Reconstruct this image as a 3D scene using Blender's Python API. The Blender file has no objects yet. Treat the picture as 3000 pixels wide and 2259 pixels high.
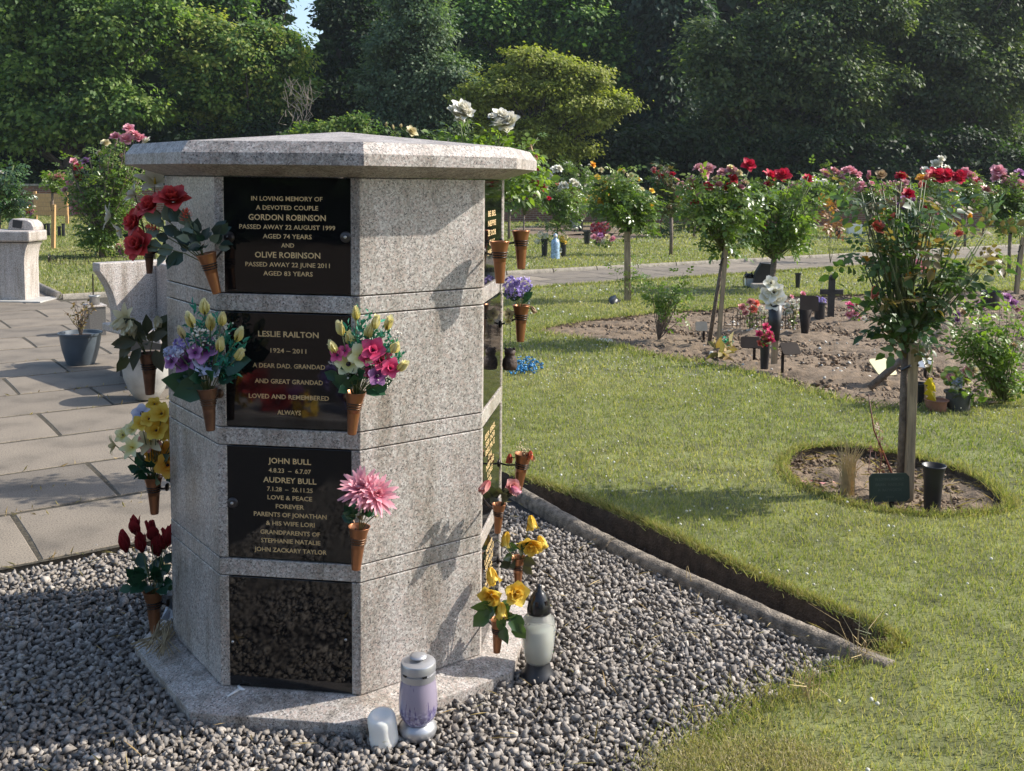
import bpy, math, random
import numpy as np
from mathutils import Vector, Matrix
from mathutils.geometry import tessellate_polygon

sc = bpy.context.scene
col = sc.collection
R = math.radians

# ------------------------------------------------------------------ camera, light
FPX, PITCH, ROLL, EYE = 2947.85, R(4.8637), R(0.7115), 1.509
PPX, PPY = 1569.5, 779.0
SUN_AZ, SUN_EL = 13.0, 38.5
cam = bpy.data.cameras.new('camera'); camo = bpy.data.objects.new('camera', cam); col.objects.link(camo)
_cr, _sr = math.cos(ROLL), math.sin(ROLL)
_r0, _u0, _f0 = Vector((1, 0, 0)), Vector((0, math.sin(PITCH), math.cos(PITCH))), Vector((0, math.cos(PITCH), -math.sin(PITCH)))
_r = _r0*_cr + _u0*_sr; _u = _u0*_cr - _r0*_sr
camo.matrix_world = Matrix.Translation((0, 0, EYE)) @ Matrix((_r, _u, -_f0)).transposed().to_4x4()
cam.sensor_width = 36; cam.sensor_fit = 'HORIZONTAL'; cam.lens = FPX/3000*36
cam.shift_x = -(PPX-1500)/3000; cam.shift_y = -(1129.5-PPY)/3000
cam.clip_start = .05; cam.clip_end = 600
sc.camera = camo

world = bpy.data.worlds.new('World'); sc.world = world; world.use_nodes = True
wn = world.node_tree; bg = wn.nodes['Background']
sky = wn.nodes.new('ShaderNodeTexSky'); sky.sky_type = 'NISHITA'; sky.sun_disc = False
sky.sun_elevation = R(SUN_EL); sky.sun_rotation = R(90-SUN_AZ); sky.air_density = 1.0; sky.dust_density = 1.5
wn.links.new(sky.outputs[0], bg.inputs[0]); bg.inputs[1].default_value = 0.15
sl = bpy.data.lights.new('sun', 'SUN'); sl.energy = 4.3; sl.angle = R(.53); sl.color = (1, .95, .87)
so = bpy.data.objects.new('sun', sl); col.objects.link(so)
_sd = Vector((math.cos(R(SUN_EL))*math.cos(R(SUN_AZ)), math.cos(R(SUN_EL))*math.sin(R(SUN_AZ)), math.sin(R(SUN_EL))))
so.rotation_euler = _sd.to_track_quat('Z', 'Y').to_euler(); so.location = (20, 5, 20)
sc.view_settings.view_transform = 'Standard'; sc.view_settings.look = 'None'
sc.view_settings.exposure = 0.72; sc.view_settings.gamma = 1

# ------------------------------------------------------------------ pixel <-> place
def ray(u, v):
    a, b = u-PPX, v-PPY
    u0, v0 = _cr*a+_sr*b, -_sr*a+_cr*b
    return _f0*FPX + _r0*u0 - _u0*v0
K = 3000/2212
def G(u, v, z=0.):                      # point of the level z seen at overview pixel
    d = ray(u*K, v*K); return d*((z-EYE)/d.z)+Vector((0, 0, EYE))
def at(u, v, y):                        # point at depth y
    d = ray(u*K, v*K); return d*(y/d.y)+Vector((0, 0, EYE))
def S(px, y): return px*K/FPX*y         # size of px at depth y
def project(P):
    P = np.asarray(P, float)-np.array([0, 0, EYE])
    fw = P[:, 1]*math.cos(PITCH)-P[:, 2]*math.sin(PITCH); up = P[:, 1]*math.sin(PITCH)+P[:, 2]*math.cos(PITCH)
    fw = np.maximum(fw, 1e-3)
    u0 = FPX*P[:, 0]/fw; v0 = -FPX*up/fw
    return PPX+_cr*u0-_sr*v0, PPY+_sr*u0+_cr*v0
def inview(P, m=120):
    u, v = project(P); return (u > -m) & (u < 3000+m) & (v > -m) & (v < 2259+m) & (np.asarray(P)[:, 1] > .3)
TH = R(36.2)
TX = np.array([math.cos(TH), math.sin(TH)]); NX = np.array([-math.sin(TH), math.cos(TH)])
def tn(t, n): return TX*t+NX*n          # the garden's own grid

HAZE = .0004
# ------------------------------------------------------------------ objects
def tag(o, label=None, cat=None, group=None, kind=None):
    if label: o['label'] = label
    if cat: o['category'] = cat
    if group: o['group'] = group
    if kind: o['kind'] = kind
    return o
def thing(name, label, cat, loc=(0, 0, 0), rz=0, group=None):
    o = bpy.data.objects.new(name, None); col.objects.link(o); o.empty_display_size = .05
    o.location = loc; o.rotation_euler = (0, 0, rz); return tag(o, label, cat, group)
def link(name, me, parent=None, mats=None, loc=None):
    o = bpy.data.objects.new(name, me); col.objects.link(o)
    if parent is not None: o.parent = parent
    if loc is not None: o.location = loc
    return o
def copy_tree(o, parent=None):
    c = o.copy(); col.objects.link(c)
    if parent is not None: c.parent = parent
    for ch in list(o.children): copy_tree(ch, c)
    return c

class MB:
    def __init__(s): s.v = []; s.f = []; s.m = []
    def add(s, v, f, mi=0):
        n = len(s.v); s.v += [tuple(p) for p in v]; s.f += [tuple(i+n for i in q) for q in f]; s.m += [mi]*len(f); return s
    def box(s, c, d, rz=0, mi=0, M=None):
        x, y, z = d[0]/2, d[1]/2, d[2]/2
        vs = [Vector((i*x, j*y, k*z)) for k in (-1, 1) for j in (-1, 1) for i in (-1, 1)]
        rot = M if M is not None else Matrix.Rotation(rz, 3, 'Z')
        return s.add([rot @ p+Vector(c) for p in vs], [(0, 2, 3, 1), (4, 5, 7, 6), (0, 1, 5, 4), (2, 6, 7, 3), (0, 4, 6, 2), (1, 3, 7, 5)], mi)
    def tube(s, pts, rad, n=6, mi=0, cap=True):
        pts = [Vector(p) for p in pts]; m = len(pts)
        if not hasattr(rad, '__len__'): rad = [rad]*m
        vs = []; a = None
        for i, p in enumerate(pts):
            t = (pts[min(i+1, m-1)]-pts[max(i-1, 0)]).normalized()
            if a is None: a = t.orthogonal().normalized()
            else:
                a = a-t*a.dot(t)
                a = a.normalized() if a.length > 1e-5 else t.orthogonal().normalized()
            b = t.cross(a)
            vs += [p+(a*math.cos(2*math.pi*k/n)+b*math.sin(2*math.pi*k/n))*rad[i] for k in range(n)]
        fs = [(i*n+k, i*n+(k+1) % n, (i+1)*n+(k+1) % n, (i+1)*n+k) for i in range(m-1) for k in range(n)]
        if cap: fs += [tuple(range(n-1, -1, -1)), tuple((m-1)*n+k for k in range(n))]
        return s.add(vs, fs, mi)
    def lathe(s, prof, n=24, c=(0, 0, 0), mi=0, M=None):   # prof: (r, z)
        vs = [Vector((r*math.cos(2*math.pi*k/n), r*math.sin(2*math.pi*k/n), z)) for r, z in prof for k in range(n)]
        if M is not None: vs = [M @ v for v in vs]
        vs = [v+Vector(c) for v in vs]; m = len(prof)
        fs = [(i*n+k, i*n+(k+1) % n, (i+1)*n+(k+1) % n, (i+1)*n+k) for i in range(m-1) for k in range(n)]
        if prof[0][0] > 1e-6: fs.append(tuple(range(n-1, -1, -1)))
        if prof[-1][0] > 1e-6: fs.append(tuple((m-1)*n+k for k in range(n)))
        return s.add(vs, fs, mi)
    def prism(s, poly, z0, z1, mi=0, top=None):
        n = len(poly); top = top or poly
        vs = [(p[0], p[1], z0) for p in poly]+[(p[0], p[1], z1) for p in top]
        return s.add(vs, [tuple(range(n-1, -1, -1)), tuple(range(n, 2*n))]+[(k, (k+1) % n, n+(k+1) % n, n+k) for k in range(n)], mi)
    def mesh(s, name, mats, smooth=False, bevel=0):
        me = bpy.data.meshes.new(name); me.from_pydata(s.v, [], s.f)
        for m in (mats if isinstance(mats, (list, tuple)) else [mats]): me.materials.append(m)
        if any(s.m): me.polygons.foreach_set('material_index', s.m)
        if smooth: me.polygons.foreach_set('use_smooth', [True]*len(s.f))
        me.update(); return me
    def build(s, name, mats, parent=None, smooth=False, bevel=0, kind=None):
        o = link(name, s.mesh(name, mats, smooth), parent)
        if bevel:
            b = o.modifiers.new('bevel', 'BEVEL'); b.width = bevel; b.segments = 2; b.limit_method = 'ANGLE'; b.angle_limit = R(30)
        if kind: o['kind'] = kind
        return o
def smooth_angle(o, ang=40):
    o.data.polygons.foreach_set('use_smooth', [True]*len(o.data.polygons))
    try: o.data.set_sharp_from_angle(angle=R(ang))
    except Exception: pass

# ------------------------------------------------------------------ materials
MATS = {}
def nodes_of(m):
    m.use_nodes = True; return m.node_tree.nodes, m.node_tree.links
def ramp(N, stops, fac=None, L=None, interp='LINEAR'):
    r = N.new('ShaderNodeValToRGB'); r.color_ramp.interpolation = interp
    e = r.color_ramp.elements
    while len(e) < len(stops): e.new(.5)
    for k, (p, c) in enumerate(stops):
        e[k].position = p; e[k].color = (*c, 1) if len(c) == 3 else c
    if fac is not None: L.new(fac, r.inputs[0])
    return r
def mat(name, c, rough=.6, metal=0., var=.18, scale=12., bump=0., bscale=60., spec=.5, coord='Object', stretch=(1, 1, 1), sss=0, coat=0):
    if name in MATS: return MATS[name]
    m = bpy.data.materials.new(name); N, L = nodes_of(m); b = N['Principled BSDF']
    b.inputs['Roughness'].default_value = rough; b.inputs['Metallic'].default_value = metal
    b.inputs['Specular IOR Level'].default_value = spec
    if coat: b.inputs['Coat Weight'].default_value = coat; b.inputs['Coat Roughness'].default_value = .05
    tc = N.new('ShaderNodeTexCoord'); mp = N.new('ShaderNodeMapping'); mp.inputs['Scale'].default_value = stretch
    L.new(tc.outputs[coord], mp.inputs[0])
    n = N.new('ShaderNodeTexNoise'); n.inputs['Scale'].default_value = scale; n.inputs['Detail'].default_value = 5
    L.new(mp.outputs[0], n.inputs['Vector'])
    lo = tuple(max(0, x*(1-var)) for x in c); hi = tuple(x*(1+var) for x in c)
    r = ramp(N, [(.3, lo), (.7, hi)], n.outputs[0], L); L.new(r.outputs[0], b.inputs['Base Color'])
    if bump:
        n2 = N.new('ShaderNodeTexNoise'); n2.inputs['Scale'].default_value = bscale; n2.inputs['Detail'].default_value = 6
        L.new(mp.outputs[0], n2.inputs['Vector'])
        bp = N.new('ShaderNodeBump'); bp.inputs['Strength'].default_value = bump; bp.inputs['Distance'].default_value = .01
        L.new(n2.outputs[0], bp.inputs['Height']); L.new(bp.outputs[0], b.inputs['Normal'])
    MATS[name] = m; return m
def leafmat(name, cols, rough=.42, trans=.3, spec=.5, tcol=None):
    """colour picked per leaf from the 'rnd' attribute; thin sheet that lets some light through"""
    if name in MATS: return MATS[name]
    m = bpy.data.materials.new(name); N, L = nodes_of(m); b = N['Principled BSDF']; out = N['Material Output']
    a = N.new('ShaderNodeAttribute'); a.attribute_name = 'rnd'
    k = len(cols); r = ramp(N, [((i+.5)/k, c) for i, c in enumerate(cols)], a.outputs['Fac'], L)
    L.new(r.outputs[0], b.inputs['Base Color']); b.inputs['Roughness'].default_value = rough
    b.inputs['Specular IOR Level'].default_value = spec
    t = N.new('ShaderNodeBsdfTranslucent'); mx = N.new('ShaderNodeMixRGB'); mx.blend_type = 'MULTIPLY'; mx.inputs[0].default_value = 1
    mx.inputs[2].default_value = (*(tcol or (1.7, 1.9, .8)), 1); L.new(r.outputs[0], mx.inputs[1]); L.new(mx.outputs[0], t.inputs[0])
    ms = N.new('ShaderNodeMixShader'); ms.inputs[0].default_value = trans
    L.new(b.outputs[0], ms.inputs[1]); L.new(t.outputs[0], ms.inputs[2]); L.new(ms.outputs[0], out.inputs[0])
    MATS[name] = m; return m
def petal(name, c, c2=None, rough=.55, trans=.25):
    """petal: colour c at the base to c2 at the tip (attribute 'rnd' runs along the petal)"""
    if name in MATS: return MATS[name]
    return leafmat(name, [c, tuple((a+b)/2 for a, b in zip(c, c2 or c)), c2 or c], rough, trans, .3, (1.1, 1.05, 1.0))

def granite(name, tint=(1, 1, 1), rough=.3, dirt=.0):
    m = bpy.data.materials.new(name); N, L = nodes_of(m); b = N['Principled BSDF']
    tc = N.new('ShaderNodeTexCoord')
    def vor(s, off=0):
        mp = N.new('ShaderNodeMapping'); mp.inputs['Location'].default_value = (off, off*.7, off*.3)
        L.new(tc.outputs['Object'], mp.inputs[0])
        ns = N.new('ShaderNodeTexNoise'); ns.inputs['Scale'].default_value = s*.8; ns.inputs['Detail'].default_value = 2
        L.new(mp.outputs[0], ns.inputs['Vector'])
        ad = N.new('ShaderNodeMixRGB'); ad.blend_type = 'LINEAR_LIGHT'; ad.inputs[0].default_value = .006
        L.new(mp.outputs[0], ad.inputs[1]); L.new(ns.outputs['Color'], ad.inputs[2])
        v = N.new('ShaderNodeTexVoronoi'); v.inputs['Scale'].default_value = s; L.new(ad.outputs[0], v.inputs['Vector'])
        sp = N.new('ShaderNodeSeparateColor'); L.new(v.outputs['Color'], sp.inputs[0]); return sp
    def T(c): return tuple(a*b for a, b in zip(c, tint))
    v1 = vor(215)
    r1 = ramp(N, [(0, T((.29, .265, .25))), (.18, T((.50, .42, .38))), (.42, T((.43, .405, .375))), (.62, T((.57, .54, .505))), (.8, T((.36, .335, .31))), (.93, T((.66, .63, .60)))], v1.outputs[0], L, 'CONSTANT')
    v2 = vor(330, 3.3)
    lt = N.new('ShaderNodeMath'); lt.operation = 'LESS_THAN'; lt.inputs[1].default_value = .085; L.new(v2.outputs[0], lt.inputs[0])
    mx = N.new('ShaderNodeMixRGB'); mx.inputs[2].default_value = (.075, .07, .07, 1); L.new(lt.outputs[0], mx.inputs[0]); L.new(r1.outputs[0], mx.inputs[1])
    # broad rain streaks and stains
    mp = N.new('ShaderNodeMapping'); mp.inputs['Scale'].default_value = (9, 9, 1.3); L.new(tc.outputs['Object'], mp.inputs[0])
    st = N.new('ShaderNodeTexNoise'); st.inputs['Scale'].default_value = 1.6; st.inputs['Detail'].default_value = 7; st.inputs['Roughness'].default_value = .65
    L.new(mp.outputs[0], st.inputs['Vector'])
    rs = ramp(N, [(.34, (.60-dirt, .57-dirt, .52-dirt)), (.52, (.92, .91, .89)), (.64, (1, 1, 1)), (.78, (1.14, 1.12, 1.1))], st.outputs[0], L)
    m2 = N.new('ShaderNodeMixRGB'); m2.blend_type = 'MULTIPLY'; m2.inputs[0].default_value = .95
    L.new(mx.outputs[0], m2.inputs[1]); L.new(rs.outputs[0], m2.inputs[2]); L.new(m2.outputs[0], b.inputs['Base Color'])
    rr = N.new('ShaderNodeMapRange'); rr.inputs[3].default_value = rough-.07; rr.inputs[4].default_value = rough+.2
    L.new(st.outputs[0], rr.inputs[0]); L.new(rr.outputs[0], b.inputs['Roughness'])
    MATS[name] = m; return m

M_gran = granite('pink_grey_granite', (.97, .965, .95), .26)
M_gran_cap = granite('weathered_granite', (.92, .90, .875), .5, .06)
M_gran_bench = granite('pale_granite', (1.08, 1.06, 1.04), .4)
M_black = mat('polished_black_granite', (.006, .006, .0065), .045, var=.4, scale=400, spec=.5)
# faint smudges on the black panels
_N, _L = nodes_of(M_black)
_n = _N.new('ShaderNodeTexNoise'); _n.inputs['Scale'].default_value = 9; _n.inputs['Detail'].default_value = 8
_t = _N.new('ShaderNodeTexCoord'); _L.new(_t.outputs['Object'], _n.inputs['Vector'])
_m = _N.new('ShaderNodeMapRange'); _m.inputs[1].default_value = .45; _m.inputs[2].default_value = .75; _m.inputs[3].default_value = .03; _m.inputs[4].default_value = .10
_L.new(_n.outputs[0], _m.inputs[0]); _L.new(_m.outputs[0], _N['Principled BSDF'].inputs['Roughness'])
M_gold = mat('gilt_lettering', (.74, .54, .27), .45, .25, var=.2, scale=300)
M_copper = mat('copper_vase', (.33, .14, .062), .34, .62, var=.25, scale=25, stretch=(1, 1, .3), bump=.05)
M_dcopper = mat('dull_copper', (.17, .085, .05), .45, .6, var=.3, scale=30)
M_iron = mat('dark_bracket_metal', (.045, .035, .03), .38, .7)
M_bronze = mat('bronze_bracket', (.11, .065, .04), .4, .7)
M_steel = mat('bolt_steel', (.55, .53, .5), .35, .8)
M_bolt = mat('bolt_plate', (.06, .055, .055), .3, .5)
M_silver = mat('silver_plastic', (.46, .46, .47), .36, .65, var=.04)
M_wax = mat('white_candle_wax', (.80, .78, .72), .35, var=.05, scale=8)
M_blackpl = mat('black_plastic', (.012, .012, .013), .25, var=.3)
M_pot = mat('black_pot_plastic', (.018, .018, .02), .42, var=.3)
M_greypot = mat('blue_grey_pot', (.075, .095, .115), .45, var=.12)
M_palepot = mat('pale_stone_pot', (.36, .35, .32), .7, var=.25, scale=10, bump=.2)
M_stake = mat('weathered_stake_wood', (.31, .235, .15), .8, var=.35, scale=9, stretch=(6, 6, .8), bump=.4, bscale=30)
M_stake2 = mat('new_stake_wood', (.50, .30, .13), .7, var=.2, scale=9, stretch=(6, 6, .8))
M_bark = mat('rose_bark', (.165, .125, .095), .85, var=.4, scale=30, bump=.8, bscale=80)
M_stem = mat('green_cane', (.10, .12, .035), .55, var=.3)
M_redstem = mat('reddish_cane', (.15, .04, .03), .5, var=.3)
M_tbark = mat('tree_bark', (.07, .055, .042), .9, var=.4, scale=3, bump=.6, bscale=12)
M_kerb = mat('mossy_concrete', (.20, .165, .125), .9, var=.6, scale=30, bump=1, bscale=140)
M_kerb2 = mat('path_edging', (.27, .24, .195), .9, var=.3, scale=14, bump=.6)
M_soil = mat('dry_soil', (.17, .122, .078), .95, var=.35, scale=14, bump=1, bscale=70)
M_dsoil = mat('trench_soil', (.095, .067, .046), .95, var=.4, scale=22, bump=1, bscale=90)
M_turf = mat('turf_base', (.13, .14, .045), .95, var=.5, scale=6, bump=.6, bscale=120)
M_under = mat('gravel_bed', (.045, .04, .036), .95, var=.4, scale=60, bump=1, bscale=150)
M_plastic_w = mat('white_plastic', (.72, .72, .70), .35, var=.06)
M_slate = mat('dark_slate', (.03, .031, .033), .35, var=.3)
M_brownbk = mat('brown_plastic_plate', (.03, .022, .018), .75, var=.2, spec=.15)
M_dgreen = mat('dark_green_plate', (.012, .028, .021), .4, var=.15)
M_yellowpl = mat('pale_yellow_card', (.42, .37, .17), .5, var=.06)
M_terra = mat('terracotta', (.30, .13, .075), .75, var=.2)
M_blue = mat('blue_glass_chips', (.02, .17, .36), .3, var=.5, scale=60, bump=.8)
M_owl = mat('grey_blue_metal', (.10, .13, .17), .35, .3)
M_cyan = mat('blue_lamp_shell', (.02, .30, .52), .25)

def attr(me, vals):
    a = me.attributes.new('rnd', 'FLOAT', 'POINT'); a.data.foreach_set('value', np.asarray(vals, np.float32))

def big_mesh(name, V, F, mats, rnd=None, smooth=False, mi=None):
    V = np.asarray(V, np.float32).reshape(-1, 3); F = np.asarray(F, np.int32); k = F.shape[1]
    me = bpy.data.meshes.new(name); me.vertices.add(len(V)); me.vertices.foreach_set('co', V.ravel())
    me.loops.add(F.size); me.loops.foreach_set('vertex_index', F.ravel())
    me.polygons.add(len(F)); me.polygons.foreach_set('loop_start', np.arange(0, F.size, k, dtype=np.int32))
    me.polygons.foreach_set('loop_total', np.full(len(F), k, np.int32))
    for m in (mats if isinstance(mats, (list, tuple)) else [mats]): me.materials.append(m)
    if mi is not None: me.polygons.foreach_set('material_index', np.asarray(mi, np.int32))
    if smooth: me.polygons.foreach_set('use_smooth', np.ones(len(F), bool))
    me.update(calc_edges=True)
    if rnd is not None: attr(me, rnd)
    return me

def scatter(tv, tf, pos, B, s, rnd):
    """copies of a template (tv, tf) at pos with basis B (N,3,3 rows = axes) and scale s (N,) or (N,3)"""
    tv = np.asarray(tv, float); tf = np.asarray(tf); n = len(pos); k = len(tv)
    s = np.asarray(s, float)
    if s.ndim == 1: s = np.repeat(s[:, None], 3, 1)
    loc = tv[None]*s[:, None, :]
    V = np.einsum('nki,nij->nkj', loc, B)+np.asarray(pos)[:, None, :]
    F = (tf[None]+(np.arange(n)*k)[:, None, None]).reshape(-1, tf.shape[1])
    return V.reshape(-1, 3), F, np.repeat(rnd, k)
def join(parts):
    V = []; F = []; Rr = []; n = 0
    for v, f, r in parts:
        V.append(v); F.append(f+n); Rr.append(r); n += len(v)
    return np.concatenate(V), np.concatenate(F), np.concatenate(Rr)
def basis(nrm, rng, tan=None):
    nrm = nrm/np.maximum(np.linalg.norm(nrm, axis=1, keepdims=True), 1e-9)
    t = rng.normal(size=nrm.shape) if tan is None else tan
    t = t-nrm*np.sum(t*nrm, 1, keepdims=True); t /= np.maximum(np.linalg.norm(t, axis=1, keepdims=True), 1e-9)
    return np.stack([np.cross(t, nrm), t, nrm], 1)      # rows x, y(length), z(normal)
# leaf templates: length along +y
LEAF4 = (np.array([(0, 0, 0), (-.32, .45, .09), (0, 1, -.03), (.32, .45, .09)]), np.array([(0, 3, 2), (0, 2, 1)]))
LEAF6 = (np.array([(0, 0, 0), (-.27, .28, .07), (-.25, .62, .06), (0, 1, -.10), (.25, .62, .06), (.27, .28, .07), (0, .45, -.02)]),
         np.array([(0, 6, 1), (1, 6, 2), (2, 6, 3), (3, 6, 4), (4, 6, 5), (5, 6, 0)]))
def compound(scale=1.):
    """a rose leaf: five leaflets on a rachis"""
    vs = []; fs = []; n = 0
    for (y, x, a, s) in ((1.0, 0, 0, .62), (.68, .04, -62, .5), (.68, -.04, 62, .5), (.32, .04, -70, .42), (.32, -.04, 70, .42)):
        c, d = math.cos(R(a)), math.sin(R(a)); v = LEAF6[0]*s; v = v*np.array([1.15, 1, 1])
        v = np.stack([v[:, 0]*c-v[:, 1]*d+x, v[:, 0]*d+v[:, 1]*c+y, v[:, 2]-.12*(y+v[:, 1]*c)**2*.6+.08*y], 1)
        vs.append(v); fs.append(LEAF6[1]+n); n += len(v)
    r = np.array([(-.012, 0, 0), (.012, 0, 0), (0, 1.05, -.01)]); vs.append(r); fs.append(np.array([(0, 1, 2)])+n)
    return np.concatenate(vs)*scale/1.6, np.concatenate(fs)
COMP = compound()
# ------------------------------------------------------------------ flowers
def petal_grid(length, width, cup, curl, tipw=.6, nu=3, nv=4, ruffle=0., rng=None):
    """a curved petal sheet, base at origin, growing along +y, cupped towards +z"""
    V = []; T = []
    for j in range(nv+1):
        t = j/nv; w = width*(math.sin(math.pi*min(1, (t*.80+.13)))**.75)*(1-(1-tipw)*max(0, t-.6)/.4)
        if t == 0: w = width*.22
        ang = cup-curl*t*t
        for i in range(nu+1):
            x = (i/nu-.5)*w; yy = length*t
            z = cup*length*.5*(t**1.4)-curl*length*.5*t**3+.9*cup*(x*x)/max(width, 1e-6)
            if ruffle and rng is not None and j == nv: z += rng.uniform(-1, 1)*ruffle*length; yy += rng.uniform(-.5, .5)*ruffle*length
            V.append((x, yy, z)); T.append(t)
    F = [(j*(nu+1)+i, j*(nu+1)+i+1, (j+1)*(nu+1)+i+1, (j+1)*(nu+1)+i) for j in range(nv) for i in range(nu)]
    return np.array(V), np.array(F), np.array(T)
def flower_mesh(name, rings, mats, seed=0, centre=None, center_mi=1, extra=None):
    """rings: (n, length, width, elevation deg from axis plane, cup, curl, r0, z0[, ruffle]); flower axis +z"""
    rng = np.random.default_rng(seed); V = []; F = []; T = []; mi = []; n0 = 0
    for ring in rings:
        n, ln, wd, el, cup, curl, r0, z0 = ring[:8]; ruf = ring[8] if len(ring) > 8 else .05
        off = rng.uniform(0, 6.28)
        for k in range(n):
            v, f, t = petal_grid(ln*rng.uniform(.9, 1.08), wd*rng.uniform(.9, 1.1), cup, curl, .75, 3 if n < 12 else 1, 4 if n < 12 else 3, ruf, rng)
            e = R(el+rng.uniform(-7, 7)); ce, se = math.cos(e), math.sin(e)
            x, y, z = v[:, 0], r0+v[:, 1]*ce-v[:, 2]*se, z0+v[:, 1]*se+v[:, 2]*ce
            a = off+2*math.pi*k/n+rng.uniform(-.12, .12); ca, sa = math.cos(a), math.sin(a)
            V.append(np.stack([x*ca-y*sa, x*sa+y*ca, z], 1)); F.append(f+n0); T.append(t); mi += [0]*len(f); n0 += len(v)
    V = np.concatenate(V); F = np.concatenate(F); T = np.concatenate(T)
    if centre:
        r, h = centre; m = 7; vs = []; ts = []
        for j, (q, zz) in enumerate(((1, 0), (.8, .6), (.35, 1))):
            for k in range(m): vs.append((r*q*math.cos(6.283*k/m), r*q*math.sin(6.283*k/m), h*zz+.05*r)); ts.append(.5)
        f = [(j*m+k, j*m+(k+1) % m, (j+1)*m+(k+1) % m, (j+1)*m+k) for j in range(2) for k in range(m)]
        F = np.concatenate([F, np.array(f)+n0]); V = np.concatenate([V, np.array(vs)]); T = np.concatenate([T, ts]); mi += [center_mi]*len(f)
    return big_mesh(name, V, F, mats, T, True, mi)

FL = {}
P_red = petal('red_petal', (.30, .006, .010), (.50, .025, .03)); P_crim = petal('crimson_petal', (.36, .004, .02), (.60, .02, .06))
P_pink = petal('pink_petal', (.62, .16, .25), (.78, .40, .45)); P_hot = petal('hot_pink_petal', (.5, .02, .10), (.75, .10, .22))
P_white = petal('white_petal', (.62, .60, .42), (.80, .78, .70)); P_cream = petal('cream_petal', (.55, .47, .24), (.74, .66, .42))
P_yel = petal('yellow_petal', (.72, .45, .03), (.82, .60, .10)); P_pyel = petal('pale_yellow_petal', (.74, .66, .20), (.84, .80, .48))
P_ora = petal('orange_petal', (.75, .30, .02), (.82, .46, .06)); P_coral = petal('coral_petal', (.62, .09, .05), (.80, .25, .18))
P_lil = petal('lilac_petal', (.25, .18, .50), (.52, .44, .78)); P_mauve = petal('mauve_petal', (.16, .02, .14), (.52, .25, .48))
P_bwhite = petal('blue_white_petal', (.40, .43, .62), (.66, .68, .80)); P_wine = petal('wine_petal', (.16, .008, .012), (.34, .03, .035))
P_salm = petal('faded_pink_petal', (.45, .10, .10), (.75, .38, .34)); P_dry = petal('dry_petal', (.28, .17, .08), (.50, .36, .20))
P_arose = petal('artificial_red', (.34, .012, .012), (.62, .07, .07)); P_mag = petal('magenta_petal', (.45, .02, .12), (.74, .14, .30))
P_wil = petal('wilted_red', (.42, .05, .02), (.58, .14, .06)); P_dusk = petal('dusky_pink_petal', (.45, .18, .22), (.66, .36, .38))
M_dkc = mat('dark_flower_centre', (.03, .012, .03), .7); M_yc = mat('yellow_flower_centre', (.6, .42, .05), .7)
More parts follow.
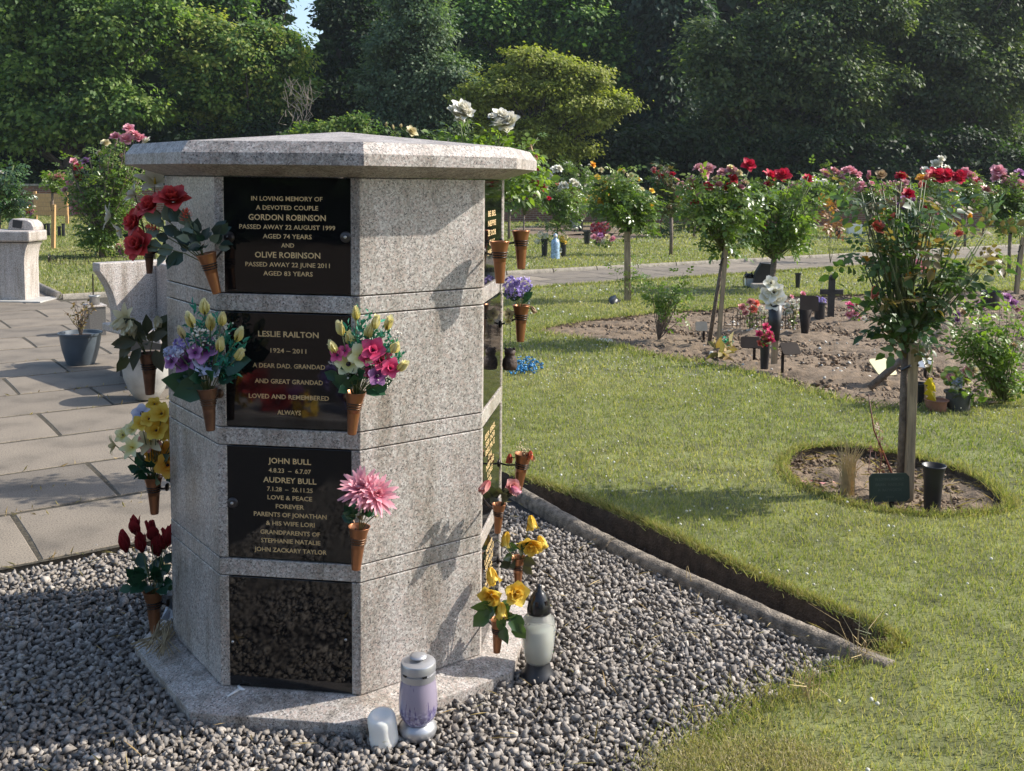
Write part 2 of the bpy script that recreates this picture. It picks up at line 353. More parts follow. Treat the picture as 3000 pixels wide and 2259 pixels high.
def fl(kind, P, seed=0):
    """a shared flower mesh of unit radius"""
    key = (kind, P.name, seed)
    if key in FL: return FL[key]
    if kind == 'rose':
        m = flower_mesh('rose', [(5, 1.05, 1.0, 18, .55, .55, .08, -.25, .10), (5, .95, .9, 38, .6, .45, .08, -.2, .08), (5, .8, .75, 58, .6, .25, .06, -.1), (4, .62, .55, 74, .6, .05, .04, .0), (3, .5, .4, 84, .6, 0, .02, .05)], [P, M_yc], seed)
    elif kind == 'smallrose':
        m = flower_mesh('smallrose', [(5, 1, 1.1, 20, .5, .4, .05, -.2, .12), (4, .8, .9, 50, .5, .2, .05, -.1, .1), (3, .6, .6, 75, .5, .0, .03, 0)], [P, M_yc], seed)
    elif kind == 'bud':
        m = flower_mesh('bud', [(3, 1.7, .95, 76, .35, .15, .12, -.6), (3, 1.6, .8, 84, .35, .0, .06, -.5), (5, .7, .3, 50, .2, .2, .05, -.6)], [P, M_yc], seed)
    elif kind == 'tulip':
        m = flower_mesh('tulip', [(3, 2.0, 1.25, 70, .75, -.25, .1, -.8, .02), (3, 1.9, 1.1, 76, .75, -.2, .05, -.8, .02)], [P, M_yc], seed)
    elif kind == 'open':
        m = flower_mesh('open', [(5, 1, .95, 12, .25, .2, .08, 0, .08)], [P, M_dkc], seed, (.22, .16))
    elif kind == 'openy':
        m = flower_mesh('openy', [(5, 1, .95, 15, .3, .25, .08, 0, .1), (3, .6, .6, 55, .3, .1, .05, 0, .1)], [P, M_dkc], seed, (.13, .2))
    elif kind == 'gerbera':
        m = flower_mesh('gerbera', [(15, 1, .24, 8, .12, .12, .12, 0), (14, .9, .22, 26, .12, .1, .1, .04), (12, .7, .2, 48, .12, .05, .08, .06), (12, .45, .16, 68, .1, 0, .05, .06)], [P, M_yc], seed)
    elif kind == 'spiky':
        m = flower_mesh('spiky', [(9, .55, .2, 20, .1, .1, .2, -.7), (9, .6, .2, 35, .1, .1, .2, -.35), (9, .6, .2, 42, .1, .1, .18, 0), (8, .5, .2, 55, .1, .1, .12, .3), (6, .4, .18, 75, .1, 0, .05, .5)], [P, M_yc], seed)
    elif kind == 'lily':
        m = flower_mesh('lily', [(6, 1.25, .62, 28, .3, .5, .05, 0, .04)], [P, M_yc], seed, (.08, .5))
    elif kind == 'wilt':
        m = flower_mesh('wilt', [(6, 1.5, .75, 68, .35, -.05, .15, -.7, .14), (5, 1.35, .7, 78, .3, -.1, .1, -.6, .12), (4, 1.1, .5, 86, .2, 0, .05, -.5, .1)], [P, M_yc], seed)
    elif kind == 'puff':
        rng = np.random.default_rng(seed+5); n = 55
        d = rng.normal(size=(n, 3)); d /= np.linalg.norm(d, axis=1, keepdims=True); d[:, 2] = np.abs(d[:, 2])*1.1-.35
        v, f, t = petal_grid(.42, .42, .3, .3, .8, 2, 2, .1, rng)
        B = basis(d+rng.normal(size=d.shape)*.45, rng); Vv, Ff, _ = scatter(v, f, d*.72, B, rng.uniform(.8, 1.25, n), rng.random(n))
        m = big_mesh('puff', Vv, Ff, [P, M_yc], np.tile(t, n), True)
    elif kind == 'gyp':
        rng = np.random.default_rng(seed); mb = MB()
        for k in range(16):
            p = rng.normal(size=3)*.5; p[2] = abs(p[2])*.6
            mb.lathe([(0, -.14), (.13, -.05), (.14, .06), (0, .15)], 5, tuple(p))
        m = mb.mesh('gyp', [P])
        attr(m, [1]*len(m.vertices))
    FL[key] = m; return m
def orient(o, d, roll=0):
    q = Vector(d).normalized().to_track_quat('Z', 'Y'); o.rotation_mode = 'QUATERNION'
    from mathutils import Quaternion
    o.rotation_quaternion = q @ Quaternion((0, 0, 1), roll)
FNAME = {'rose': 'rose_bloom', 'smallrose': 'rose_bloom', 'bud': 'rosebud', 'tulip': 'tulip', 'open': 'anemone', 'openy': 'primrose', 'gerbera': 'gerbera', 'spiky': 'spiky_flower', 'lily': 'lily', 'wilt': 'drooping_bloom', 'puff': 'ruffled_flower', 'gyp': 'tiny_white_flowers'}
def place_flower(parent, kind, P, loc, r, d=(0, -.6, .6), seed=0, flat=1., name=None):
    o = link(name or FNAME[kind], fl(kind, P, seed), parent); orient(o, d, random.uniform(0, 6.28))
    base = Vector(parent.location) if parent is not None else Vector()
    rz = parent.rotation_euler.z if parent is not None else 0
    o.location = Matrix.Rotation(-rz, 3, 'Z') @ (Vector(loc)-base); o.scale = (r, r, r*flat); return o
random.seed(4); RNG = np.random.default_rng(11)
# ================================================================== GROUND
def poly_area_pts(poly, dens, rng):
    P = np.array(poly); lo, hi = P.min(0), P.max(0); n = int(dens*(hi[0]-lo[0])*(hi[1]-lo[1]))
    q = rng.uniform(lo, hi, (n, 2)); return q[inside(q, poly)]
def inside(q, poly):
    P = np.asarray(poly, float); x, y = q[:, 0], q[:, 1]; c = np.zeros(len(q), bool); j = len(P)-1
    for i in range(len(P)):
        xi, yi, xj, yj = P[i, 0], P[i, 1], P[j, 0], P[j, 1]
        with np.errstate(divide='ignore', invalid='ignore'):
            k = ((yi > y) != (yj > y)) & (x < (xj-xi)*(y-yi)/(yj-yi+1e-12)+xi)
        c ^= k; j = i
    return c
def sheet(name, outer, holes, z, mats, skirt=0., kind='structure'):
    loops = [[Vector((p[0], p[1], 0)) for p in L] for L in [outer]+list(holes)]
    tris = tessellate_polygon(loops); vs = [(p.x, p.y, z) for L in loops for p in L]; mb = MB()
    fs = []
    for t in tris:
        a, b, c = [Vector(vs[i]) for i in t]
        fs.append(t if (b-a).cross(c-a).z > 0 else (t[0], t[2], t[1]))
    mb.add(vs, fs)
    if skirt:
        for L in loops:
            n = len(L); v = [(p.x, p.y, z) for p in L]+[(p.x, p.y, z-skirt) for p in L]
            mb.add(v, [(k, (k+1) % n, n+(k+1) % n, n+k) for k in range(n)], 1 if isinstance(mats, list) else 0)
    return mb.build(name, mats, None, kind=kind)
def jag(poly, amp, step, rng):
    out = []; n = len(poly)
    for i in range(n):
        a = np.array(poly[i], float); b = np.array(poly[(i+1) % n], float); m = max(1, int(np.linalg.norm(b-a)/step))
        for k in range(m):
            p = a+(b-a)*k/m
            if np.linalg.norm(p) < 14: p = p+rng.uniform(-amp, amp, 2)
            out.append(tuple(p))
    return out
g2 = lambda u, v, z=0.: tuple(G(u, v, z))[:2]
# one base sheet out to the horizon, then everything laid in it
sheet('ground', [(-150, -60), (150, -60), (150, 250), (-150, 250)], [], -.085, M_dsoil)
# gravel bed
gl = [tuple(tn(-3, 4.2)), tuple(tn(-3, .2)), tuple(tn(-1.2, -.6)), tuple(tn(2.0, -.6)), tuple(tn(2.72, 1.7)), tuple(tn(2.70, 4.2))]
sheet('gravel_bed', gl, [], -.012, M_under)
# lawn beside the monument, with its beds
rosebed = [g2(*q) for q in ((1690, 1010), (1705, 990), (1740, 978), (1800, 974), (1860, 978), (1900, 985), (1960, 994), (2010, 1008), (2060, 1020), (2110, 1042), (2150, 1070), (2185, 1100), (2178, 1114), (2150, 1122), (2080, 1128), (2000, 1128), (1920, 1120), (1850, 1108), (1790, 1090), (1740, 1068), (1705, 1050), (1688, 1030))]
bigbed = [g2(*q) for q in ((1150, 722), (1180, 712), (1250, 700), (1330, 690), (1420, 680), (1560, 672), (1650, 658), (1700, 645), (1900, 638), (2212, 630), (2420, 628), (2420, 852), (2300, 850), (2212, 860), (2120, 880), (2060, 890), (2000, 895), (1900, 892), (1800, 870), (1700, 838), (1600, 810), (1500, 790), (1400, 775), (1320, 752), (1260, 740), (1190, 730))]
trench_edge = [g2(u, v, .045) for u, v in ((1905, 1402), (1950, 1385), (1900, 1352), (1850, 1330), (1775, 1300), (1700, 1270), (1620, 1232), (1550, 1200), (1475, 1164), (1400, 1130), (1325, 1100), (1250, 1070), (1180, 1045), (1110, 1022))]
low_edge = [g2(u, v, .02) for u, v in ((1480, 1672), (1500, 1640), (1560, 1600), (1600, 1580), (1640, 1552), (1700, 1520), (1760, 1492), (1830, 1458), (1900, 1434))]
lawn = [(.12, 1.2), (.22, 2.0)]+low_edge+trench_edge+[tuple(tn(2.82, 5.0)), tuple(tn(2.82, 11.15)), tuple(tn(34, 11.15)), (26, 0), (8, -1), (0, .2)]
lawn = [q for q in lawn if q is not None]
lawn_j = jag(lawn, .008, .09, RNG); rb_j = jag(rosebed, .01, .06, RNG); bb_j = jag(bigbed, .02, .12, RNG)
sheet('lawn', lawn_j, [rb_j, bb_j], .03, [M_turf, M_dsoil], .115)
# far lawn beyond the path, left and right of it
far = [tuple(tn(2.5, 12.98)), tuple(tn(60, 13.0)), (70, 90), (-70, 90), (-70, 20), tuple(tn(2.5, 23))]
farbeds = []
for (u, v, ru, rv) in ((1235, 500, 130, 12), (1310, 513, 95, 7), (1760, 487, 130, 6), (2000, 478, 60, 4), (1620, 478, 60, 3)):
    farbeds.append([g2(u+ru*math.cos(a), v+rv*math.sin(a)) for a in np.linspace(0, 6.283, 15)[:-1]])
sheet('far_lawn', far, [], .03, [M_turf, M_dsoil], .11)
for q in farbeds: sheet('flower_bed_soil', [tuple(p) for p in q], [], .036, M_soil)

# soil in the two beds: a rough sheet
def soil_patch(name, poly, z, step, amp, seed):
    P = np.array(poly); lo, hi = P.min(0)-.1, P.max(0)+.1
    nx, ny = int((hi[0]-lo[0])/step)+2, int((hi[1]-lo[1])/step)+2
    X, Y = np.meshgrid(np.linspace(lo[0], hi[0], nx), np.linspace(lo[1], hi[1], ny)); r = np.random.default_rng(seed)
    Z = np.zeros_like(X)
    for k in range(1, 26):
        a = r.uniform(0, 6.28); f = r.uniform(3, 60); Z += np.sin((X*math.cos(a)+Y*math.sin(a))*f+r.uniform(0, 6.28))*amp*1.6/(1+f/9)
    Z += r.normal(size=Z.shape)*amp*.45
    V = np.stack([X, Y, z+Z], -1).reshape(-1, 3); idx = np.arange(nx*ny).reshape(ny, nx)
    F = np.stack([idx[:-1, :-1], idx[:-1, 1:], idx[1:, 1:], idx[1:, :-1]], -1).reshape(-1, 4)
    c = V[F].mean(1)[:, :2]; F = F[inside(c, [(p[0], p[1]) for p in (np.array(poly)-P.mean(0))*1.03+P.mean(0)])]
    o = link(name, big_mesh(name, V, F, M_soil, None, True)); o['kind'] = 'structure'; return o
soil_patch('rose_bed_soil', rosebed, -.02, .02, .007, 1)
soil_patch('flower_bed_soil', bigbed, .0, .045, .010, 2)

def ico():
    t = (1+5**.5)/2
    v = np.array([(-1, t, 0), (1, t, 0), (-1, -t, 0), (1, -t, 0), (0, -1, t), (0, 1, t), (0, -1, -t), (0, 1, -t), (t, 0, -1), (t, 0, 1), (-t, 0, -1), (-t, 0, 1)], float)
    f = np.array([(0, 11, 5), (0, 5, 1), (0, 1, 7), (0, 7, 10), (0, 10, 11), (1, 5, 9), (5, 11, 4), (11, 10, 2), (10, 7, 6), (7, 1, 8), (3, 9, 4), (3, 4, 2), (3, 2, 6), (3, 6, 8), (3, 8, 9), (4, 9, 5), (2, 4, 11), (6, 2, 10), (8, 6, 7), (9, 8, 1)])
    return v/np.linalg.norm(v[0]), f
ICO = ico()
HULLS = {}
def hull(seed):
    import bmesh
    if seed in HULLS: return HULLS[seed]
    r = np.random.default_rng(seed+900); p = r.normal(size=(10, 3)); p /= np.linalg.norm(p, axis=1, keepdims=True); p *= r.uniform(.8, 1.15, (10, 1))
    b = bmesh.new(); [b.verts.new(q) for q in p]; g_ = bmesh.ops.convex_hull(b, input=b.verts); bmesh.ops.triangulate(b, faces=b.faces)
    b.verts.index_update(); v = np.array([x.co[:] for x in b.verts]); f = np.array([[x.index for x in q.verts] for q in b.faces]); b.free(); HULLS[seed] = (v, f); return v, f
def stones(name, pos, s, mat_, seed, flat=.7, kind='stuff', jit=.3):
    r = np.random.default_rng(seed); parts = []; n = len(pos); var = 22; which = r.integers(0, var, n)
    for k in range(var):
        hv, hf = hull(k); tv = hv*np.array([1.2, .92, flat])*r.uniform(.78, 1.25, (1, 3))
        i = np.where(which == k)[0]
        if not len(i): continue
        nr = np.zeros((len(i), 3)); nr[:, 2] = 1; nr += r.normal(size=nr.shape)*.7
        parts.append(scatter(tv, hf, pos[i], basis(nr, r), s[i], r.random(len(i))))
    V, F, Rr = join(parts); o = link(name, big_mesh(name, V, F, mat_, Rr)); o['kind'] = kind; return o
def stone_mat(name, cols, rough=.85):
    m = bpy.data.materials.new(name); N, L = nodes_of(m); b = N['Principled BSDF']
    a = N.new('ShaderNodeAttribute'); a.attribute_name = 'rnd'
    k = len(cols); r = ramp(N, [(i/(k-1) if k > 1 else 0, c) for i, c in enumerate(cols)], a.outputs['Fac'], L)
    n = N.new('ShaderNodeTexNoise'); n.inputs['Scale'].default_value = 160; n.inputs['Detail'].default_value = 4
    t = N.new('ShaderNodeTexCoord'); L.new(t.outputs['Object'], n.inputs['Vector'])
    r2 = ramp(N, [(.35, (.78, .76, .74)), (.68, (1.12, 1.1, 1.08))], n.outputs[0], L)
    mx = N.new('ShaderNodeMixRGB'); mx.blend_type = 'MULTIPLY'; mx.inputs[0].default_value = 1
    L.new(r.outputs[0], mx.inputs[1]); L.new(r2.outputs[0], mx.inputs[2]); L.new(mx.outputs[0], b.inputs['Base Color'])
    bp = N.new('ShaderNodeBump'); bp.inputs['Strength'].default_value = .5; bp.inputs['Distance'].default_value = .002
    L.new(n.outputs[0], bp.inputs['Height']); L.new(bp.outputs[0], b.inputs['Normal'])
    b.inputs['Roughness'].default_value = rough; return m
M_gravel = stone_mat('grey_gravel', [(.13, .115, .10), (.24, .215, .19), (.31, .28, .245), (.17, .15, .13), (.36, .325, .285), (.215, .205, .195), (.27, .24, .21), (.50, .46, .41)])
M_clod = stone_mat('soil_clods', [(.13, .09, .058), (.20, .145, .098), (.26, .195, .135), (.17, .12, .08)], .95)
# monument frame
MC = np.array([-.62244, 3.2290]); MR = R(-6.688)
def mloc(x, y): c, s = math.cos(MR), math.sin(MR); return np.array([MC[0]+x*c-y*s, MC[1]+x*s+y*c])
def octo(ap, side=None):
    h = ap*math.tan(math.pi/8); r = ap/math.cos(math.pi/8)
    return [mloc(r*math.cos(-math.pi/2+math.pi/8+k*math.pi/4), r*math.sin(-math.pi/2+math.pi/8+k*math.pi/4)) for k in range(8)]
plinth_poly = octo(.60)
r = RNG
for layer, (sp, zz) in enumerate(((.0165, -.006), (.0215, .007))):
    lo = np.array([-3.2, .7]); hi = np.array([1.4, 5.4]); nx = int((hi[0]-lo[0])/sp); ny = int((hi[1]-lo[1])/sp)
    X, Y = np.meshgrid(np.arange(nx), np.arange(ny)); q = lo+np.stack([X.ravel(), Y.ravel()], 1)*sp+r.uniform(-.6, .6, (nx*ny, 2))*sp
    t_ = q@TX; n_ = q@NX
    k = inside(q, gl) & ~inside(q, octo(.585)) & (t_ < 2.60) & (n_ < 4.14) & ~inside(q, lawn_j)
    # ragged thinning into the grass
    q = q[k]; s = r.uniform(.0065, .0135, len(q))*np.where(r.random(len(q)) < .12, 1.35, 1)
    hgt = zz+r.uniform(-.004, .006, len(q)); pos = np.column_stack([q, hgt]); v = inview(pos, 60) | ((pos[:, 1] < 2.3) & (pos[:, 1] > .75) & (pos[:, 0] > -1.5) & (pos[:, 0] < .3))
    stones('gravel', pos[v], s[v], M_gravel, 20+layer)
# a few stones scattered on the paving and in the turf edge
q = np.array([tn(*x) for x in np.column_stack([r.uniform(-.3, 2.6, 60), 4.17+np.abs(r.normal(size=60))*.06])])
stones('gravel', np.column_stack([q, np.full(60, .018)]), r.uniform(.006, .011, 60), M_gravel, 33)
# clods
q = poly_area_pts(rosebed, 1400, r); stones('soil_clods', np.column_stack([q, r.uniform(-.022, -.004, len(q))]), r.uniform(.004, .016, len(q))**1., M_clod, 41)
q = poly_area_pts(bigbed, 420, r); q = q[inview(np.column_stack([q, q[:, 0]*0]))]
stones('soil_clods', np.column_stack([q, r.uniform(-.006, .006, len(q))]), .006+.028*r.random(len(q))**2.5, M_clod, 42, .55)
tr = [tuple(tn(2.60, 4.6)), tuple(tn(2.70, 1.72))]+trench_edge[:]
q = poly_area_pts([g2(u, v, -.05) for u, v in ((1140, 1068), (1905, 1440), (1960, 1400), (1110, 1030))], 1500, r)
stones('soil_clods', np.column_stack([q, r.uniform(-.083, -.07, len(q))]), r.uniform(.003, .013, len(q)), stone_mat('dark_clods', [(.06, .04, .028), (.10, .07, .05), (.13, .095, .07)], .95), 43)  # trench clods, darker in tone than those in the beds

# ---- paving slabs
def slab_mat(name, c):
    m = bpy.data.materials.new(name); N, L = nodes_of(m); b = N['Principled BSDF']; tc = N.new('ShaderNodeTexCoord')
    n1 = N.new('ShaderNodeTexNoise'); n1.inputs['Scale'].default_value = 3.2; n1.inputs['Detail'].default_value = 6; L.new(tc.outputs['Object'], n1.inputs['Vector'])
    n2 = N.new('ShaderNodeTexNoise'); n2.inputs['Scale'].default_value = 150; n2.inputs['Detail'].default_value = 3; L.new(tc.outputs['Object'], n2.inputs['Vector'])
    r1 = ramp(N, [(.3, tuple(x*.55 for x in c)), (.5, c), (.75, tuple(x*1.18 for x in c))], n1.outputs[0], L)
    r2 = ramp(N, [(.34, (.55, .53, .5)), (.5, (1, 1, 1)), (.7, (1.22, 1.2, 1.16))], n2.outputs[0], L)
    oi = N.new('ShaderNodeObjectInfo'); rr = ramp(N, [(0, (.76, .75, .74)), (1, (1.16, 1.13, 1.08))], oi.outputs['Random'], L)
    cur = r1.outputs[0]
    for o_ in (r2, rr):
        mx = N.new('ShaderNodeMixRGB'); mx.blend_type = 'MULTIPLY'; mx.inputs[0].default_value = 1; L.new(cur, mx.inputs[1]); L.new(o_.outputs[0], mx.inputs[2]); cur = mx.outputs[0]
    L.new(cur, b.inputs['Base Color']); b.inputs['Roughness'].default_value = .85
    bp = N.new('ShaderNodeBump'); bp.inputs['Strength'].default_value = .35; bp.inputs['Distance'].default_value = .003
    L.new(n2.outputs[0], bp.inputs['Height']); L.new(bp.outputs[0], b.inputs['Normal']); return m
M_slab = slab_mat('paving_stone', (.205, .175, .138)); M_joint = mat('joint_sand', (.055, .045, .028), .95, var=.4, scale=40, bump=1)
pav = thing('paving', 'stone', 'x'); del pav['label']; del pav['category']; pav['kind'] = 'structure'
bed = sheet('joint_bed', [tuple(tn(-2.4, 4.155)), tuple(tn(2.78, 4.155)), tuple(tn(2.78, 11.12)), tuple(tn(34, 11.12)), tuple(tn(34, 12.96)), tuple(tn(2.46, 12.96)), tuple(tn(2.46, 22)), tuple(tn(-2.4, 22))], [], .0192, M_joint)
bed.parent = pav; del bed['kind']
slab_cache = {}
def slab(t0, t1, n0, n1, z, seed, name='paving_slab', parent=pav, th=.05):
    g = .0055; w, h = t1-t0-2*g, n1-n0-4*g; key = (round(w, 2), round(h, 2), seed % 4)
    if key not in slab_cache:
        rr = random.Random(seed % 4+7); mb = MB(); j = lambda: rr.uniform(-.006, .006)
        a, b = w/2, h/2; c = .007
        ring = [(-a+j(), -b), (0, -b+abs(j())), (a, -b+j()), (a+0, 0), (a-abs(j()), b), (0, b-abs(j())), (-a, b), (-a+abs(j()), 0)]
        inn = [(x*(1-c*2/w), y*(1-c*2/h)) for x, y in ring]
        mb.prism(ring, -th, -.006); mb.prism(ring, -.006, 0, 0, inn)
        slab_cache[key] = mb.mesh(name, M_slab)
    o = link(name, slab_cache[key], parent); p = tn((t0+t1)/2, (n0+n1)/2); o.location = (p[0], p[1], z); o.rotation_euler = (0, 0, TH); return o
rr = random.Random(3); rows = [4.165]+[4.165+.66*k for k in range(1, 22)]
for k in range(len(rows)-1):
    n0, n1 = rows[k], rows[k+1]; off = (.35 if k % 2 else -.1)
    t = -1.9+off
    tmax = 2.77 if n1 < 12.9 else 2.44
    while t < tmax-.02:
        t1 = min(t+.9, tmax)
        if t1-t > .1:
            c = tn((t+t1)/2, (n0+n1)/2)
            if inview(np.array([[c[0], c[1], 0]]), 700)[0]: slab(t, t1, n0, n1, .0225+rr.uniform(-.0012, .0014), rr.randint(0, 99))
        t = t1
for k in range(2):
    n0, n1 = 11.13+k*.91, 11.13+(k+1)*.91; t = 2.78+.4*k
    while t < 26:
        slab(t, t+1.2, n0, n1, .0225+rr.uniform(-.0012, .0014), rr.randint(0, 99)); t += 1.2
# kerb at the trench: three rounded lengths
def kerb(name, pts, w, h, m, parent=None, z0=0.):
    prof = [(-w/2, -.06), (-w/2, h*.45), (-w*.36, h*.8), (-w*.15, h), (w*.15, h), (w*.36, h*.8), (w/2, h*.45), (w/2, -.06)]
    mb = MB(); vs = []; r_ = random.Random(len(pts))
    for i, p in enumerate(pts):
        p = Vector((p[0], p[1])); a = Vector(pts[max(i-1, 0)][:2]); b = Vector(pts[min(i+1, len(pts)-1)][:2]); d = (b-a).normalized(); nrm = Vector((-d.y, d.x))
        vs += [(p.x+nrm.x*x*r_.uniform(.93, 1.05), p.y+nrm.y*x*r_.uniform(.93, 1.05), z0+z*(1 if z < 0 else r_.uniform(.9, 1.06))) for x, z in prof]
    k = len(prof); fs = [(i*k+j, i*k+j+1, (i+1)*k+j+1, (i+1)*k+j) for i in range(len(pts)-1) for j in range(k-1)]+[tuple(range(k)), tuple((len(pts)-1)*k+j for j in range(k-1, -1, -1))]
    mb.add(vs, fs); o = mb.build(name, m, parent, smooth=False); smooth_angle(o, 50); return o
ke = thing('edging_kerb', 'low rounded mossy concrete edging between the gravel and the soil trench', 'kerb')
kp = [G(1112, 1058, .02), G(1256, 1142, .02), G(1406, 1217, .02), G(1556, 1284, .02), G(1706, 1352, .02), G(1912, 1440, .02)]
def interp(P, n):
    P = [Vector(p) for p in P]; out = []
    for a, b in zip(P[:-1], P[1:]): out += [a+(b-a)*k/n for k in range(n)]
    return out+[P[-1]]
kk = interp(kp, 12); seg = [kk[0:18], kk[18:37], kk[37:61]]
for s_ in seg:
    s_ = [Vector(p) for p in s_]; s_[-1] = s_[-1]+(s_[-1]-s_[-2])*.7; kerb('kerb_stone', s_, .074, .046, M_kerb, ke)
ke2 = thing('path_kerb', 'long low stone kerb along the far side of the path', 'kerb')
for k in range(30): kerb('kerb_stone', [tn(2.5+.92*k, 13.0), tn(2.5+.92*k+.9, 13.0)], .07, .085, M_kerb2, ke2)
ke3 = thing('lawn_kerb', 'stone kerb along the left lawn running back behind the pale seat', 'kerb')
for k in range(8): kerb('kerb_stone', [tn(2.48, 13.05+.92*k), tn(2.48, 13.05+.92*k+.9)], .08, .10, M_kerb2, ke3)
# ================================================================== MONUMENT
AP = .4941
BZ = [(.06, .3855), (.4375, .7615), (.8135, 1.138), (1.1895, 1.5095)]
mon = thing('columbarium_monument', 'tall octagonal pink-grey granite memorial pillar with black inscribed panels under a wide capstone', 'monument', (MC[0], MC[1], 0))
def mp(ap): return [(p[0]-MC[0], p[1]-MC[1]) for p in octo(ap)]
C8 = [Vector((p[0], p[1])) for p in mp(AP)]
mb = MB(); mb.prism(mp(.60), -.05, .034, 0); mb.prism(mp(.60), .034, .059, 0, mp(.50)); mb.build('plinth', M_gran_cap, mon, bevel=.0025)
mb = MB(); mb.prism(mp(.44), .058, 1.505); mb.build('core', M_slate, mon)  # unseen dark filler, added inside the pillar to block light
for z0, z1 in ((.3875, .4355), (.7635, .8115), (1.140, 1.1875)):
    mb = MB(); mb.prism(mp(AP), z0, z1); mb.build('lintel_course', M_gran, mon, bevel=.0022)
RET = .0225
for k in (1, 3, 5, 7):
    a0, a1, b0, b1 = C8[k-1], C8[k], C8[(k-2) % 8], C8[(k+1) % 8]
    e = (a1-a0).normalized(); p0 = a0+(b0-a0).normalized()*RET; p1 = a1+(b1-a1).normalized()*RET; inn = Vector((-e.y, e.x))*.03
    for z0, z1 in BZ:
        mb = MB(); mb.prism([p0, a0, a1, p1, p1+inn, p0+inn], z0+.001, z1-.001); mb.build('side_panel', M_gran, mon, bevel=.0022)
panels = {}
for k in (0, 2, 4, 6):
    a0, a1 = C8[k-1], C8[k]; e = (a1-a0).normalized(); out = Vector((e.y, -e.x)); q0, q1 = a0+e*(RET+.0015), a1-e*(RET+.0015)
    for j, (z0, z1) in enumerate(BZ):
        mb = MB(); mb.prism([q0-out*.003, q1-out*.003, q1-out*.022, q0-out*.022], z0+.002, z1-.002)
        panels[(k, j)] = mb.build('black_panel', M_black, mon, bevel=.0015)
mb = MB(); mb.prism(mp(AP+.004), 1.5105, 1.5112); mb.prism(mp(AP+.004), 1.5112, 1.541, 0, mp(.597)); mb.prism(mp(.597), 1.541, 1.572); mb.prism(mp(.597), 1.572, 1.603, 0, mp(.574))
cp_ = mp(.574); n = len(mb.v); mb.add([(p[0], p[1], 1.603) for p in cp_]+[(0, 0, 1.655)], [(i, (i+1) % 8, 8) for i in range(8)])
cap = mb.build('capstone', M_gran_cap, mon, bevel=.0012)

def face_frame(k):
    t = MR+R(-90+45*k); return Vector((math.cos(t), math.sin(t)))
def face_pt(k, u, v, d=0.):             # point d in front of face k seen at overview pixel
    n_ = face_frame(k); dd = ray(u*K, v*K); o_ = Vector((0, 0, EYE)); c_ = Vector((MC[0], MC[1]))
    t = ((c_.dot(n_)+AP+d)-0)/(dd.x*n_.x+dd.y*n_.y); return o_+dd*t
def text_mesh(s, bold=.012):
    cu = bpy.data.curves.new('lettering', 'FONT'); cu.body = s; cu.size = 1; cu.offset = bold; cu.resolution_u = 2; cu.extrude = .012
    o = bpy.data.objects.new('tmp', cu); col.objects.link(o); bpy.context.view_layer.update()
    me = bpy.data.meshes.new_from_object(o.evaluated_get(bpy.context.evaluated_depsgraph_get())); bpy.data.objects.remove(o); bpy.data.curves.remove(cu)
    return me
def text_on(parent, s, origin, xdir, updir, width, height, m, name='text_line', bold=.012):
    me = text_mesh(s, bold); co = np.empty(len(me.vertices)*3); me.vertices.foreach_get('co', co); co = co.reshape(-1, 3)
    lo, hi = co.min(0), co.max(0); caph = .70; sx = width/max(hi[0]-lo[0], .01); sy = height/caph
    X = Vector(xdir); U = Vector(updir); N_ = X.cross(U); O = Vector(origin)-Vector(parent.matrix_world.translation if False else (0, 0, 0))
    x = (co[:, 0]-(lo[0]+hi[0])/2)*sx; y = (co[:, 1]-caph/2)*sy; z = (co[:, 2]+.0125)*sy*.5+.0003
    P = x[:, None]*np.array(X)+y[:, None]*np.array(U)+z[:, None]*np.array(N_)+np.array(O)
    me.vertices.foreach_set('co', P.ravel().astype(np.float32)); me.materials.clear(); me.materials.append(m); me.update(); me.name = name
    return link(name, me, parent)
def z1(x, y): return (250+x/1.58)/K, (350+y/1.58)/K
def z2(x, y): return (250+x/1.573)/K, (1200+y/1.573)/K
lines = [(0, 3, z1, [("IN LOVING MEMORY OF", 367, 768, 1098, 24), ("A DEVOTED COUPLE", 409, 790, 1078, 24), ("GORDON ROBINSON", 454, 755, 1113, 31), ("PASSED AWAY 22 AUGUST 1999", 499, 713, 1157, 24), ("AGED 74 YEARS", 542, 822, 1048, 24), ("AND", 583, 907, 967, 23), ("OLIVE ROBINSON", 628, 785, 1088, 31), ("PASSED AWAY 22 JUNE 2011", 673, 741, 1132, 24), ("AGED 83 YEARS", 714, 824, 1053, 24)]),
         (0, 2, z1, [("LESLIE RAILTON", 995, 800, 1080, 30), ("1924 – 2011", 1071, 857, 1023, 24), ("A DEAR DAD. GRANDAD", 1142, 775, 1110, 24), ("AND GREAT GRANDAD", 1214, 785, 1100, 24), ("LOVED AND REMEMBERED", 1285, 757, 1128, 24), ("ALWAYS", 1357, 889, 998, 24)]),
         (0, 1, z2, [("JOHN BULL", 238, 843, 1040, 29), ("4.8.23  –  6.7.07", 283, 845, 1040, 23), ("AUDREY BULL", 327, 820, 1065, 29), ("7.1.28  –  26.11.25", 369, 838, 1048, 23), ("LOVE & PEACE", 408, 840, 1045, 23), ("FOREVER", 448, 878, 1008, 23), ("PARENTS OF JONATHAN", 487, 777, 1112, 23), ("& HIS WIFE LORI", 527, 833, 1057, 23), ("GRANDPARENTS OF", 569, 807, 1082, 23), ("STEPHANIE NATALIE", 608, 810, 1083, 23), ("JOHN ZACKARY TAYLOR", 650, 780, 1112, 23)])]
MC3 = Vector((MC[0], MC[1], 0)); n0_ = face_frame(0); xd0 = Vector((-n0_.y, n0_.x, 0))
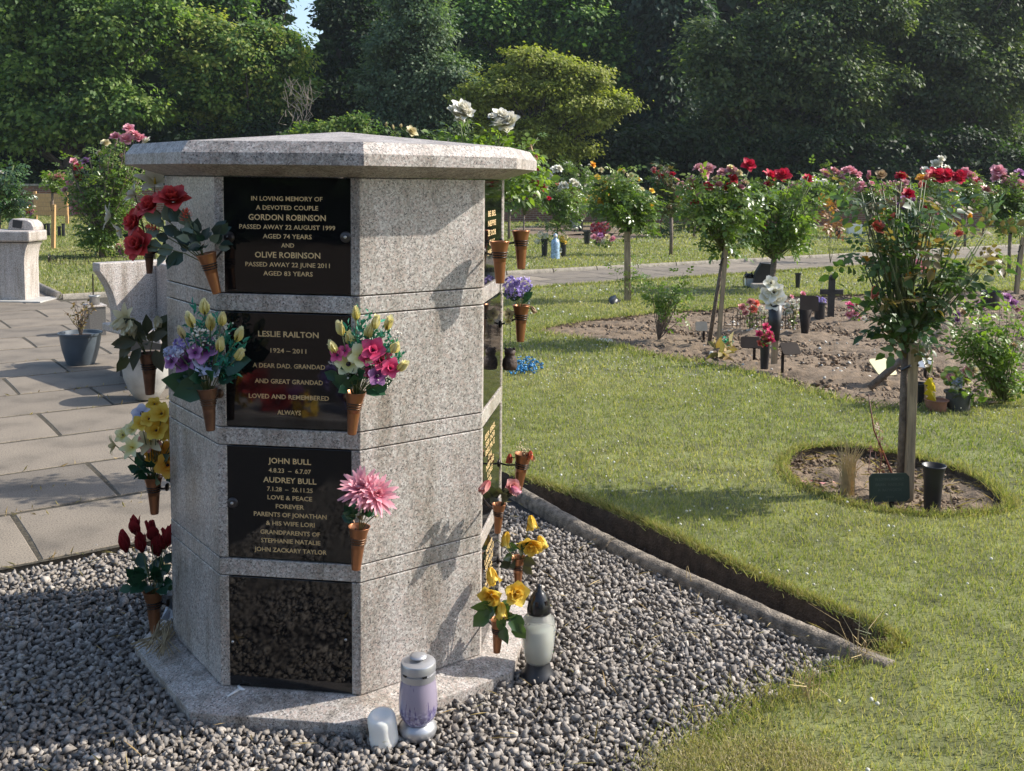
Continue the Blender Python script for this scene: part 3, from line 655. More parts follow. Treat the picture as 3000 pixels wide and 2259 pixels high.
for k, j, zf, L_ in lines:
    for s, y, x0, x1, h in L_:
        a, b = face_pt(k, *zf(x0, y), -.003), face_pt(k, *zf(x1, y), -.003); top = face_pt(k, *zf((x0+x1)/2, y-h/2), -.003); bot = face_pt(k, *zf((x0+x1)/2, y+h/2), -.003)
        zc = (a.z+b.z)/2; w = (Vector(a[:2])-Vector(b[:2])).length; c_ = (a+b)/2; c_.z = (top.z+bot.z)/2
        text_on(panels[(k, j)], s, c_-MC3, xd0, (0, 0, 1), w, (top.z-bot.z)*.86, M_gold, bold=.016 if h > 26 else .010)
# the panels round the corner, seen almost edge-on
n2_ = face_frame(2); xd2 = Vector((-n2_.y, n2_.x, 0)); fc = Vector((MC[0]+n2_.x*(AP-.003), MC[1]+n2_.y*(AP-.003), 0))
for j, zc, dz, rows_ in ((3, 1.405, .030, ["BE BEL", "NEPPIE", "SE OOB", "CHLE", "NIEBLK"]), (1, .715, .026, ["EER EBEL", "SEB OOB", "BELPR E", "ONL", "NEP BE", "LORE", "EIL"]), (0, .34, .026, ["NEBER", "LEB OLE", "SEPREE", "EBLOR", "NEE BO", "LEB"])):
    for i, s in enumerate(rows_):
        text_on(panels[(2, j)], s, fc-MC3+xd2*(-.03)+Vector((0, 0, zc-i*dz)), xd2, (0, 0, 1), .025*len(s), .017, M_gold, bold=.02)

# bolts (parts of the monument)
def bolt(u, v, k=0):
    p = face_pt(k, u, v, -.003)-MC3; n_ = face_frame(k); q = Vector((n_.x, n_.y, 0)).to_track_quat('Z', 'Y').to_matrix()
    mb = MB(); mb.lathe([(0, 0), (.0155, 0), (.0155, .002), (.011, .005), (0, .0052)], 24, p, M=q, mi=0); mb.lathe([(0, .004), (.0045, .005), (.004, .0085), (0, .009)], 12, p, M=q, mi=1)
    mb.build('bolt', [M_bolt, M_steel], mon, smooth=True)
for uv in ((495, 512), (747, 512), (503, 1086)): bolt(*uv)
def screw(u, v):
    p = face_pt(0, u, v, -.003)-MC3; q = Vector((n0_.x, n0_.y, 0)).to_track_quat('Z', 'Y').to_matrix(); mb = MB(); mb.lathe([(0, 0), (.004, .0), (.0035, .003), (0, .004)], 12, p, M=q); mb.build('bolt', M_steel, mon, smooth=True)
screw(747, 1382); screw(503, 1386)

# ================================================================== VASES AND FLOWERS ON THE MONUMENT
def vase(label, top, bot, mount=None, m=M_copper, mr=M_iron, cat='vase', group='copper vases held by brackets on the memorial pillar', out=None):
    top, bot = Vector(top), Vector(bot); ax = (top-bot); h = ax.length; t = thing('bracket_vase', label, cat, bot, 0, group); q = ax.to_track_quat('Z', 'Y').to_matrix(); s = h/.128
    mb = MB(); mb.lathe([(0, 0), (.0128*s, 0), (.0135*s, .003*s), (.0195*s, .075*s), (.0215*s, .088*s), (.0245*s, .103*s), (.0265*s, .112*s), (.0300*s, .125*s), (.0320*s, .128*s), (.0295*s, .1265*s), (.024*s, .105*s), (.018*s, .06*s), (0, .05*s)], 28, M=q)
    o = mb.build('cup', m, t, smooth=True)
    mb = MB()
    for k in range(3):
        z = (.079+.0075*k)*s; r0 = (.0208+.0012*k)*s; mb.tube([q @ Vector((r0*math.cos(a), r0*math.sin(a), z)) for a in np.linspace(0, 2*math.pi, 25)], .0022*s, 6, cap=False)
    mb.build('holder_ring', mr, t, smooth=True)
    if mount is not None:
        p = q @ Vector((0, 0, .086*s)); e = Vector(mount)-bot; d = (e-p); st = p+d.normalized()*.022*s; bend = (st+e)/2; mb = MB()
        mb.tube([st, bend+Vector((0, 0, -.004)), e], .0032, 8); mb.build('bracket_arm', mr, t, smooth=True)
        on = Vector((out.x, out.y, 0)) if out is not None else d.normalized(); qq = on.to_track_quat('Z', 'Y').to_matrix()
        mb = MB(); mb.lathe([(0, -.001), (.013, 0), (.013, .003), (.006, .006), (0, .0075)], 20, e, M=qq); mb.build('bolt_plate', mr, t, smooth=True)
    return t, top
def V(k, u, v, d): return face_pt(k, u, v, d)
bm = thing
M_gl = leafmat('artificial_leaf_green', [(.012, .045, .022), (.02, .07, .03), (.03, .10, .05), (.015, .055, .03)], .4, .15)
M_teal = leafmat('teal_fern', [(.02, .16, .11), (.03, .24, .16), (.05, .32, .22)], .5, .2)
M_olive = leafmat('wilted_leaf', [(.035, .04, .018), (.06, .065, .03), (.08, .075, .04)], .6, .15)
M_holly = leafmat('variegated_holly', [(.014, .035, .024), (.02, .05, .03), (.12, .16, .11)], .4, .1)
M_rleaf = leafmat('rose_leaf', [(0.0675, 0.1203, 0.0201), (0.1013, 0.1684, 0.026), (0.1351, 0.2004, 0.0317), (0.0901, 0.1443, 0.0289), (0.1913, 0.2404, 0.0432)], .33, .32, .6)
M_rleafd = leafmat('dark_rose_leaf', [(0.0334, 0.0743, 0.0214), (0.052, 0.101, 0.0267), (0.0742, 0.1337, 0.0294)], .26, .22, .7)
M_rleafy = leafmat('yellow_green_rose_leaf', [(0.0886, 0.1495, 0.0207), (0.1265, 0.1955, 0.0311), (0.1771, 0.2415, 0.0414)], .4, .38)
M_bronzeleaf = leafmat('bronze_young_leaf', [(.16, .06, .02), (.22, .09, .03), (.28, .13, .03)], .4, .3)
def leaf_cluster(parent, name, m, spots, size, seed=0, tmpl=LEAF6, wide=1., face=(0, -1, .3)):
    """spots: (point, direction) world; one mesh part holding single leaves, each its own object when few"""
    rg = np.random.default_rng(seed); key = (m.name, round(wide, 2), 'lf')
    if key not in FL: FL[key] = big_mesh('leaf', tmpl[0]*np.array([wide, 1, 1]), tmpl[1], m, np.full(len(tmpl[0]), .5), False)
    base = Vector(parent.location)
    vers = []
    for j in range(3):
        kk_ = (m.name, round(wide, 2), 'lf', j)
        if kk_ not in FL: FL[kk_] = big_mesh('leaf', tmpl[0]*np.array([wide, 1, 1.3]), tmpl[1], m, np.full(len(tmpl[0]), .15+.35*j), False)
        vers.append(FL[kk_])
    for (p, d) in spots:
        d = Vector(d).normalized(); n_ = Vector(face)+Vector(rg.normal(size=3)*.45); n_ = (n_-d*n_.dot(d)).normalized(); x = d.cross(n_)
        M4 = Matrix((x, d, n_)).transposed().to_4x4(); s = size*rg.uniform(.8, 1.25)
        o = link(name, vers[rg.integers(0, 3)], parent); o.matrix_local = Matrix.Translation(Vector(p)-base) @ M4 @ Matrix.Scale(s, 4)
def spray(parent, m, origin, tips, size, seed=0, name='fern'):
    """feathery sprays: thin leaflets along a stalk; one part per spray"""
    rg = np.random.default_rng(seed); base = Vector(parent.location)
    for tip in tips:
        a, b = Vector(origin)-base, Vector(tip)-base; n = 26; P = []; D = []
        for k in range(n):
            f = .45+.55*k/n; p = a.lerp(b, f)+Vector(rg.normal(size=3))*.003; d = (b-a).normalized()+Vector(rg.normal(size=3))*.75; P.append(p); D.append(d)
        D = np.array(D); D /= np.linalg.norm(D, axis=1, keepdims=True)
        B = basis(rg.normal(size=D.shape)+np.array([0, -1, .5]), rg, D); v, f, r_ = scatter(LEAF4[0]*np.array([.55, 1, 1]), LEAF4[1], np.array(P), B, rg.uniform(.6, 1.2, n)*size, rg.random(n))
        link(name, big_mesh(name, v, f, m, r_), parent)
def stems(parent, origin, tips, m=M_stem, r0=.0016):
    mb = MB(); base = Vector(parent.location)
    for t in tips:
        a, b = Vector(origin)-base, Vector(t)-base; mid = a.lerp(b, .5)+Vector((0, 0, .012)); mb.tube([a, a.lerp(mid, .6)+Vector((0, 0, .005)), mid, b], r0, 4)
    if mb.v: mb.build('stems', m, parent, smooth=True)
def bouquet(label, origin, fls, k=0, d=.06, cat='bouquet', leaves=None, depth=None, group='flowers in the vases of the memorial pillar', sm=M_stem, nm='bouquet', spread=1.):
    """fls: (kind, petal material, u, v, radius px, seed[, direction])"""
    t = thing(nm, label, cat, origin, 0, group); O = Vector(origin); tips = []
    for i, f in enumerate(fls):
        kind, P, u, v, rp = f[:5]; seed = f[5] if len(f) > 5 else i % 3
        jd = random.uniform(-.012, .018)
        p = face_pt(k, u, v, d+jd) if depth is None else at(u, v, depth-jd*2)
        rr_ = S(rp, p.y)*(1.2 if kind == 'openy' and k == 6 else 1)*(1.4 if k == 2 and kind in ('wilt', 'smallrose') else 1)
        dd = f[6] if len(f) > 6 else (p-O)*.9/max((p-O).length, .01)+Vector((0, -1.7, .2))
        kw = {'tulip': .85, 'bud': .85, 'wilt': 1.0, 'puff': 1.25, 'gyp': 1.1, 'spiky': 1.25}.get(kind, 1.28)
        if kind == 'tulip': dd = (p-O).normalized()*1.0+Vector((0, -.5, .3))
        if kind == 'bud': dd = Vector((dd[0]*.2, -.25, 1))
        if kind == 'wilt': dd = f[6] if len(f) > 6 else (p.x-O.x, -.3, -1)
        place_flower(t, kind, P, p, rr_*kw, dd, seed); tips.append(p)
    stems(t, O-Vector((0, 0, .03)), tips, sm)
    if leaves:
        for (m, n, size, rad, nmz, wide, dz) in leaves:
            rg = np.random.default_rng(len(fls)+n); sp = []
            for _ in range(n):
                a = rg.uniform(0, 6.28); dr = Vector((math.cos(a), math.sin(a)*.8-.25, rg.uniform(-.5, .9)+dz)).normalized()
                sp.append((O+dr*rad*rg.uniform(.25, 1)+Vector((0, 0, rad*.35*(1+dz))), dr))
            leaf_cluster(t, nmz, m, sp, size, n, wide=wide)
    return t
# -- front, top panel, left: red roses and holly in a tilted vase
tv, to = vase('copper vase tilted to the left beside the top front panel holding red artificial roses', V(0, 445, 547, .06), V(0, 469, 634, .045), V(0, 497, 514, 0), M_copper, M_iron, out=n0_)
B1 = bouquet('large artificial red roses with holly leaves in the tilted vase at the top left', to, [('rose', P_arose, 373, 428, 29, 0, (.1, -.6, .9)), ('rose', P_arose, 327, 444, 25, 1, (-.4, -.6, .7)), ('rose', P_arose, 291, 481, 26, 2, (-.7, -.6, .3)), ('rose', P_arose, 299, 528, 27, 0, (-.3, -.9, .35)), ('spiky', P_coral, 402, 464, 15, 0, (.2, -.3, 1)), ('spiky', P_coral, 331, 490, 15, 1, (-1, -.3, .15))], 0, .05, leaves=[(M_holly, 34, .036, .05, 'holly_leaf', 1.2, .25)])
leaf_cluster(B1, 'holly_leaf', M_holly, [(V(0, u, v, .05), (dx, -.2, dz)) for u, v, dx, dz in ((345, 500, -1, -.2), (365, 515, -1, .2), (385, 505, -.8, .4), (375, 535, -.9, -.3), (400, 520, -.6, .6), (360, 550, -.7, -.8), (405, 490, -.2, 1), (425, 505, .1, 1), (330, 520, -1, -.5), (390, 480, -.5, .8), (412, 530, -.8, .2), (350, 480, -.8, .5), (440, 520, .4, .9), (355, 490, -.9, .6), (370, 480, -.3, .9), (395, 545, -.6, -.6), (420, 515, -.2, .9), (350, 530, -1, -.1), (380, 550, -.5, -.8))], .046, 5, wide=1.3)
# -- far-left face column (vases stick out past the left edge)
y6 = 3.13; e6 = face_frame(6)
def m6(v): return at(357, v, y6)
tv, to = vase('copper vase at the upper left edge of the pillar in front of the pale seat', at(322, 533, y6), at(323, 591, y6), m6(531), M_dcopper, out=e6)
bouquet('white artificial lilies leaning out at the upper left edge of the pillar', to, [('lily', P_white, 335, 397, 26, 0, (.2, -.6, .8)), ('lily', P_white, 292, 422, 20, 1, (-.9, -.3, .5)), ('lily', P_white, 240, 468, 20, 2, (-1, -.3, .2)), ('lily', P_white, 262, 495, 18, 0, (-.8, -.4, -.5)), ('rose', P_arose, 300, 465, 22, 1, (-.6, -.6, .4))], 6, .06, depth=y6, leaves=[(M_gl, 6, .06, .05, 'leaf', 1.1, .2)])
tv, to = vase('copper vase at the left edge holding wilted cream lilies above the pale round pot', at(321, 762, y6), at(324, 852, y6), m6(755), M_dcopper, out=e6)
B3 = bouquet('wilted cream lilies with drooping dark leaves on the left edge of the pillar', to, [('wilt', P_cream, 266, 697, 26, 0, (-.5, -.6, -.7)), ('wilt', P_cream, 284, 704, 28, 1, (.1, -.7, -.7)), ('wilt', P_cream, 341, 694, 18, 2, (.3, -.5, -.8)), ('lily', P_cream, 274, 690, 22, 1, (-.3, -.8, .3))], 6, .06, depth=y6, leaves=[(M_olive, 12, .06, .05, 'leaf', .9, .5)])
leaf_cluster(B3, 'leaf', M_olive, [(at(u, v, y6-.02), (dx, -.2, dz)) for u, v, dx, dz in ((300, 725, -1, -.5), (285, 745, -.7, -.8), (275, 765, -.5, -1), (305, 750, -.4, -1), (330, 735, .5, .3), (345, 730, 1, -.1), (350, 740, .6, -.7), (310, 715, -.7, .5), (320, 720, 0, 1), (290, 735, -1, -.2), (335, 755, .4, -1))], .075, 8, wide=.95)
tv, to = vase('copper vase at the left edge holding the yellow and orange flowers', at(331, 1030, y6), at(334, 1110, y6), at(362, 1052, y6), M_copper, out=e6)
bouquet('yellow, orange and cream artificial flowers at the left edge of the pillar', to, [('openy', P_yel, 334, 873, 11, 0), ('openy', P_yel, 349, 894, 16, 1), ('openy', P_yel, 354, 914, 14, 2), ('openy', P_yel, 338, 930, 17, 0), ('openy', P_yel, 306, 915, 13, 1), ('openy', P_yel, 358, 936, 13, 2), ('openy', P_yel, 380, 938, 17, 0), ('openy', P_ora, 341, 982, 21, 1), ('openy', P_ora, 362, 1005, 19, 2), ('openy', P_ora, 366, 976, 15, 0), ('lily', P_salm, 326, 955, 20, 1), ('lily', P_cream, 326, 954, 22, 0), ('lily', P_pyel, 287, 967, 19, 2), ('open', P_bwhite, 307, 893, 18, 0), ('lily', P_cream, 250, 962, 16, 1, (-1, -.2, 0)), ('openy', P_pyel, 266, 940, 12, 2), ('openy', P_pyel, 286, 926, 12, 0), ('openy', P_yel, 322, 905, 13, 2)], 6, .06, depth=y6, leaves=[(M_gl, 26, .042, .055, 'leaf', 1.4, .1)])
tv, to = vase('copper vase at the left edge near the gravel holding dark red rosebuds', at(331, 1275, y6), at(335, 1366, y6), at(364, 1302, y6), M_copper, out=e6)
bouquet('dark red artificial rosebuds low on the left edge of the pillar', to, [('bud', P_wine, 293, 1141, 31, 0), ('bud', P_wine, 270, 1178, 34, 1), ('bud', P_wine, 329, 1153, 33, 2), ('bud', P_wine, 305, 1178, 35, 0), ('bud', P_wine, 340, 1185, 36, 1), ('bud', P_wine, 364, 1164, 32, 2), ('bud', P_wine, 355, 1173, 30, 0)], 6, .06, depth=y6, leaves=[(M_gl, 34, .042, .065, 'leaf', 1.4, .25)])
# -- front, second panel
tv, to = vase('copper vase left of the second front panel holding tulips and mauve anemones', V(0, 448, 838, .06), V(0, 455, 930, .06), V(0, 474, 850, 0), M_dcopper, M_bronze, out=n0_)
F6 = [('tulip', P_pyel, u, v, 21, i % 3, None) for i, (u, v) in enumerate(((442, 667), (413, 696), (455, 702), (480, 692), (514, 727), (475, 748), (516, 768)))]
F6 = [f[:6] for f in F6]+[('gyp', P_white, 440, 738, 14, 1), ('gyp', P_white, 470, 735, 12, 2), ('open', P_mauve, 422, 762, 14, 2), ('openy', P_bwhite, 430, 790, 14, 1), ('tulip', P_cream, 393, 722, 17, 1), ('open', P_mauve, 442, 755, 25, 0), ('open', P_mauve, 402, 782, 23, 1), ('open', P_mauve, 371, 781, 15, 2), ('open', P_bwhite, 454, 788, 28, 1), ('puff', P_lil, 391, 742, 17, 0), ('puff', P_bwhite, 369, 763, 16, 0), ('puff', P_bwhite, 384, 760, 13, 0), ('gyp', P_white, 431, 716, 16, 0), ('gyp', P_white, 425, 802, 17, 1), ('gyp', P_white, 488, 705, 12, 2)]
B6 = bouquet('artificial bouquet of pale tulips and mauve and blue-white anemones left of the second panel', to, F6, 0, .07, leaves=[(M_gl, 16, .040, .05, 'leaf', 1.3, .3)])
spray(B6, M_teal, to, [V(0, *q, .06) for q in ((420, 660), (440, 685), (470, 675), (500, 700), (520, 750), (532, 735), (515, 800), (500, 815), (405, 700), (490, 725), (430, 700), (455, 720), (475, 725), (500, 745), (460, 745), (420, 735), (485, 775), (440, 675), (495, 790), (395, 725))], .023, 6)
leaf_cluster(B6, 'leaf', M_gl, [(V(0, u, v, .06), (dx, -.3, dz)) for u, v, dx, dz in ((420, 820, -1, -.05), (430, 825, -.9, .2), (470, 812, 1, .1), (440, 828, -.5, -.2), (480, 790, 1, .3))], .075, 9, wide=1.6)
tv, to = vase('copper vase right of the second front panel holding tulips and pink anemones', V(0, 768, 846, .06), V(0, 760, 938, .06), V(0, 752, 858, 0), M_copper, M_bronze, out=n0_)
F7 = [('tulip', P_pyel, u, v, 20, i % 3) for i, (u, v) in enumerate(((769, 680), (737, 714), (756, 735), (796, 720), (838, 702), (811, 700), (852, 754), (866, 793), (721, 755)))]
F7 += [('openy', P_hot, 795, 775, 15, 1), ('open', P_pyel, 765, 765, 14, 2), ('gyp', P_white, 770, 752, 13, 2), ('gyp', P_white, 775, 806, 14, 0), ('openy', P_mag, 800, 805, 13, 0), ('open', P_pyel, 781, 770, 23, 0), ('open', P_pyel, 753, 787, 22, 1), ('openy', P_hot, 806, 757, 22, 0), ('openy', P_hot, 824, 778, 19, 1), ('openy', P_hot, 843, 795, 18, 2), ('open', P_mag, 729, 767, 13, 0), ('open', P_mag, 745, 758, 11, 1), ('open', P_mauve, 815, 812, 18, 2), ('gyp', P_white, 753, 804, 16, 0), ('gyp', P_white, 790, 795, 17, 1), ('gyp', P_white, 719, 783, 12, 2), ('gyp', P_white, 830, 826, 12, 0), ('gyp', P_white, 806, 797, 12, 1), ('gyp', P_white, 860, 722, 12, 2)]
B7 = bouquet('artificial bouquet of pale tulips and hot pink and cream anemones right of the second panel', to, F7, 0, .07, leaves=[(M_gl, 14, .038, .05, 'leaf', 1.3, .3)])
spray(B7, M_teal, to, [V(0, *q, .06) for q in ((775, 668), (800, 672), (780, 690), (820, 690), (840, 715), (845, 735), (870, 765), (862, 775), (750, 700), (815, 745), (790, 705), (765, 715), (785, 735), (805, 725), (825, 710), (770, 740), (840, 750), (740, 745), (855, 740))], .023, 7)
leaf_cluster(B7, 'leaf', M_gl, [(V(0, u, v, .06), (dx, -.3, dz)) for u, v, dx, dz in ((760, 825, -1, .0), (790, 835, 1, -.25), (800, 830, .9, .2), (775, 828, -.3, .3))], .06, 10, wide=1.6)
# -- front, third panel
tv, to = vase('copper vase right of the third front panel holding the pink gerberas', V(0, 776, 1137, .06), V(0, 769, 1230, .06), V(0, 756, 1092, 0), M_copper, M_bronze, out=n0_)
B8 = bouquet('two pink artificial gerberas right of the third panel', to, [('gerbera', P_pink, 781, 1056, 37, 0, (-.15, -.7, .75)), ('gerbera', P_pink, 813, 1070, 36, 1, (.45, -.7, .55)), ('gerbera', P_pink, 795, 1076, 24, 2, (.1, -.95, .2)), ('wilt', P_cream, 812, 1112, 7, 0, (.4, -.2, -1))], 0, .07, leaves=[(M_gl, 18, .032, .035, 'leaf', 1.4, .5)])
# -- right-hand face: two columns
yn, yf = 2.93, 3.33; e2 = face_frame(2)
def R2(u, v, y): return at(u, v, y)
def fx(y):  # a point on the right-hand face
    n_ = e2; c_ = Vector((MC[0], MC[1])); return (c_.dot(n_)+AP-.003-y*n_.y)/n_.x
vase('empty copper vase nearest the corner at the top of the right-hand face', R2(1079, 521, yn), R2(1080, 612, yn), Vector((fx(3.0), 3.0, R2(1050, 548, yn).z)), out=e2)
vase('empty copper vase at the far side of the top panel against the lawn', R2(1125, 498, yf), R2(1126, 581, yf), Vector((fx(yf), yf, R2(1050, 522, yf).z)), out=e2)
tv, to = vase('bright copper vase holding the purple flowers on the right-hand face', R2(1126, 659, yf), R2(1124, 738, yf), Vector((fx(yf), yf, R2(1050, 700, yf).z)), out=e2)
B11 = bouquet('ruffled lilac flowers with a dried rose on the right-hand face of the pillar', to, [('puff', P_lil, 1103, 612, 15, 0), ('puff', P_lil, 1130, 613, 16, 0), ('puff', P_lil, 1113, 630, 14, 0), ('puff', P_lil, 1133, 634, 13, 0), ('puff', P_lil, 1100, 633, 11, 0), ('wilt', P_dry, 1151, 668, 8, 1, (.5, 0, -.8)), ('open', P_cream, 1100, 678, 11, 0), ('open', P_pyel, 1097, 694, 7, 1)], 2, .06, depth=yf, leaves=[(M_gl, 8, .04, .03, 'leaf', 1.2, .4)])
tv, to = vase('copper vase holding wilted orange tulips beside the kerb end', R2(1131, 980, yf), R2(1119, 1058, yf), Vector((fx(yf), yf, R2(1050, 1000, yf).z)), out=e2)
bouquet('wilted orange tulips hanging over the vase rim beside the kerb end', to, [('wilt', P_wil, 1101, 990, 10, 0), ('wilt', P_wil, 1146, 982, 9, 1), ('gyp', P_cream, 1126, 969, 12, 0), ('gyp', P_cream, 1134, 972, 10, 1), ('wilt', P_dry, 1152, 990, 6, 2)], 2, .06, depth=yf, sm=M_olive)
tv, to = vase('copper vase holding drooping pink roses at the corner of the right-hand face', R2(1078, 1088, yn), R2(1075, 1151, yn), Vector((fx(3.0), 3.0, R2(1050, 1092, yn).z)), out=e2)
bouquet('drooping faded pink roses at the corner of the right-hand face', to, [('wilt', P_salm, 1049, 1050, 15, 0, (-.6, -.4, -.7)), ('wilt', P_salm, 1101, 1050, 14, 1, (-.2, -.6, -.7)), ('wilt', P_pink, 1113, 1059, 12, 2, (.7, -.5, -.5)), ('smallrose', P_salm, 1108, 1052, 11, 0)], 2, .06, depth=yn, leaves=[(M_olive, 10, .035, .035, 'leaf', 1.3, .5)], sm=M_olive)
tv, to = vase('copper vase at the far side of the right-hand face holding five yellow roses', R2(1119, 1203, yf), R2(1119, 1268, yf), Vector((fx(yf), yf, R2(1050, 1210, yf).z)), out=e2)
bouquet('five drooping yellow roses seen over the gravel', to, [('wilt', P_yel, 1148, 1128, 15, 0, (.2, -.5, -1)), ('wilt', P_yel, 1093, 1163, 15, 1, (-.2, -.5, -.9)), ('wilt', P_yel, 1065, 1158, 12, 2, (-.5, -.4, -.9)), ('smallrose', P_yel, 1147, 1178, 17, 0, (-.1, -.9, -.5)), ('wilt', P_yel, 1170, 1170, 14, 1, (.5, -.4, -.8))], 2, .06, depth=yf-.03, leaves=[(M_olive, 5, .05, .035, 'leaf', 1.3, -.9), (M_rleafd, 8, .045, .03, 'leaf', 1.3, .4)])
tv, to = vase('lowest copper vase by the corner above the plinth holding four yellow roses', R2(1077, 1338, yn), R2(1073, 1409, yn), Vector((fx(3.0), 3.0, R2(1050, 1345, yn).z)), out=e2)
B15 = bouquet('four drooping yellow roses just above the plinth corner', to, [('wilt', P_yel, 1063, 1243, 18, 0, (.3, -.5, -.8)), ('smallrose', P_yel, 1060, 1288, 17, 1, (-.3, -.9, -.2)), ('smallrose', P_yel, 1115, 1281, 17, 2, (.3, -.8, .1)), ('wilt', P_yel, 1083, 1318, 17, 0, (.0, -.7, -.8))], 2, .06, depth=yn, leaves=[(M_rleafd, 6, .045, .03, 'leaf', 1.3, .4)])
leaf_cluster(B15, 'leaf', M_rleafd, [(R2(u, v, yn-.02), (dx, -.2, dz)) for u, v, dx, dz in ((1065, 1310, -.5, -.9), (1055, 1320, -.8, -.8), (1082, 1330, 0, -1), (1085, 1345, .2, -1), (1105, 1325, .5, -.9), (1110, 1345, .6, -.8), (1060, 1300, -.9, -.3))], .055, 12, wide=1.3)
# hanging wooden bear and blue chips
t = thing('hanging_ornament', 'small dark wooden bear ornament hanging on a thin chain from the vase bracket', 'ornament', R2(1101, 798, yf)); b0 = Vector(t.location)
mb = MB(); a, b = R2(1102, 700, yf)-b0, R2(1102, 752, yf)-b0
for k in range(12): mb.lathe([(0, -.003), (.0022, 0), (0, .003)], 6, a.lerp(b, k/11))
mb.build('chain', M_iron, t)
mb = MB(); h = S(48, yf); mb.lathe([(0, 0), (.022, 0), (.026, h*.2), (.024, h*.45), (.016, h*.62), (.018, h*.72), (.02, h*.82), (.013, h*.95), (0, h*1.0)], 12)
mb.build('body', mat('dark_carved_wood', (.055, .032, .022), .6, var=.4, scale=60, bump=.6), t, smooth=True)
mb = MB(); [mb.lathe([(0, -.006), (.007, 0), (0, .006)], 8, (x, 0, h*.95)) for x in (-.014, .014)]; mb.build('ears', mat('dark_carved_wood', (1, 1, 1)), t, smooth=True)
q = G(1128, 792, .05); rg = np.random.default_rng(3); a = rg.uniform(0, 6.28, 220); rd = np.sqrt(rg.random(220)); pos = np.column_stack([q.x+np.cos(a)*rd*.17, q.y+np.sin(a)*rd*.33, np.full(220, .05)+rg.random(220)*.03])
o = stones('blue_chips', pos, rg.uniform(.008, .016, 220), M_blue, 5); tag(o, 'patch of bright blue glass chips lying on the grass right of the pillar', 'glass chips')
# ================================================================== LANTERNS, CANDLE, SCRAPS
M_glass = bpy.data.materials.new('pressed_clear_glass'); N, L = nodes_of(M_glass); b = N['Principled BSDF']; b.inputs['Base Color'].default_value = (.62, .64, .60, 1)
b.inputs['Roughness'].default_value = .18; b.inputs['Transmission Weight'].default_value = .8; b.inputs['IOR'].default_value = 1.4
n = N.new('ShaderNodeTexVoronoi'); n.inputs['Scale'].default_value = 190; bp = N.new('ShaderNodeBump'); bp.inputs['Strength'].default_value = .35; bp.inputs['Distance'].default_value = .002
tc = N.new('ShaderNodeTexCoord'); L.new(tc.outputs['Object'], n.inputs['Vector']); L.new(n.outputs[0], bp.inputs['Height']); L.new(bp.outputs[0], b.inputs['Normal'])
_a, _b, _c = G(1116, 1455), G(1205, 1455), G(1162, 1462)
t = thing('grave_lantern', 'tall glass grave lantern with a black lid and black foot standing on the gravel', 'lantern', (_c.x, _c.y, .0), .3)
mb = MB(); mb.lathe([(0, 0), (.052, 0), (.050, .012), (.043, .020), (.036, .045), (.034, .052), (0, .052)], 24); o = mb.build('foot', M_pot, t, smooth=True); smooth_angle(o)
mb = MB(); mb.lathe([(0, .050), (.036, .050), (.041, .058), (.046, .085), (.051, .13), (.052, .16), (.047, .185), (.034, .200), (.033, .206), (0, .206)], 32); mb.build('glass', M_glass, t, smooth=True)
mb = MB(); mb.lathe([(0, .056), (.032, .056), (.034, .10), (.034, .15), (0, .152)], 20); mb.build('candle_insert', M_wax, t, smooth=True)
mb = MB(); mb.lathe([(.0, .200), (.036, .204), (.036, .215), (.033, .232), (.026, .252), (.016, .268), (.009, .274), (.009, .288), (.006, .292), (0, .292)], 24); o = mb.build('lid', M_blackpl, t, smooth=True)
mb = MB()
for k in range(6): a = k*math.pi/3; mb.box((.030*math.cos(a), .030*math.sin(a), .236), (.004, .009, .022), a)
mb.build('lid_vents', M_iron, t)
# silver lantern with lavender print
M_lav = bpy.data.materials.new('lavender_printed_film'); N, L = nodes_of(M_lav); b = N['Principled BSDF']; tc = N.new('ShaderNodeTexCoord')
def nn(tp, **kw):
    x = N.new(tp)
    for k_, v_ in kw.items(): x.inputs[k_].default_value = v_
    return x
sx = N.new('ShaderNodeSeparateXYZ'); L.new(tc.outputs['Object'], sx.inputs[0])
mp_ = N.new('ShaderNodeMapping'); mp_.inputs['Scale'].default_value = (1, 1, .16); L.new(tc.outputs['Object'], mp_.inputs[0])
n1 = nn('ShaderNodeTexNoise', Scale=130, Detail=3); L.new(mp_.outputs[0], n1.inputs['Vector'])
n2 = nn('ShaderNodeTexVoronoi', Scale=150); L.new(tc.outputs['Object'], n2.inputs['Vector'])
mr_ = N.new('ShaderNodeMapRange'); mr_.inputs[1].default_value = .04; mr_.inputs[2].default_value = .125; mr_.inputs[3].default_value = .12; mr_.inputs[4].default_value = -.16; L.new(sx.outputs[2], mr_.inputs[0])
ad = N.new('ShaderNodeMath'); ad.operation = 'ADD'; L.new(n1.outputs[0], ad.inputs[0]); L.new(mr_.outputs[0], ad.inputs[1])
r1 = ramp(N, [(.50, (.30, .26, .33)), (.56, (.10, .08, .18))], ad.outputs[0], L)
sp_ = N.new('ShaderNodeSeparateColor'); L.new(n2.outputs['Color'], sp_.inputs[0]); r2 = ramp(N, [(0, (.20, .17, .34)), (.35, (.33, .31, .52)), (.6, (.13, .12, .24)), (.8, (.50, .50, .66))], sp_.outputs[0], L, 'CONSTANT')
mr2 = N.new('ShaderNodeMapRange'); mr2.inputs[1].default_value = .10; mr2.inputs[2].default_value = .055; mr2.inputs[3].default_value = 0; mr2.inputs[4].default_value = .75; L.new(sx.outputs[2], mr2.inputs[0])
mx = N.new('ShaderNodeMixRGB'); L.new(mr2.outputs[0], mx.inputs[0]); L.new(r1.outputs[0], mx.inputs[1]); L.new(r2.outputs[0], mx.inputs[2]); L.new(mx.outputs[0], b.inputs['Base Color'])
b.inputs['Roughness'].default_value = .15; b.inputs['Coat Weight'].default_value = .6
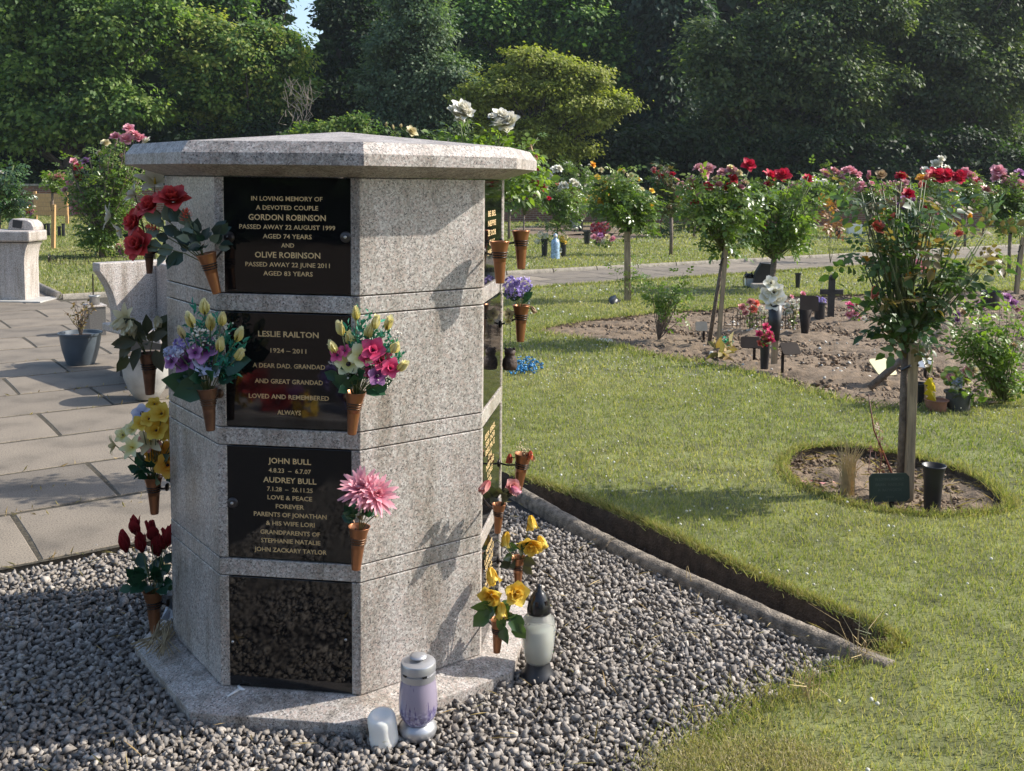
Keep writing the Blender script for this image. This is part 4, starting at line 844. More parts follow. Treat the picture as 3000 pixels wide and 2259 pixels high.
_c = G(903, 1590)
t = thing('grave_lantern', 'silver-capped lantern with a lavender flower print standing in front of the plinth', 'lantern', (_c.x, _c.y, .002), 0)
mb = MB(); mb.lathe([(0, 0), (.040, 0), (.047, .006), (.051, .018), (.049, .030), (.041, .040), (.036, .044), (0, .044)], 32); mb.build('foot', M_silver, t, smooth=True)
mb = MB(); mb.lathe([(0, .038), (.030, .038), (.040, .046), (.050, .065), (.053, .085), (.0525, .115), (.049, .150), (.0465, .163), (.0465, .170), (0, .170)], 36); mb.build('printed_glass', M_lav, t, smooth=True)
mb = MB(); mb.lathe([(.0, .164), (.047, .164), (.0475, .182), (.044, .183), (.044, .186), (.0475, .187), (.0475, .206), (.0455, .210), (.034, .214), (.026, .2145), (0, .2145)], 36); o = mb.build('cap', M_silver, t, smooth=True); smooth_angle(o, 35)
mb = MB(); mb.lathe([(0, .212), (.010, .213), (.010, .219), (.024, .222), (.0235, .225), (.012, .228), (0, .229)], 28); o = mb.build('cap_knob', M_silver, t, smooth=True)
mb = MB()
for k in range(5): a = -math.pi/2+k*2*math.pi/5+.5; mb.box((.0452*math.cos(a), .0452*math.sin(a), .1845), (.006, .012, .006), a)
mb.build('air_slots', M_blackpl, t)
_c = G(829, 1606)
t = thing('candle', 'slumped plain white wax candle beside the silver lantern', 'candle', (_c.x, _c.y, .0), 0)
mb = MB(); prof = [(.036, 0, 0), (.039, .010, 0), (.0385, .022, 0), (.0375, .034, -.001), (.038, .048, -.003), (.038, .062, -.005), (.0365, .074, -.006), (.032, .082, -.006), (.024, .083, -.006), (.014, .078, -.006)]
n = 32; vs = [(r_*math.cos(6.2832*k/n)*(1+.03*math.sin(6.28*k/n*2))+ox, r_*math.sin(6.2832*k/n), z+(.004*math.sin(6.28*k/n) if z > .07 else 0)) for r_, z, ox in prof for k in range(n)]+[(-.006, 0, .075)]
mb.add(vs, [(i*n+k, i*n+(k+1) % n, (i+1)*n+(k+1) % n, (i+1)*n+k) for i in range(len(prof)-1) for k in range(n)]+[((len(prof)-1)*n+k, (len(prof)-1)*n+(k+1) % n, len(prof)*n) for k in range(n)])
M_wax.node_tree.nodes['Principled BSDF'].inputs['Subsurface Weight'].default_value = .25; M_wax.node_tree.nodes['Principled BSDF'].inputs['Subsurface Radius'].default_value = (.01, .008, .005)
mb.build('wax', M_wax, t, smooth=True)
# dried stems & plastic at the left foot of the monument
t = thing('dried_bunch', 'two bundles of dried straw-coloured flower stems lying on the plinth at the left', 'dried flowers', G(345, 1375, .06)); b0 = Vector(t.location); rg = random.Random(5)
for (u0, v0, u1, v1) in ((350, 1352, 318, 1400), (362, 1350, 352, 1412)):
    mb = MB(); y0 = at(u0, v0, 3.10)-b0; p1 = G(u1, v1, .065)-b0
    for k in range(26):
        j = Vector((rg.gauss(0, .010), rg.gauss(0, .008), rg.gauss(0, .006))); j2 = Vector((rg.gauss(0, .022), rg.gauss(0, .02), abs(rg.gauss(0, .006)))); m_ = y0.lerp(p1, .5)+j*.4; mb.tube([y0+j*1.6, m_, p1+j2], .0015, 4)
    mb.build('bundle', mat('straw', (.34, .255, .14), .85, var=.4, scale=50), t)
q = at(372, 1332, 3.2); mb = MB(); rg = random.Random(2)
gr = [[Vector((q.x-.03+.07*i/6+rg.uniform(-.006, .006), q.y+rg.uniform(-.03, .03)+.05*i/6, .04+.13*j/7+rg.uniform(-.005, .005))) for i in range(7)] for j in range(8)]
mb.add([p for row in gr for p in row], [(j*7+i, j*7+i+1, (j+1)*7+i+1, (j+1)*7+i) for j in range(7) for i in range(6)])
o = mb.build('plastic_wrapper', mat('cloudy_plastic_film', (.6, .62, .66), .25, var=.1)); tag(o, 'crumpled clear plastic flower wrapper at the left foot of the pillar', 'wrapper')
q = G(521, 1489, .06); mb = MB(); mb.tube([q+Vector((-.012, .014, .002)), q, q+Vector((.012, -.004, .001))], [.004, .006, .002], 6); mb.tube([q+Vector((-.006, 0, 0)), q+Vector((-.03, -.03, -.006))], [.005, .003], 6)
o = mb.build('paper_scrap', M_plastic_w, smooth=True); tag(o, 'small twisted scrap of white paper on the plinth edge under the lowest front panel', 'paper scrap')
# ================================================================== LEFT SIDE: SEATS, POTS
def seat_profile(w_top, w_bot, h, steps=10):
    """outline of a flared arm: straight back edge, front edge sweeping in below the top"""
    pts = [(0, .34), (w_bot, .34)]
    for k in range(steps+1):
        f = k/steps; pts.append((w_bot+(w_top-w_bot)*(f**2.6), h*.42+(h*.93-h*.42)*f))
    pts += [(w_top, h), (0, h)]
    return pts
# seat behind the pillar: faces left-near along the garden grid
gx = Vector((TX[0], TX[1], 0)); gn = Vector((NX[0], NX[1], 0)); up = Vector((0, 0, 1))
sL = G(228, 697, .42); sR = G(347, 724, .42)
ax_ = (sR-sL); ax_.z = 0; Ls = ax_.length; ax_.normalize(); bk = Vector((-ax_.y, ax_.x, 0))      # bk: towards the back
t = thing('granite_bench', 'pale granite seat with curved arms just left of the pillar, an owl on it', 'bench', (sL.x, sL.y, 0)); 
Mx = Matrix((ax_, bk, up)).transposed()
def add_block(mb, a, b, z0, z1, y0, y1): mb.box(Mx @ Vector(((a+b)/2, (y0+y1)/2, (z0+z1)/2)), (b-a, y1-y0, z1-z0), M=Mx)
mb = MB(); add_block(mb, -.02, Ls+.02, .36, .42, -.02, .46); mb.build('seat', M_gran_bench, t, bevel=.01)
mb = MB(); add_block(mb, .0, Ls, .42, .84, .40, .52); mb.build('backrest', M_gran_bench, t, bevel=.008)
mb = MB(); add_block(mb, .08, Ls-.08, 0, .36, .06, .40); mb.build('pedestal', M_slate, t, bevel=.004)
for x0 in (-.13,):
    prof = seat_profile(.55, .42, .86); mb = MB(); n = len(prof)
    vs = [Mx @ Vector((x0+dx, .52-y, z)) for dx in (0, .12) for y, z in prof]
    mb.add(vs, [tuple(range(n-1, -1, -1)), tuple(range(n, 2*n))]+[(k, (k+1) % n, n+(k+1) % n, n+k) for k in range(n)]); mb.build('arm', M_gran_bench, t, bevel=.006)
seat_o = t
# owl lamp on the seat
q = at(322, 657, 7.95); q.z = .42
t = thing('owl_ornament', 'small dark metal owl with round eyes sitting on the granite seat before a blue shell', 'ornament', q, -.5)
mb = MB(); mb.lathe([(0, 0), (.035, 0), (.045, .03), (.047, .07), (.04, .10), (.034, .115), (.036, .14), (.03, .165), (0, .175)], 16); mb.build('body', M_owl, t, smooth=True)
for sx_ in (-1, 1):
    mb = MB(); mb.lathe([(0, 0), (.014, 0), (.014, .006), (.006, .008), (0, .006)], 14, (sx_*.017, -.036, .135), M=Vector((0, -1, .1)).to_track_quat('Z', 'Y').to_matrix()); mb.build('eye', M_steel, t)
    mb = MB(); mb.tube([(sx_*.022, 0, .15), (sx_*.035, 0, .20)], [.009, .001], 6); mb.build('ear', M_owl, t)
mb = MB(); mb.lathe([(0, 0), (.04, 0), (.046, .03), (.038, .06), (0, .06)], 14, (0, -.01, 0)); mb.build('belly', M_silver, t, smooth=True)
mb = MB(); mb.tube([(.02, .01, .17), (.0, .02, .24), (.05, .02, .29), (.15, .0, .27), (.22, 0, .24)], .004, 6); mb.build('curved_wire', M_iron, t, smooth=True)
mb = MB(); mb.lathe([(.0, -.16), (.05, -.145), (.085, -.09), (.10, 0), (.095, .1), (.07, .15), (0, .17)], 20, (.09, .07, .16), M=Matrix.Diagonal((1, .35, 1))); mb.build('blue_shell', M_cyan, t, smooth=True)
# the nearer end of another seat at the left edge of the photograph
p0 = G(86, 655, 0); t = thing('granite_bench', 'pale granite seat end with a thick overhanging top cut by the left frame edge', 'bench', (p0.x-.17, p0.y, 0))
H1 = at(60, 500, p0.y).z; prof = [(.0, 0), (.0, H1*.55)]+[(.0+.055*(f/8)**2.2, H1*(.55+.29*f/8)) for f in range(1, 9)]+[(.09, H1*.86), (.09, H1)]
pts = [(-1.9, 0)]+[(x, z) for x, z in prof]+[(-1.9, H1)]
mb = MB(); n = len(prof); ringf = [(x, z) for x, z in prof]+[(-1.9, H1*.84), (-1.9, 0)]
core = [(x, z) for x, z in prof if z < H1*.85]+[(-1.9, H1*.84), (-1.9, 0)]; n = len(core)
mb.add([(x, dy, z) for dy in (0, .34) for x, z in core], [tuple(range(n)), tuple(range(2*n-1, n-1, -1))]+[(k, n+k, n+(k+1) % n, (k+1) % n) for k in range(n)]); mb.build('seat_end', M_gran_bench, t)
mb = MB(); mb.box((-.90, .16, H1*.93), (2.0, .44, H1*.15)); mb.build('top_slab', M_gran_bench, t, bevel=.02)
mb = MB(); mb.box((-.85, .1, .012), (2.2, .5, .05)); mb.build('footing', M_palepot, t, bevel=.004)
q = at(44, 500, p0.y+.2); q.z = H1
t = thing('memorial_tablet', 'small rounded granite desk tablet with a dark plate on top of the left seat', 'memorial tablet', q, 0)
w_ = S(56, 12); h_ = S(25, 12); mb = MB(); n = 10
pr = [(-.5, 0), (-.42, .75), (-.30, 1.0), (.28, .86), (.44, .62), (.5, .3), (.5, 0)]; n = len(pr)
mb.add([(x*w_, dy, z*h_) for dy in (0, .26) for x, z in pr], [tuple(range(n-1, -1, -1)), tuple(range(n, 2*n))]+[(k, (k+1) % n, n+(k+1) % n, n+k) for k in range(n)]); mb.build('block', M_gran_bench, t, bevel=.01)
mb = MB(); mb.add([(-.30*w_, -.004, .25*h_), (.05*w_, -.004, .15*h_), (.10*w_, -.004, .80*h_), (-.27*w_, -.004, .92*h_)], [(0, 1, 2, 3)]); mb.build('dark_plate', M_slate, t)
# pots
def pot(label, q, r, h, m, prof=None, cat='pot', name='plant_pot', soil=True, group=None, taper=.62):
    t = thing(name, label, cat, q, 0, group); mb = MB()
    pr = prof or [(0, 0), (taper*r, 0), (taper*1.12*r, h*.12), (.84*r, h*.45), (.93*r, h*.8), (.94*r, h*.92), (1.0*r, h*.93), (1.02*r, h), (.95*r, h), (.9*r, h*.9), (0, h*.88)]
    mb.lathe(pr, 32); o = mb.build('pot_body', m, t, smooth=True); smooth_angle(o, 50)
    if soil: mb = MB(); mb.lathe([(r*.88, h*.885), (r*.5, h*.9), (0, h*.91)], 16); mb.build('soil', M_dsoil, t)
    return t
def twiggy(parent, z, h, n, m, lm, nleaf, lsize, rad, seed, base=None):
    rg = np.random.default_rng(seed); mb = MB(); P = []; D = []
    for k in range(n):
        a = rg.uniform(0, 6.28); e = rg.uniform(.1, 1); pts = []
        for j in range(5): f = j/4; pts.append(Vector((math.cos(a)*rad*e*f**1.3+rg.normal()*.006, math.sin(a)*rad*e*f**1.3+rg.normal()*.006, z+h*f*rg.uniform(.85, 1.05)*(1-.25*e))))
        mb.tube(pts, [.004, .0035, .003, .002, .0012], 4)
        for _ in range(nleaf): i = rg.integers(1, 4); P.append(pts[i].lerp(pts[i+1], rg.random())); D.append(rg.normal(size=3)+np.array([math.cos(a), math.sin(a), .6]))
    mb.build('branches', m, parent)
    if P:
        D = np.array(D); v, f, r_ = scatter(*LEAF4, np.array(P), basis(rg.normal(size=D.shape)+np.array([0, -.3, .8]), rg, D), rg.uniform(.6, 1.2, len(P))*lsize, rg.random(len(P)))
        link('foliage', big_mesh('foliage', v, f, lm, r_), parent)
p1 = pot('blue-grey bowl pot with a half-dead twiggy plant standing on the paving at the left', G(175, 786, .024), S(46, 7.6), S(70, 7.8), M_greypot)
twiggy(p1, S(64, 7.8), .30, 16, M_bark, leafmat('dry_brown_leaf', [(.10, .09, .03), (.28, .15, .05), (.12, .12, .04), (.34, .20, .08)], .6, .2), 9, .03, .15, 4)
pot('large pale stone-coloured round pot on the paving behind the wilted lilies', G(318, 862, .024), S(47, 6.8), S(112, 6.8), M_palepot, prof=[(0, 0), (.055, 0), (.075, .01), (.115, .07), (.145, .15), (.152, .22), (.150, .27), (.157, .29), (.157, .305), (.14, .305), (.13, .27), (0, .26)])
t = thing('granite_post', 'short square dark granite block carrying a small metal flower vase left of the seat', 'memorial block', G(206, 722, .022), TH); hb = S(62, 9.4)
mb = MB(); mb.box((0, 0, hb/2), (.15, .20, hb)); mb.build('block', mat('dark_grey_granite', (.11, .105, .10), .3, var=.5, scale=120), t, bevel=.004)
mb = MB(); mb.box((0, 0, hb+.006), (.17, .22, .012)); mb.build('cap_slab', M_gran_bench, t)
q = G(206, 722, .022); q.z = hb+.035
t = thing('metal_flower_holder', 'small round grey metal flower holder on the dark granite block', 'vase', q); mb = MB(); mb.lathe([(0, 0), (.045, 0), (.045, .07), (.052, .075), (.052, .085), (.04, .085), (.04, .03), (0, .03)], 20); mb.build('holder', mat('galvanised', (.33, .33, .32), .4, .6), t, smooth=True)
q = at(202, 660, 9.6); mb = MB(); mb.tube([(q.x, q.y, .02), (q.x, q.y+.0, at(202, 592, 9.6).z)], .007, 6); o = mb.build('thin_rod', M_iron); tag(o, 'thin upright black metal rod beside the small flower holder', 'rod')
# weeds in the joints
rg = np.random.default_rng(9); P = []
for k in range(150):
    n_ = rows[rg.integers(0, 8)]; t_ = rg.uniform(0, 2.7); P.append([*tn(t_, n_+rg.normal()*.012), .02])
for (u, v) in ((165, 800+40), (230, 860), (300, 845), (270, 1085), (60, 1110), (100, 1060)): 
    g_ = G(u, v, .02); P += [[g_.x+rg.normal()*.05, g_.y+rg.normal()*.04, .02] for _ in range(14)]
P = np.array(P); B = basis(rg.normal(size=P.shape), rg, rg.normal(size=P.shape)*.8+np.array([0, 0, .5])); v, f, r_ = scatter(LEAF4[0]*np.array([.3, 1, 1]), LEAF4[1], P, B, rg.uniform(.015, .05, len(P)), rg.random(len(P)))
M_straw = leafmat('straw_leaf', [(.30, .20, .08), (.42, .31, .15), (.20, .17, .06)], .7, .2)
o = link('joint_weeds', big_mesh('joint_weeds', v, f, M_straw, r_)); tag(o, kind='stuff')

# ================================================================== GRASS
M_grass = leafmat('grass_blade', [(.10, .145, .035), (.165, .195, .055), (.21, .225, .07), (.18, .205, .058), (.36, .31, .15), (.235, .235, .08), (.42, .36, .20)], .5, .35, .35)
M_grassd = leafmat('dry_grass_blade', [(.30, .24, .10), (.22, .20, .08), (.38, .30, .15), (.14, .16, .05)], .6, .3, .3)
BL = (np.array([(-.5, 0, 0), (.5, 0, 0), (.32, .6, .10), (-.32, .6, .10), (0, 1, .32)]), np.array([(0, 1, 2), (0, 2, 3), (3, 2, 4)]))
def grass(name, poly, holes, dens, hgt, wid, m, seed, z=.028, ymin=0, ymax=99, margin=80, mask=None):
    rg = np.random.default_rng(seed); P = np.array(poly); q_lo, q_hi = P.min(0), P.max(0); q_lo = np.maximum(q_lo, [-40, ymin]); q_hi = np.minimum(q_hi, [40, ymax])
    n = int(dens*np.prod(q_hi-q_lo)); q = rg.uniform(q_lo, q_hi, (n, 2)); u, v = project(np.column_stack([q, q[:, 0]*0]))
    k = (u > -margin) & (u < 3000+margin) & (v < 2259+margin*3) & (q[:, 1] > ymin) & (q[:, 1] < ymax); q = q[k]; q = q[inside(q, poly)]
    for h in holes: q = q[~inside(q, h)]
    if mask is not None: q = q[mask(q, rg)]
    n = len(q); lean = rg.normal(size=(n, 3))*.42; lean[:, 2] = 1
    pos = np.column_stack([q, np.full(n, z)]); B = basis(rg.normal(size=(n, 3))*np.array([1, 1, .2]), rg, lean)
    h = rg.uniform(.55, 1.25, n)*hgt; sz = np.column_stack([np.full(n, wid)*rg.uniform(.7, 1.3, n), h, h])
    # broad patches of greener and drier turf
    f = .5+.22*np.sin(q[:, 0]*1.9+1.3*np.sin(q[:, 1]*1.1))+.22*np.sin(q[:, 1]*2.7+q[:, 0]*.8)
    rnd = np.clip(f*.45+rg.random(n)*.62, 0, 1)
    v, F, r_ = scatter(BL[0], BL[1], pos, B, sz, rnd); o = link(name, big_mesh(name, v, F, m, r_)); o['kind'] = 'stuff'; return o
rbh = rb_j; bbh = bb_j
grass('grass', lawn_j, [rbh, bbh], 9500, .024, .0034, M_grass, 1, ymin=1.6, ymax=4.6)
grass('grass', lawn_j, [rbh, bbh], 4300, .026, .0052, M_grass, 2, ymin=4.6, ymax=7.5)
grass('grass', lawn_j, [rbh, bbh], 1500, .034, .009, M_grass, 3, ymin=7.5, ymax=13)
grass('grass', lawn_j, [rbh, bbh], 420, .04, .016, M_grass, 4, ymin=13, ymax=26)
grass('grass', far, farbeds, 300, .045, .020, M_grass, 5, ymin=11, ymax=24)
grass('grass', far, farbeds, 90, .055, .035, M_grass, 6, ymin=24, ymax=40)
# dry tufts along the cut edges and where turf meets gravel
M_strawsh = leafmat('cut_straw', [(.42, .35, .20), (.50, .42, .26), (.34, .30, .15), (.26, .25, .10)], .7, .2)
def edge_grass(name, pts, n, spread, hgt, wid, m, seed, z=.03, lean=(0, 0, 0)):
    rg = np.random.default_rng(seed); pts = np.array(pts); L_ = np.linalg.norm(np.diff(pts, axis=0), axis=1); c = np.concatenate([[0], np.cumsum(L_)]); s_ = rg.uniform(0, c[-1], n)
    q = np.column_stack([np.interp(s_, c, pts[:, 0]), np.interp(s_, c, pts[:, 1])])+rg.normal(size=(n, 2))*spread
    ln = rg.normal(size=(n, 3))*.6+np.array(lean); ln[:, 2] = np.abs(ln[:, 2])*.3+.6; B = basis(rg.normal(size=(n, 3))*np.array([1, 1, .2]), rg, ln); h = rg.uniform(.4, 1.4, n)*hgt
    v, F, r_ = scatter(BL[0], BL[1], np.column_stack([q, np.full(n, z)]), B, np.column_stack([np.full(n, wid), h, h]), rg.random(n)); o = link(name, big_mesh(name, v, F, m, r_)); o['kind'] = 'stuff'
te_in = [(x+.012, y+.012) for x, y in trench_edge]
edge_grass('grass_edge', te_in, 6000, .011, .032, .003, M_grassd, 1, lean=(-.5, -.4, -.2)); edge_grass('grass_edge', te_in, 2500, .02, .036, .003, M_grass, 2, lean=(-.1, -.1, 0))
edge_grass('grass_edge', low_edge, 3200, .045, .036, .003, M_grass, 3, z=.01); edge_grass('grass_edge', low_edge[:7], 900, .09, .05, .0028, M_grassd, 4, z=.01)
edge_grass('grass_edge', rosebed+[rosebed[0]], 4000, .014, .032, .004, M_grass, 5); edge_grass('grass_edge', rosebed+[rosebed[0]], 1300, .02, .05, .004, M_grassd, 6)
edge_grass('grass_edge', bigbed+[bigbed[0]], 9000, .04, .05, .007, M_grass, 7)
edge_grass('grass_edge', [tn(2.8, 11.13), tn(26, 11.13)], 9000, .03, .05, .012, M_grass, 8); edge_grass('grass_edge', [tn(2.5, 13.06), tn(26, 13.06)], 9000, .03, .06, .014, M_grassd, 9)
edge_grass('grass_edge', [tn(2.55, 13.1), tn(2.55, 17)], 2500, .03, .06, .012, M_grass, 10)
# dry patch bottom right of the gravel
dp = [g2(1330, 1672), (.36, 2.0), (.8, 2.2), g2(1760, 1640), g2(1620, 1600), g2(1530, 1625)]
edge_grass('dry_grass', [g2(1440, 1690), g2(1560, 1665), g2(1680, 1660), g2(1800, 1690)], 7000, .05, .012, .003, M_strawsh, 12, z=.035)
# clover heads and petals
rg = np.random.default_rng(21); q = poly_area_pts([(-.5, 2), (5, 2), (5, 11), (-3, 11)], 60, rg); q = q[inside(q, lawn_j) & ~inside(q, rb_j) & ~inside(q, bb_j)]; f_ = np.sin(q[:, 0]*2.3+.5)+np.sin(q[:, 1]*1.7+q[:, 0]); q = q[(rg.random(len(q)) < np.clip(.35+.3*f_, .04, 1))]
pos = np.column_stack([q, rg.uniform(.045, .06, len(q))]); v, F, r_ = scatter(ICO[0]*np.array([1, 1, .8]), ICO[1], pos, basis(rg.normal(size=pos.shape), rg), rg.uniform(.0035, .0075, len(q)), rg.random(len(q)))
M_clover = leafmat('clover_head', [(.5, .48, .36), (.62, .6, .5), (.72, .70, .64)], .8, .1); o = link('clover_flowers', big_mesh('clover_flowers', v, F, M_clover, r_)); o['kind'] = 'stuff'
q = poly_area_pts([(-3, 9), (16, 9), (16, 34), (-13, 34)], 3.2, rg); q = q[inside(q, far) | (inside(q, lawn_j) & ~inside(q, bb_j))]; pos = np.column_stack([q, np.full(len(q), .055)]); pos = pos[inview(pos)]
v, F, r_ = scatter(ICO[0], ICO[1], pos, basis(rg.normal(size=pos.shape), rg), rg.uniform(.008, .018, len(pos)), rg.random(len(pos))); o = link('clover_flowers', big_mesh('clover_flowers', v, F, M_clover, r_)); o['kind'] = 'stuff'
# straw and fallen petals in the rose bed
q = poly_area_pts(rosebed, 420, rg); pos = np.column_stack([q, rg.uniform(-.012, .01, len(q))]); v, F, r_ = scatter(LEAF4[0]*np.array([.12, 1, .5]), LEAF4[1], pos, basis(rg.normal(size=pos.shape)*.4+np.array([0, 0, 1]), rg), rg.uniform(.03, .11, len(q)), rg.random(len(q)))
o = link('straw_litter', big_mesh('straw_litter', v, F, M_straw, r_)); o['kind'] = 'stuff'
q = np.array([g2(u, v) for u, v in zip(rg.uniform(1705, 1850, 30), rg.uniform(1030, 1080, 30))]); pos = np.column_stack([q, np.full(30, .0)]); v, F, r_ = scatter(LEAF4[0]*np.array([1.6, 1, 1]), LEAF4[1], pos, basis(rg.normal(size=pos.shape)*.3+np.array([0, 0, 1]), rg), rg.uniform(.015, .035, 30), rg.random(30))
o = link('fallen_petals', big_mesh('fallen_petals', v, F, P_salm, r_)); o['kind'] = 'stuff'
q = poly_area_pts(gl, 85, rg); q = q[(q[:, 1] > 1.8)]; pos = np.column_stack([q, rg.uniform(.02, .028, len(q))]); v, F, r_ = scatter(LEAF4[0]*np.array([.1, 1, .3]), LEAF4[1], pos, basis(rg.normal(size=pos.shape)*.35+np.array([0, 0, 1]), rg), rg.uniform(.03, .08, len(q)), rg.random(len(q)))
o = link('straw_litter', big_mesh('straw_litter', v, F, M_straw, r_)); o['kind'] = 'stuff'
# dry tussock and long stalks
def stalks(name, label, cat, q, n, h, sp, m, seed, w=.0016):
    rg = random.Random(seed); mb = MB()
    for k in range(n):
        a = rg.uniform(0, 6.28); e = rg.random()**.7*sp; b_ = Vector((rg.gauss(0, .015), rg.gauss(0, .015), 0)); hh = h*rg.uniform(.5, 1)
        mb.tube([b_, b_+Vector((math.cos(a)*e*.3, math.sin(a)*e*.3, hh*.6)), b_+Vector((math.cos(a)*e, math.sin(a)*e, hh*(1-e)))], [w, w*.8, w*.3], 3)
    o = mb.build(name, m); o.location = q; tag(o, label, cat); return o
M_strawm = mat('straw', (.34, .255, .14))
M_strawl = mat('pale_straw', (.50, .38, .19), .8, var=.3, scale=40)
stalks('dry_tussock', 'clump of upright dry straw-coloured grass in the small round bed', 'dry grass', G(1828, 1072, -.01), 90, S(140, 4.9), .09, M_strawl, 3, .0022)
stalks('seed_stalk', 'single tall bleached stalk rising from the gravel against the kerb', 'dry grass', G(1487, 1270, 0), 2, .15, .02, M_strawl, 4, .0022)
for (u, v, s_) in ((1740, 1520, 5), (1850, 1425, 6), (1880, 1400, 7)):
    o = stalks('dry_tussock', {5: 'sparse pale grass stalks leaning over the gravel at its lower grass edge', 6: 'thin grass stalks arching over the end of the kerb', 7: 'thin green-grey stalks in the corner of the soil trench'}[s_], 'dry grass', G(u, v, .01), 16, .16, .16, M_strawl if s_ != 7 else M_stem, s_)
# ================================================================== ROSES
def px_r(u0, v0, u1, v1, y): a, b = at(u0, v1, y), at(u1, v0, y); return a, b
NAMEC = 0
EXTRA = random.Random(17)
def rose(label, base, boxes, blooms, lm, n, ls, y=None, trunk_top=None, stake=None, tr=.014, seed=0, group='standard roses on the lawns', stems_n=9, clump=.11, tmpl=COMP, flat=.6, obj_leaves=0, tie=True, name='standard_rose', cat='rose tree', bark=None, pot=None, zb=.02, canes=None):
    rg = np.random.default_rng(seed+100)
    blooms = list(blooms)
    if len(blooms) > 2 and name != 'standard_rose' or (len(blooms) > 2 and (y or 9) > 6 and base[1] < 800):
        for _ in range(9 if base[1] > 480 else 5):
            bx = EXTRA.choice(boxes[:3]); sb = EXTRA.choice(blooms); blooms.append((EXTRA.uniform(bx[0], bx[2]), bx[1]+(bx[3]-bx[1])*EXTRA.random()**1.7*.8-6, sb[2]*EXTRA.uniform(.5, .85), sb[3], EXTRA.choice(['smallrose', 'rose', 'smallrose'])))
    b = G(base[0], base[1], zb) if y is None else Vector((at(base[0], base[1], y).x, y, zb)); Y = b.y
    t = thing(name, label, cat, b, 0, group); O = Vector(b)
    tt = at(trunk_top[0], trunk_top[1], Y) if trunk_top else None
    mb = MB()
    if tt is not None:
        m_ = b.lerp(tt, .5)+Vector((rg.normal()*.012, rg.normal()*.012, 0)); mb.tube([b-O-Vector((0, 0, .03)), m_-O, tt-O], [tr*1.15, tr, tr*1.05], 8); mb.build('trunk', bark or M_bark, t, smooth=True)
    st = tt if tt is not None else b
    P = []; D = []; mb = MB(); tips = []
    for (u0, v0, u1, v1) in boxes:
        e_ = (u1-u0)*.10; u0, u1, v0 = u0-e_, u1+e_, v0-10
        lo, hi = px_r(u0, v0, u1, v1, Y); c = (lo+hi)/2; rx, rz = (hi.x-lo.x)/2*rg.uniform(1.0, 1.12), (hi.z-lo.z)/2*rg.uniform(1.0, 1.1); ry = max(rx*.9, .08); w = (u1-u0)*(v1-v0)
        for k in range(max(3, int(stems_n))):
            d = rg.normal(size=3); d /= np.linalg.norm(d); d[2] = d[2]*.9+.12; f = rg.uniform(.5, 1.12)
            tips.append((Vector((c.x+d[0]*rx*f, c.y+d[1]*ry*f, c.z+d[2]*rz*f)), w))
    for bl in blooms: tips.append((at(bl[0], bl[1]+bl[2]*.8, Y-.03), None))
    W = np.array([1. if x[1] is None else 2.2 for x in tips]); W /= W.sum()
    paths = []
    for tip, w in tips:
        mid = st.lerp(tip, .5); mid.z = max(mid.z-.02, st.z) if tip.z > st.z else mid.z+.05; mid.x += rg.normal()*.02; mid.y += rg.normal()*.02
        r1_ = tr*.42; mb.tube([st-O, st.lerp(mid, .6)+Vector((0, 0, .01))-O, mid-O, tip-O], [r1_, r1_*.8, r1_*.6, r1_*.3], 5); paths.append((mid, tip))
    mb.build('branches', canes or M_stem, t, smooth=True)
    cnt = rg.multinomial(n, W)
    for (mid, tip), k, (tp, w) in zip(paths, cnt, tips):
        cl = clump if w is not None else clump*.5
        for _ in range(k):
            f = rg.uniform(.35, 1.1) if w is not None else rg.uniform(.0, .85); p = mid.lerp(tip, f); dv = rg.normal(size=3); dv /= np.linalg.norm(dv)
            q = np.array(p)+dv*cl*rg.uniform(.1, 1)**.7*np.array([1, 1, .8]); P.append(q); D.append(dv*np.array([1, 1, .5])+np.array([0, 0, -.1]))
    P = np.array(P); D = np.array(D); k = P[:, 2] > .04; P, D = P[k], D[k]
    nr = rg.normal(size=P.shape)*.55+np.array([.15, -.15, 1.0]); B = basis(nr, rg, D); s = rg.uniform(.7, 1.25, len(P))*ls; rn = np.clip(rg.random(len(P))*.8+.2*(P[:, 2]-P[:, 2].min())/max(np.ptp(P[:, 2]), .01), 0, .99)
    k0 = min(obj_leaves, len(P))
    if k0:                              # the leaves nearest the camera, one object each
        idx = np.argsort(P[:, 1]); near, rest = idx[:k0], idx[k0:]
        vs_ = []
        for j in range(4):
            key = ('compleaf', lm.name, j)
            if key not in FL: FL[key] = big_mesh('leaf', tmpl[0], tmpl[1], lm, np.full(len(tmpl[0]), .12+.25*j))
            vs_.append(FL[key])
        for i in near:
            o = link('leaf', vs_[int(rn[i]*3.99)], t); M4 = Matrix([list(B[i][0]), list(B[i][1]), list(B[i][2])]).transposed().to_4x4()
            o.matrix_local = Matrix.Translation(Vector(P[i])-O) @ M4 @ Matrix.Scale(float(s[i]), 4)
        P, B, s, rn = P[rest], B[rest], s[rest], rn[rest]
    if len(P):
        v, f, r_ = scatter(tmpl[0], tmpl[1], P-np.array(O), B, s, rn); link('crown', big_mesh('crown', v, f, lm, r_), t)
    for i, bl in enumerate(blooms):
        u, v_, rp, Pm = bl[:4]; kind = bl[4] if len(bl) > 4 else 'rose'; p = at(u, v_, Y-rg.uniform(0, .06)); d = (rg.normal()*.35+.1, -.65+rg.normal()*.25, .75)
        if kind == 'wilt': d = (rg.normal()*.3, -.4, -1)
        place_flower(t, kind, Pm, p, S(rp, Y)*(1.2 if Y < 7 else 1.38), d, i % 3)
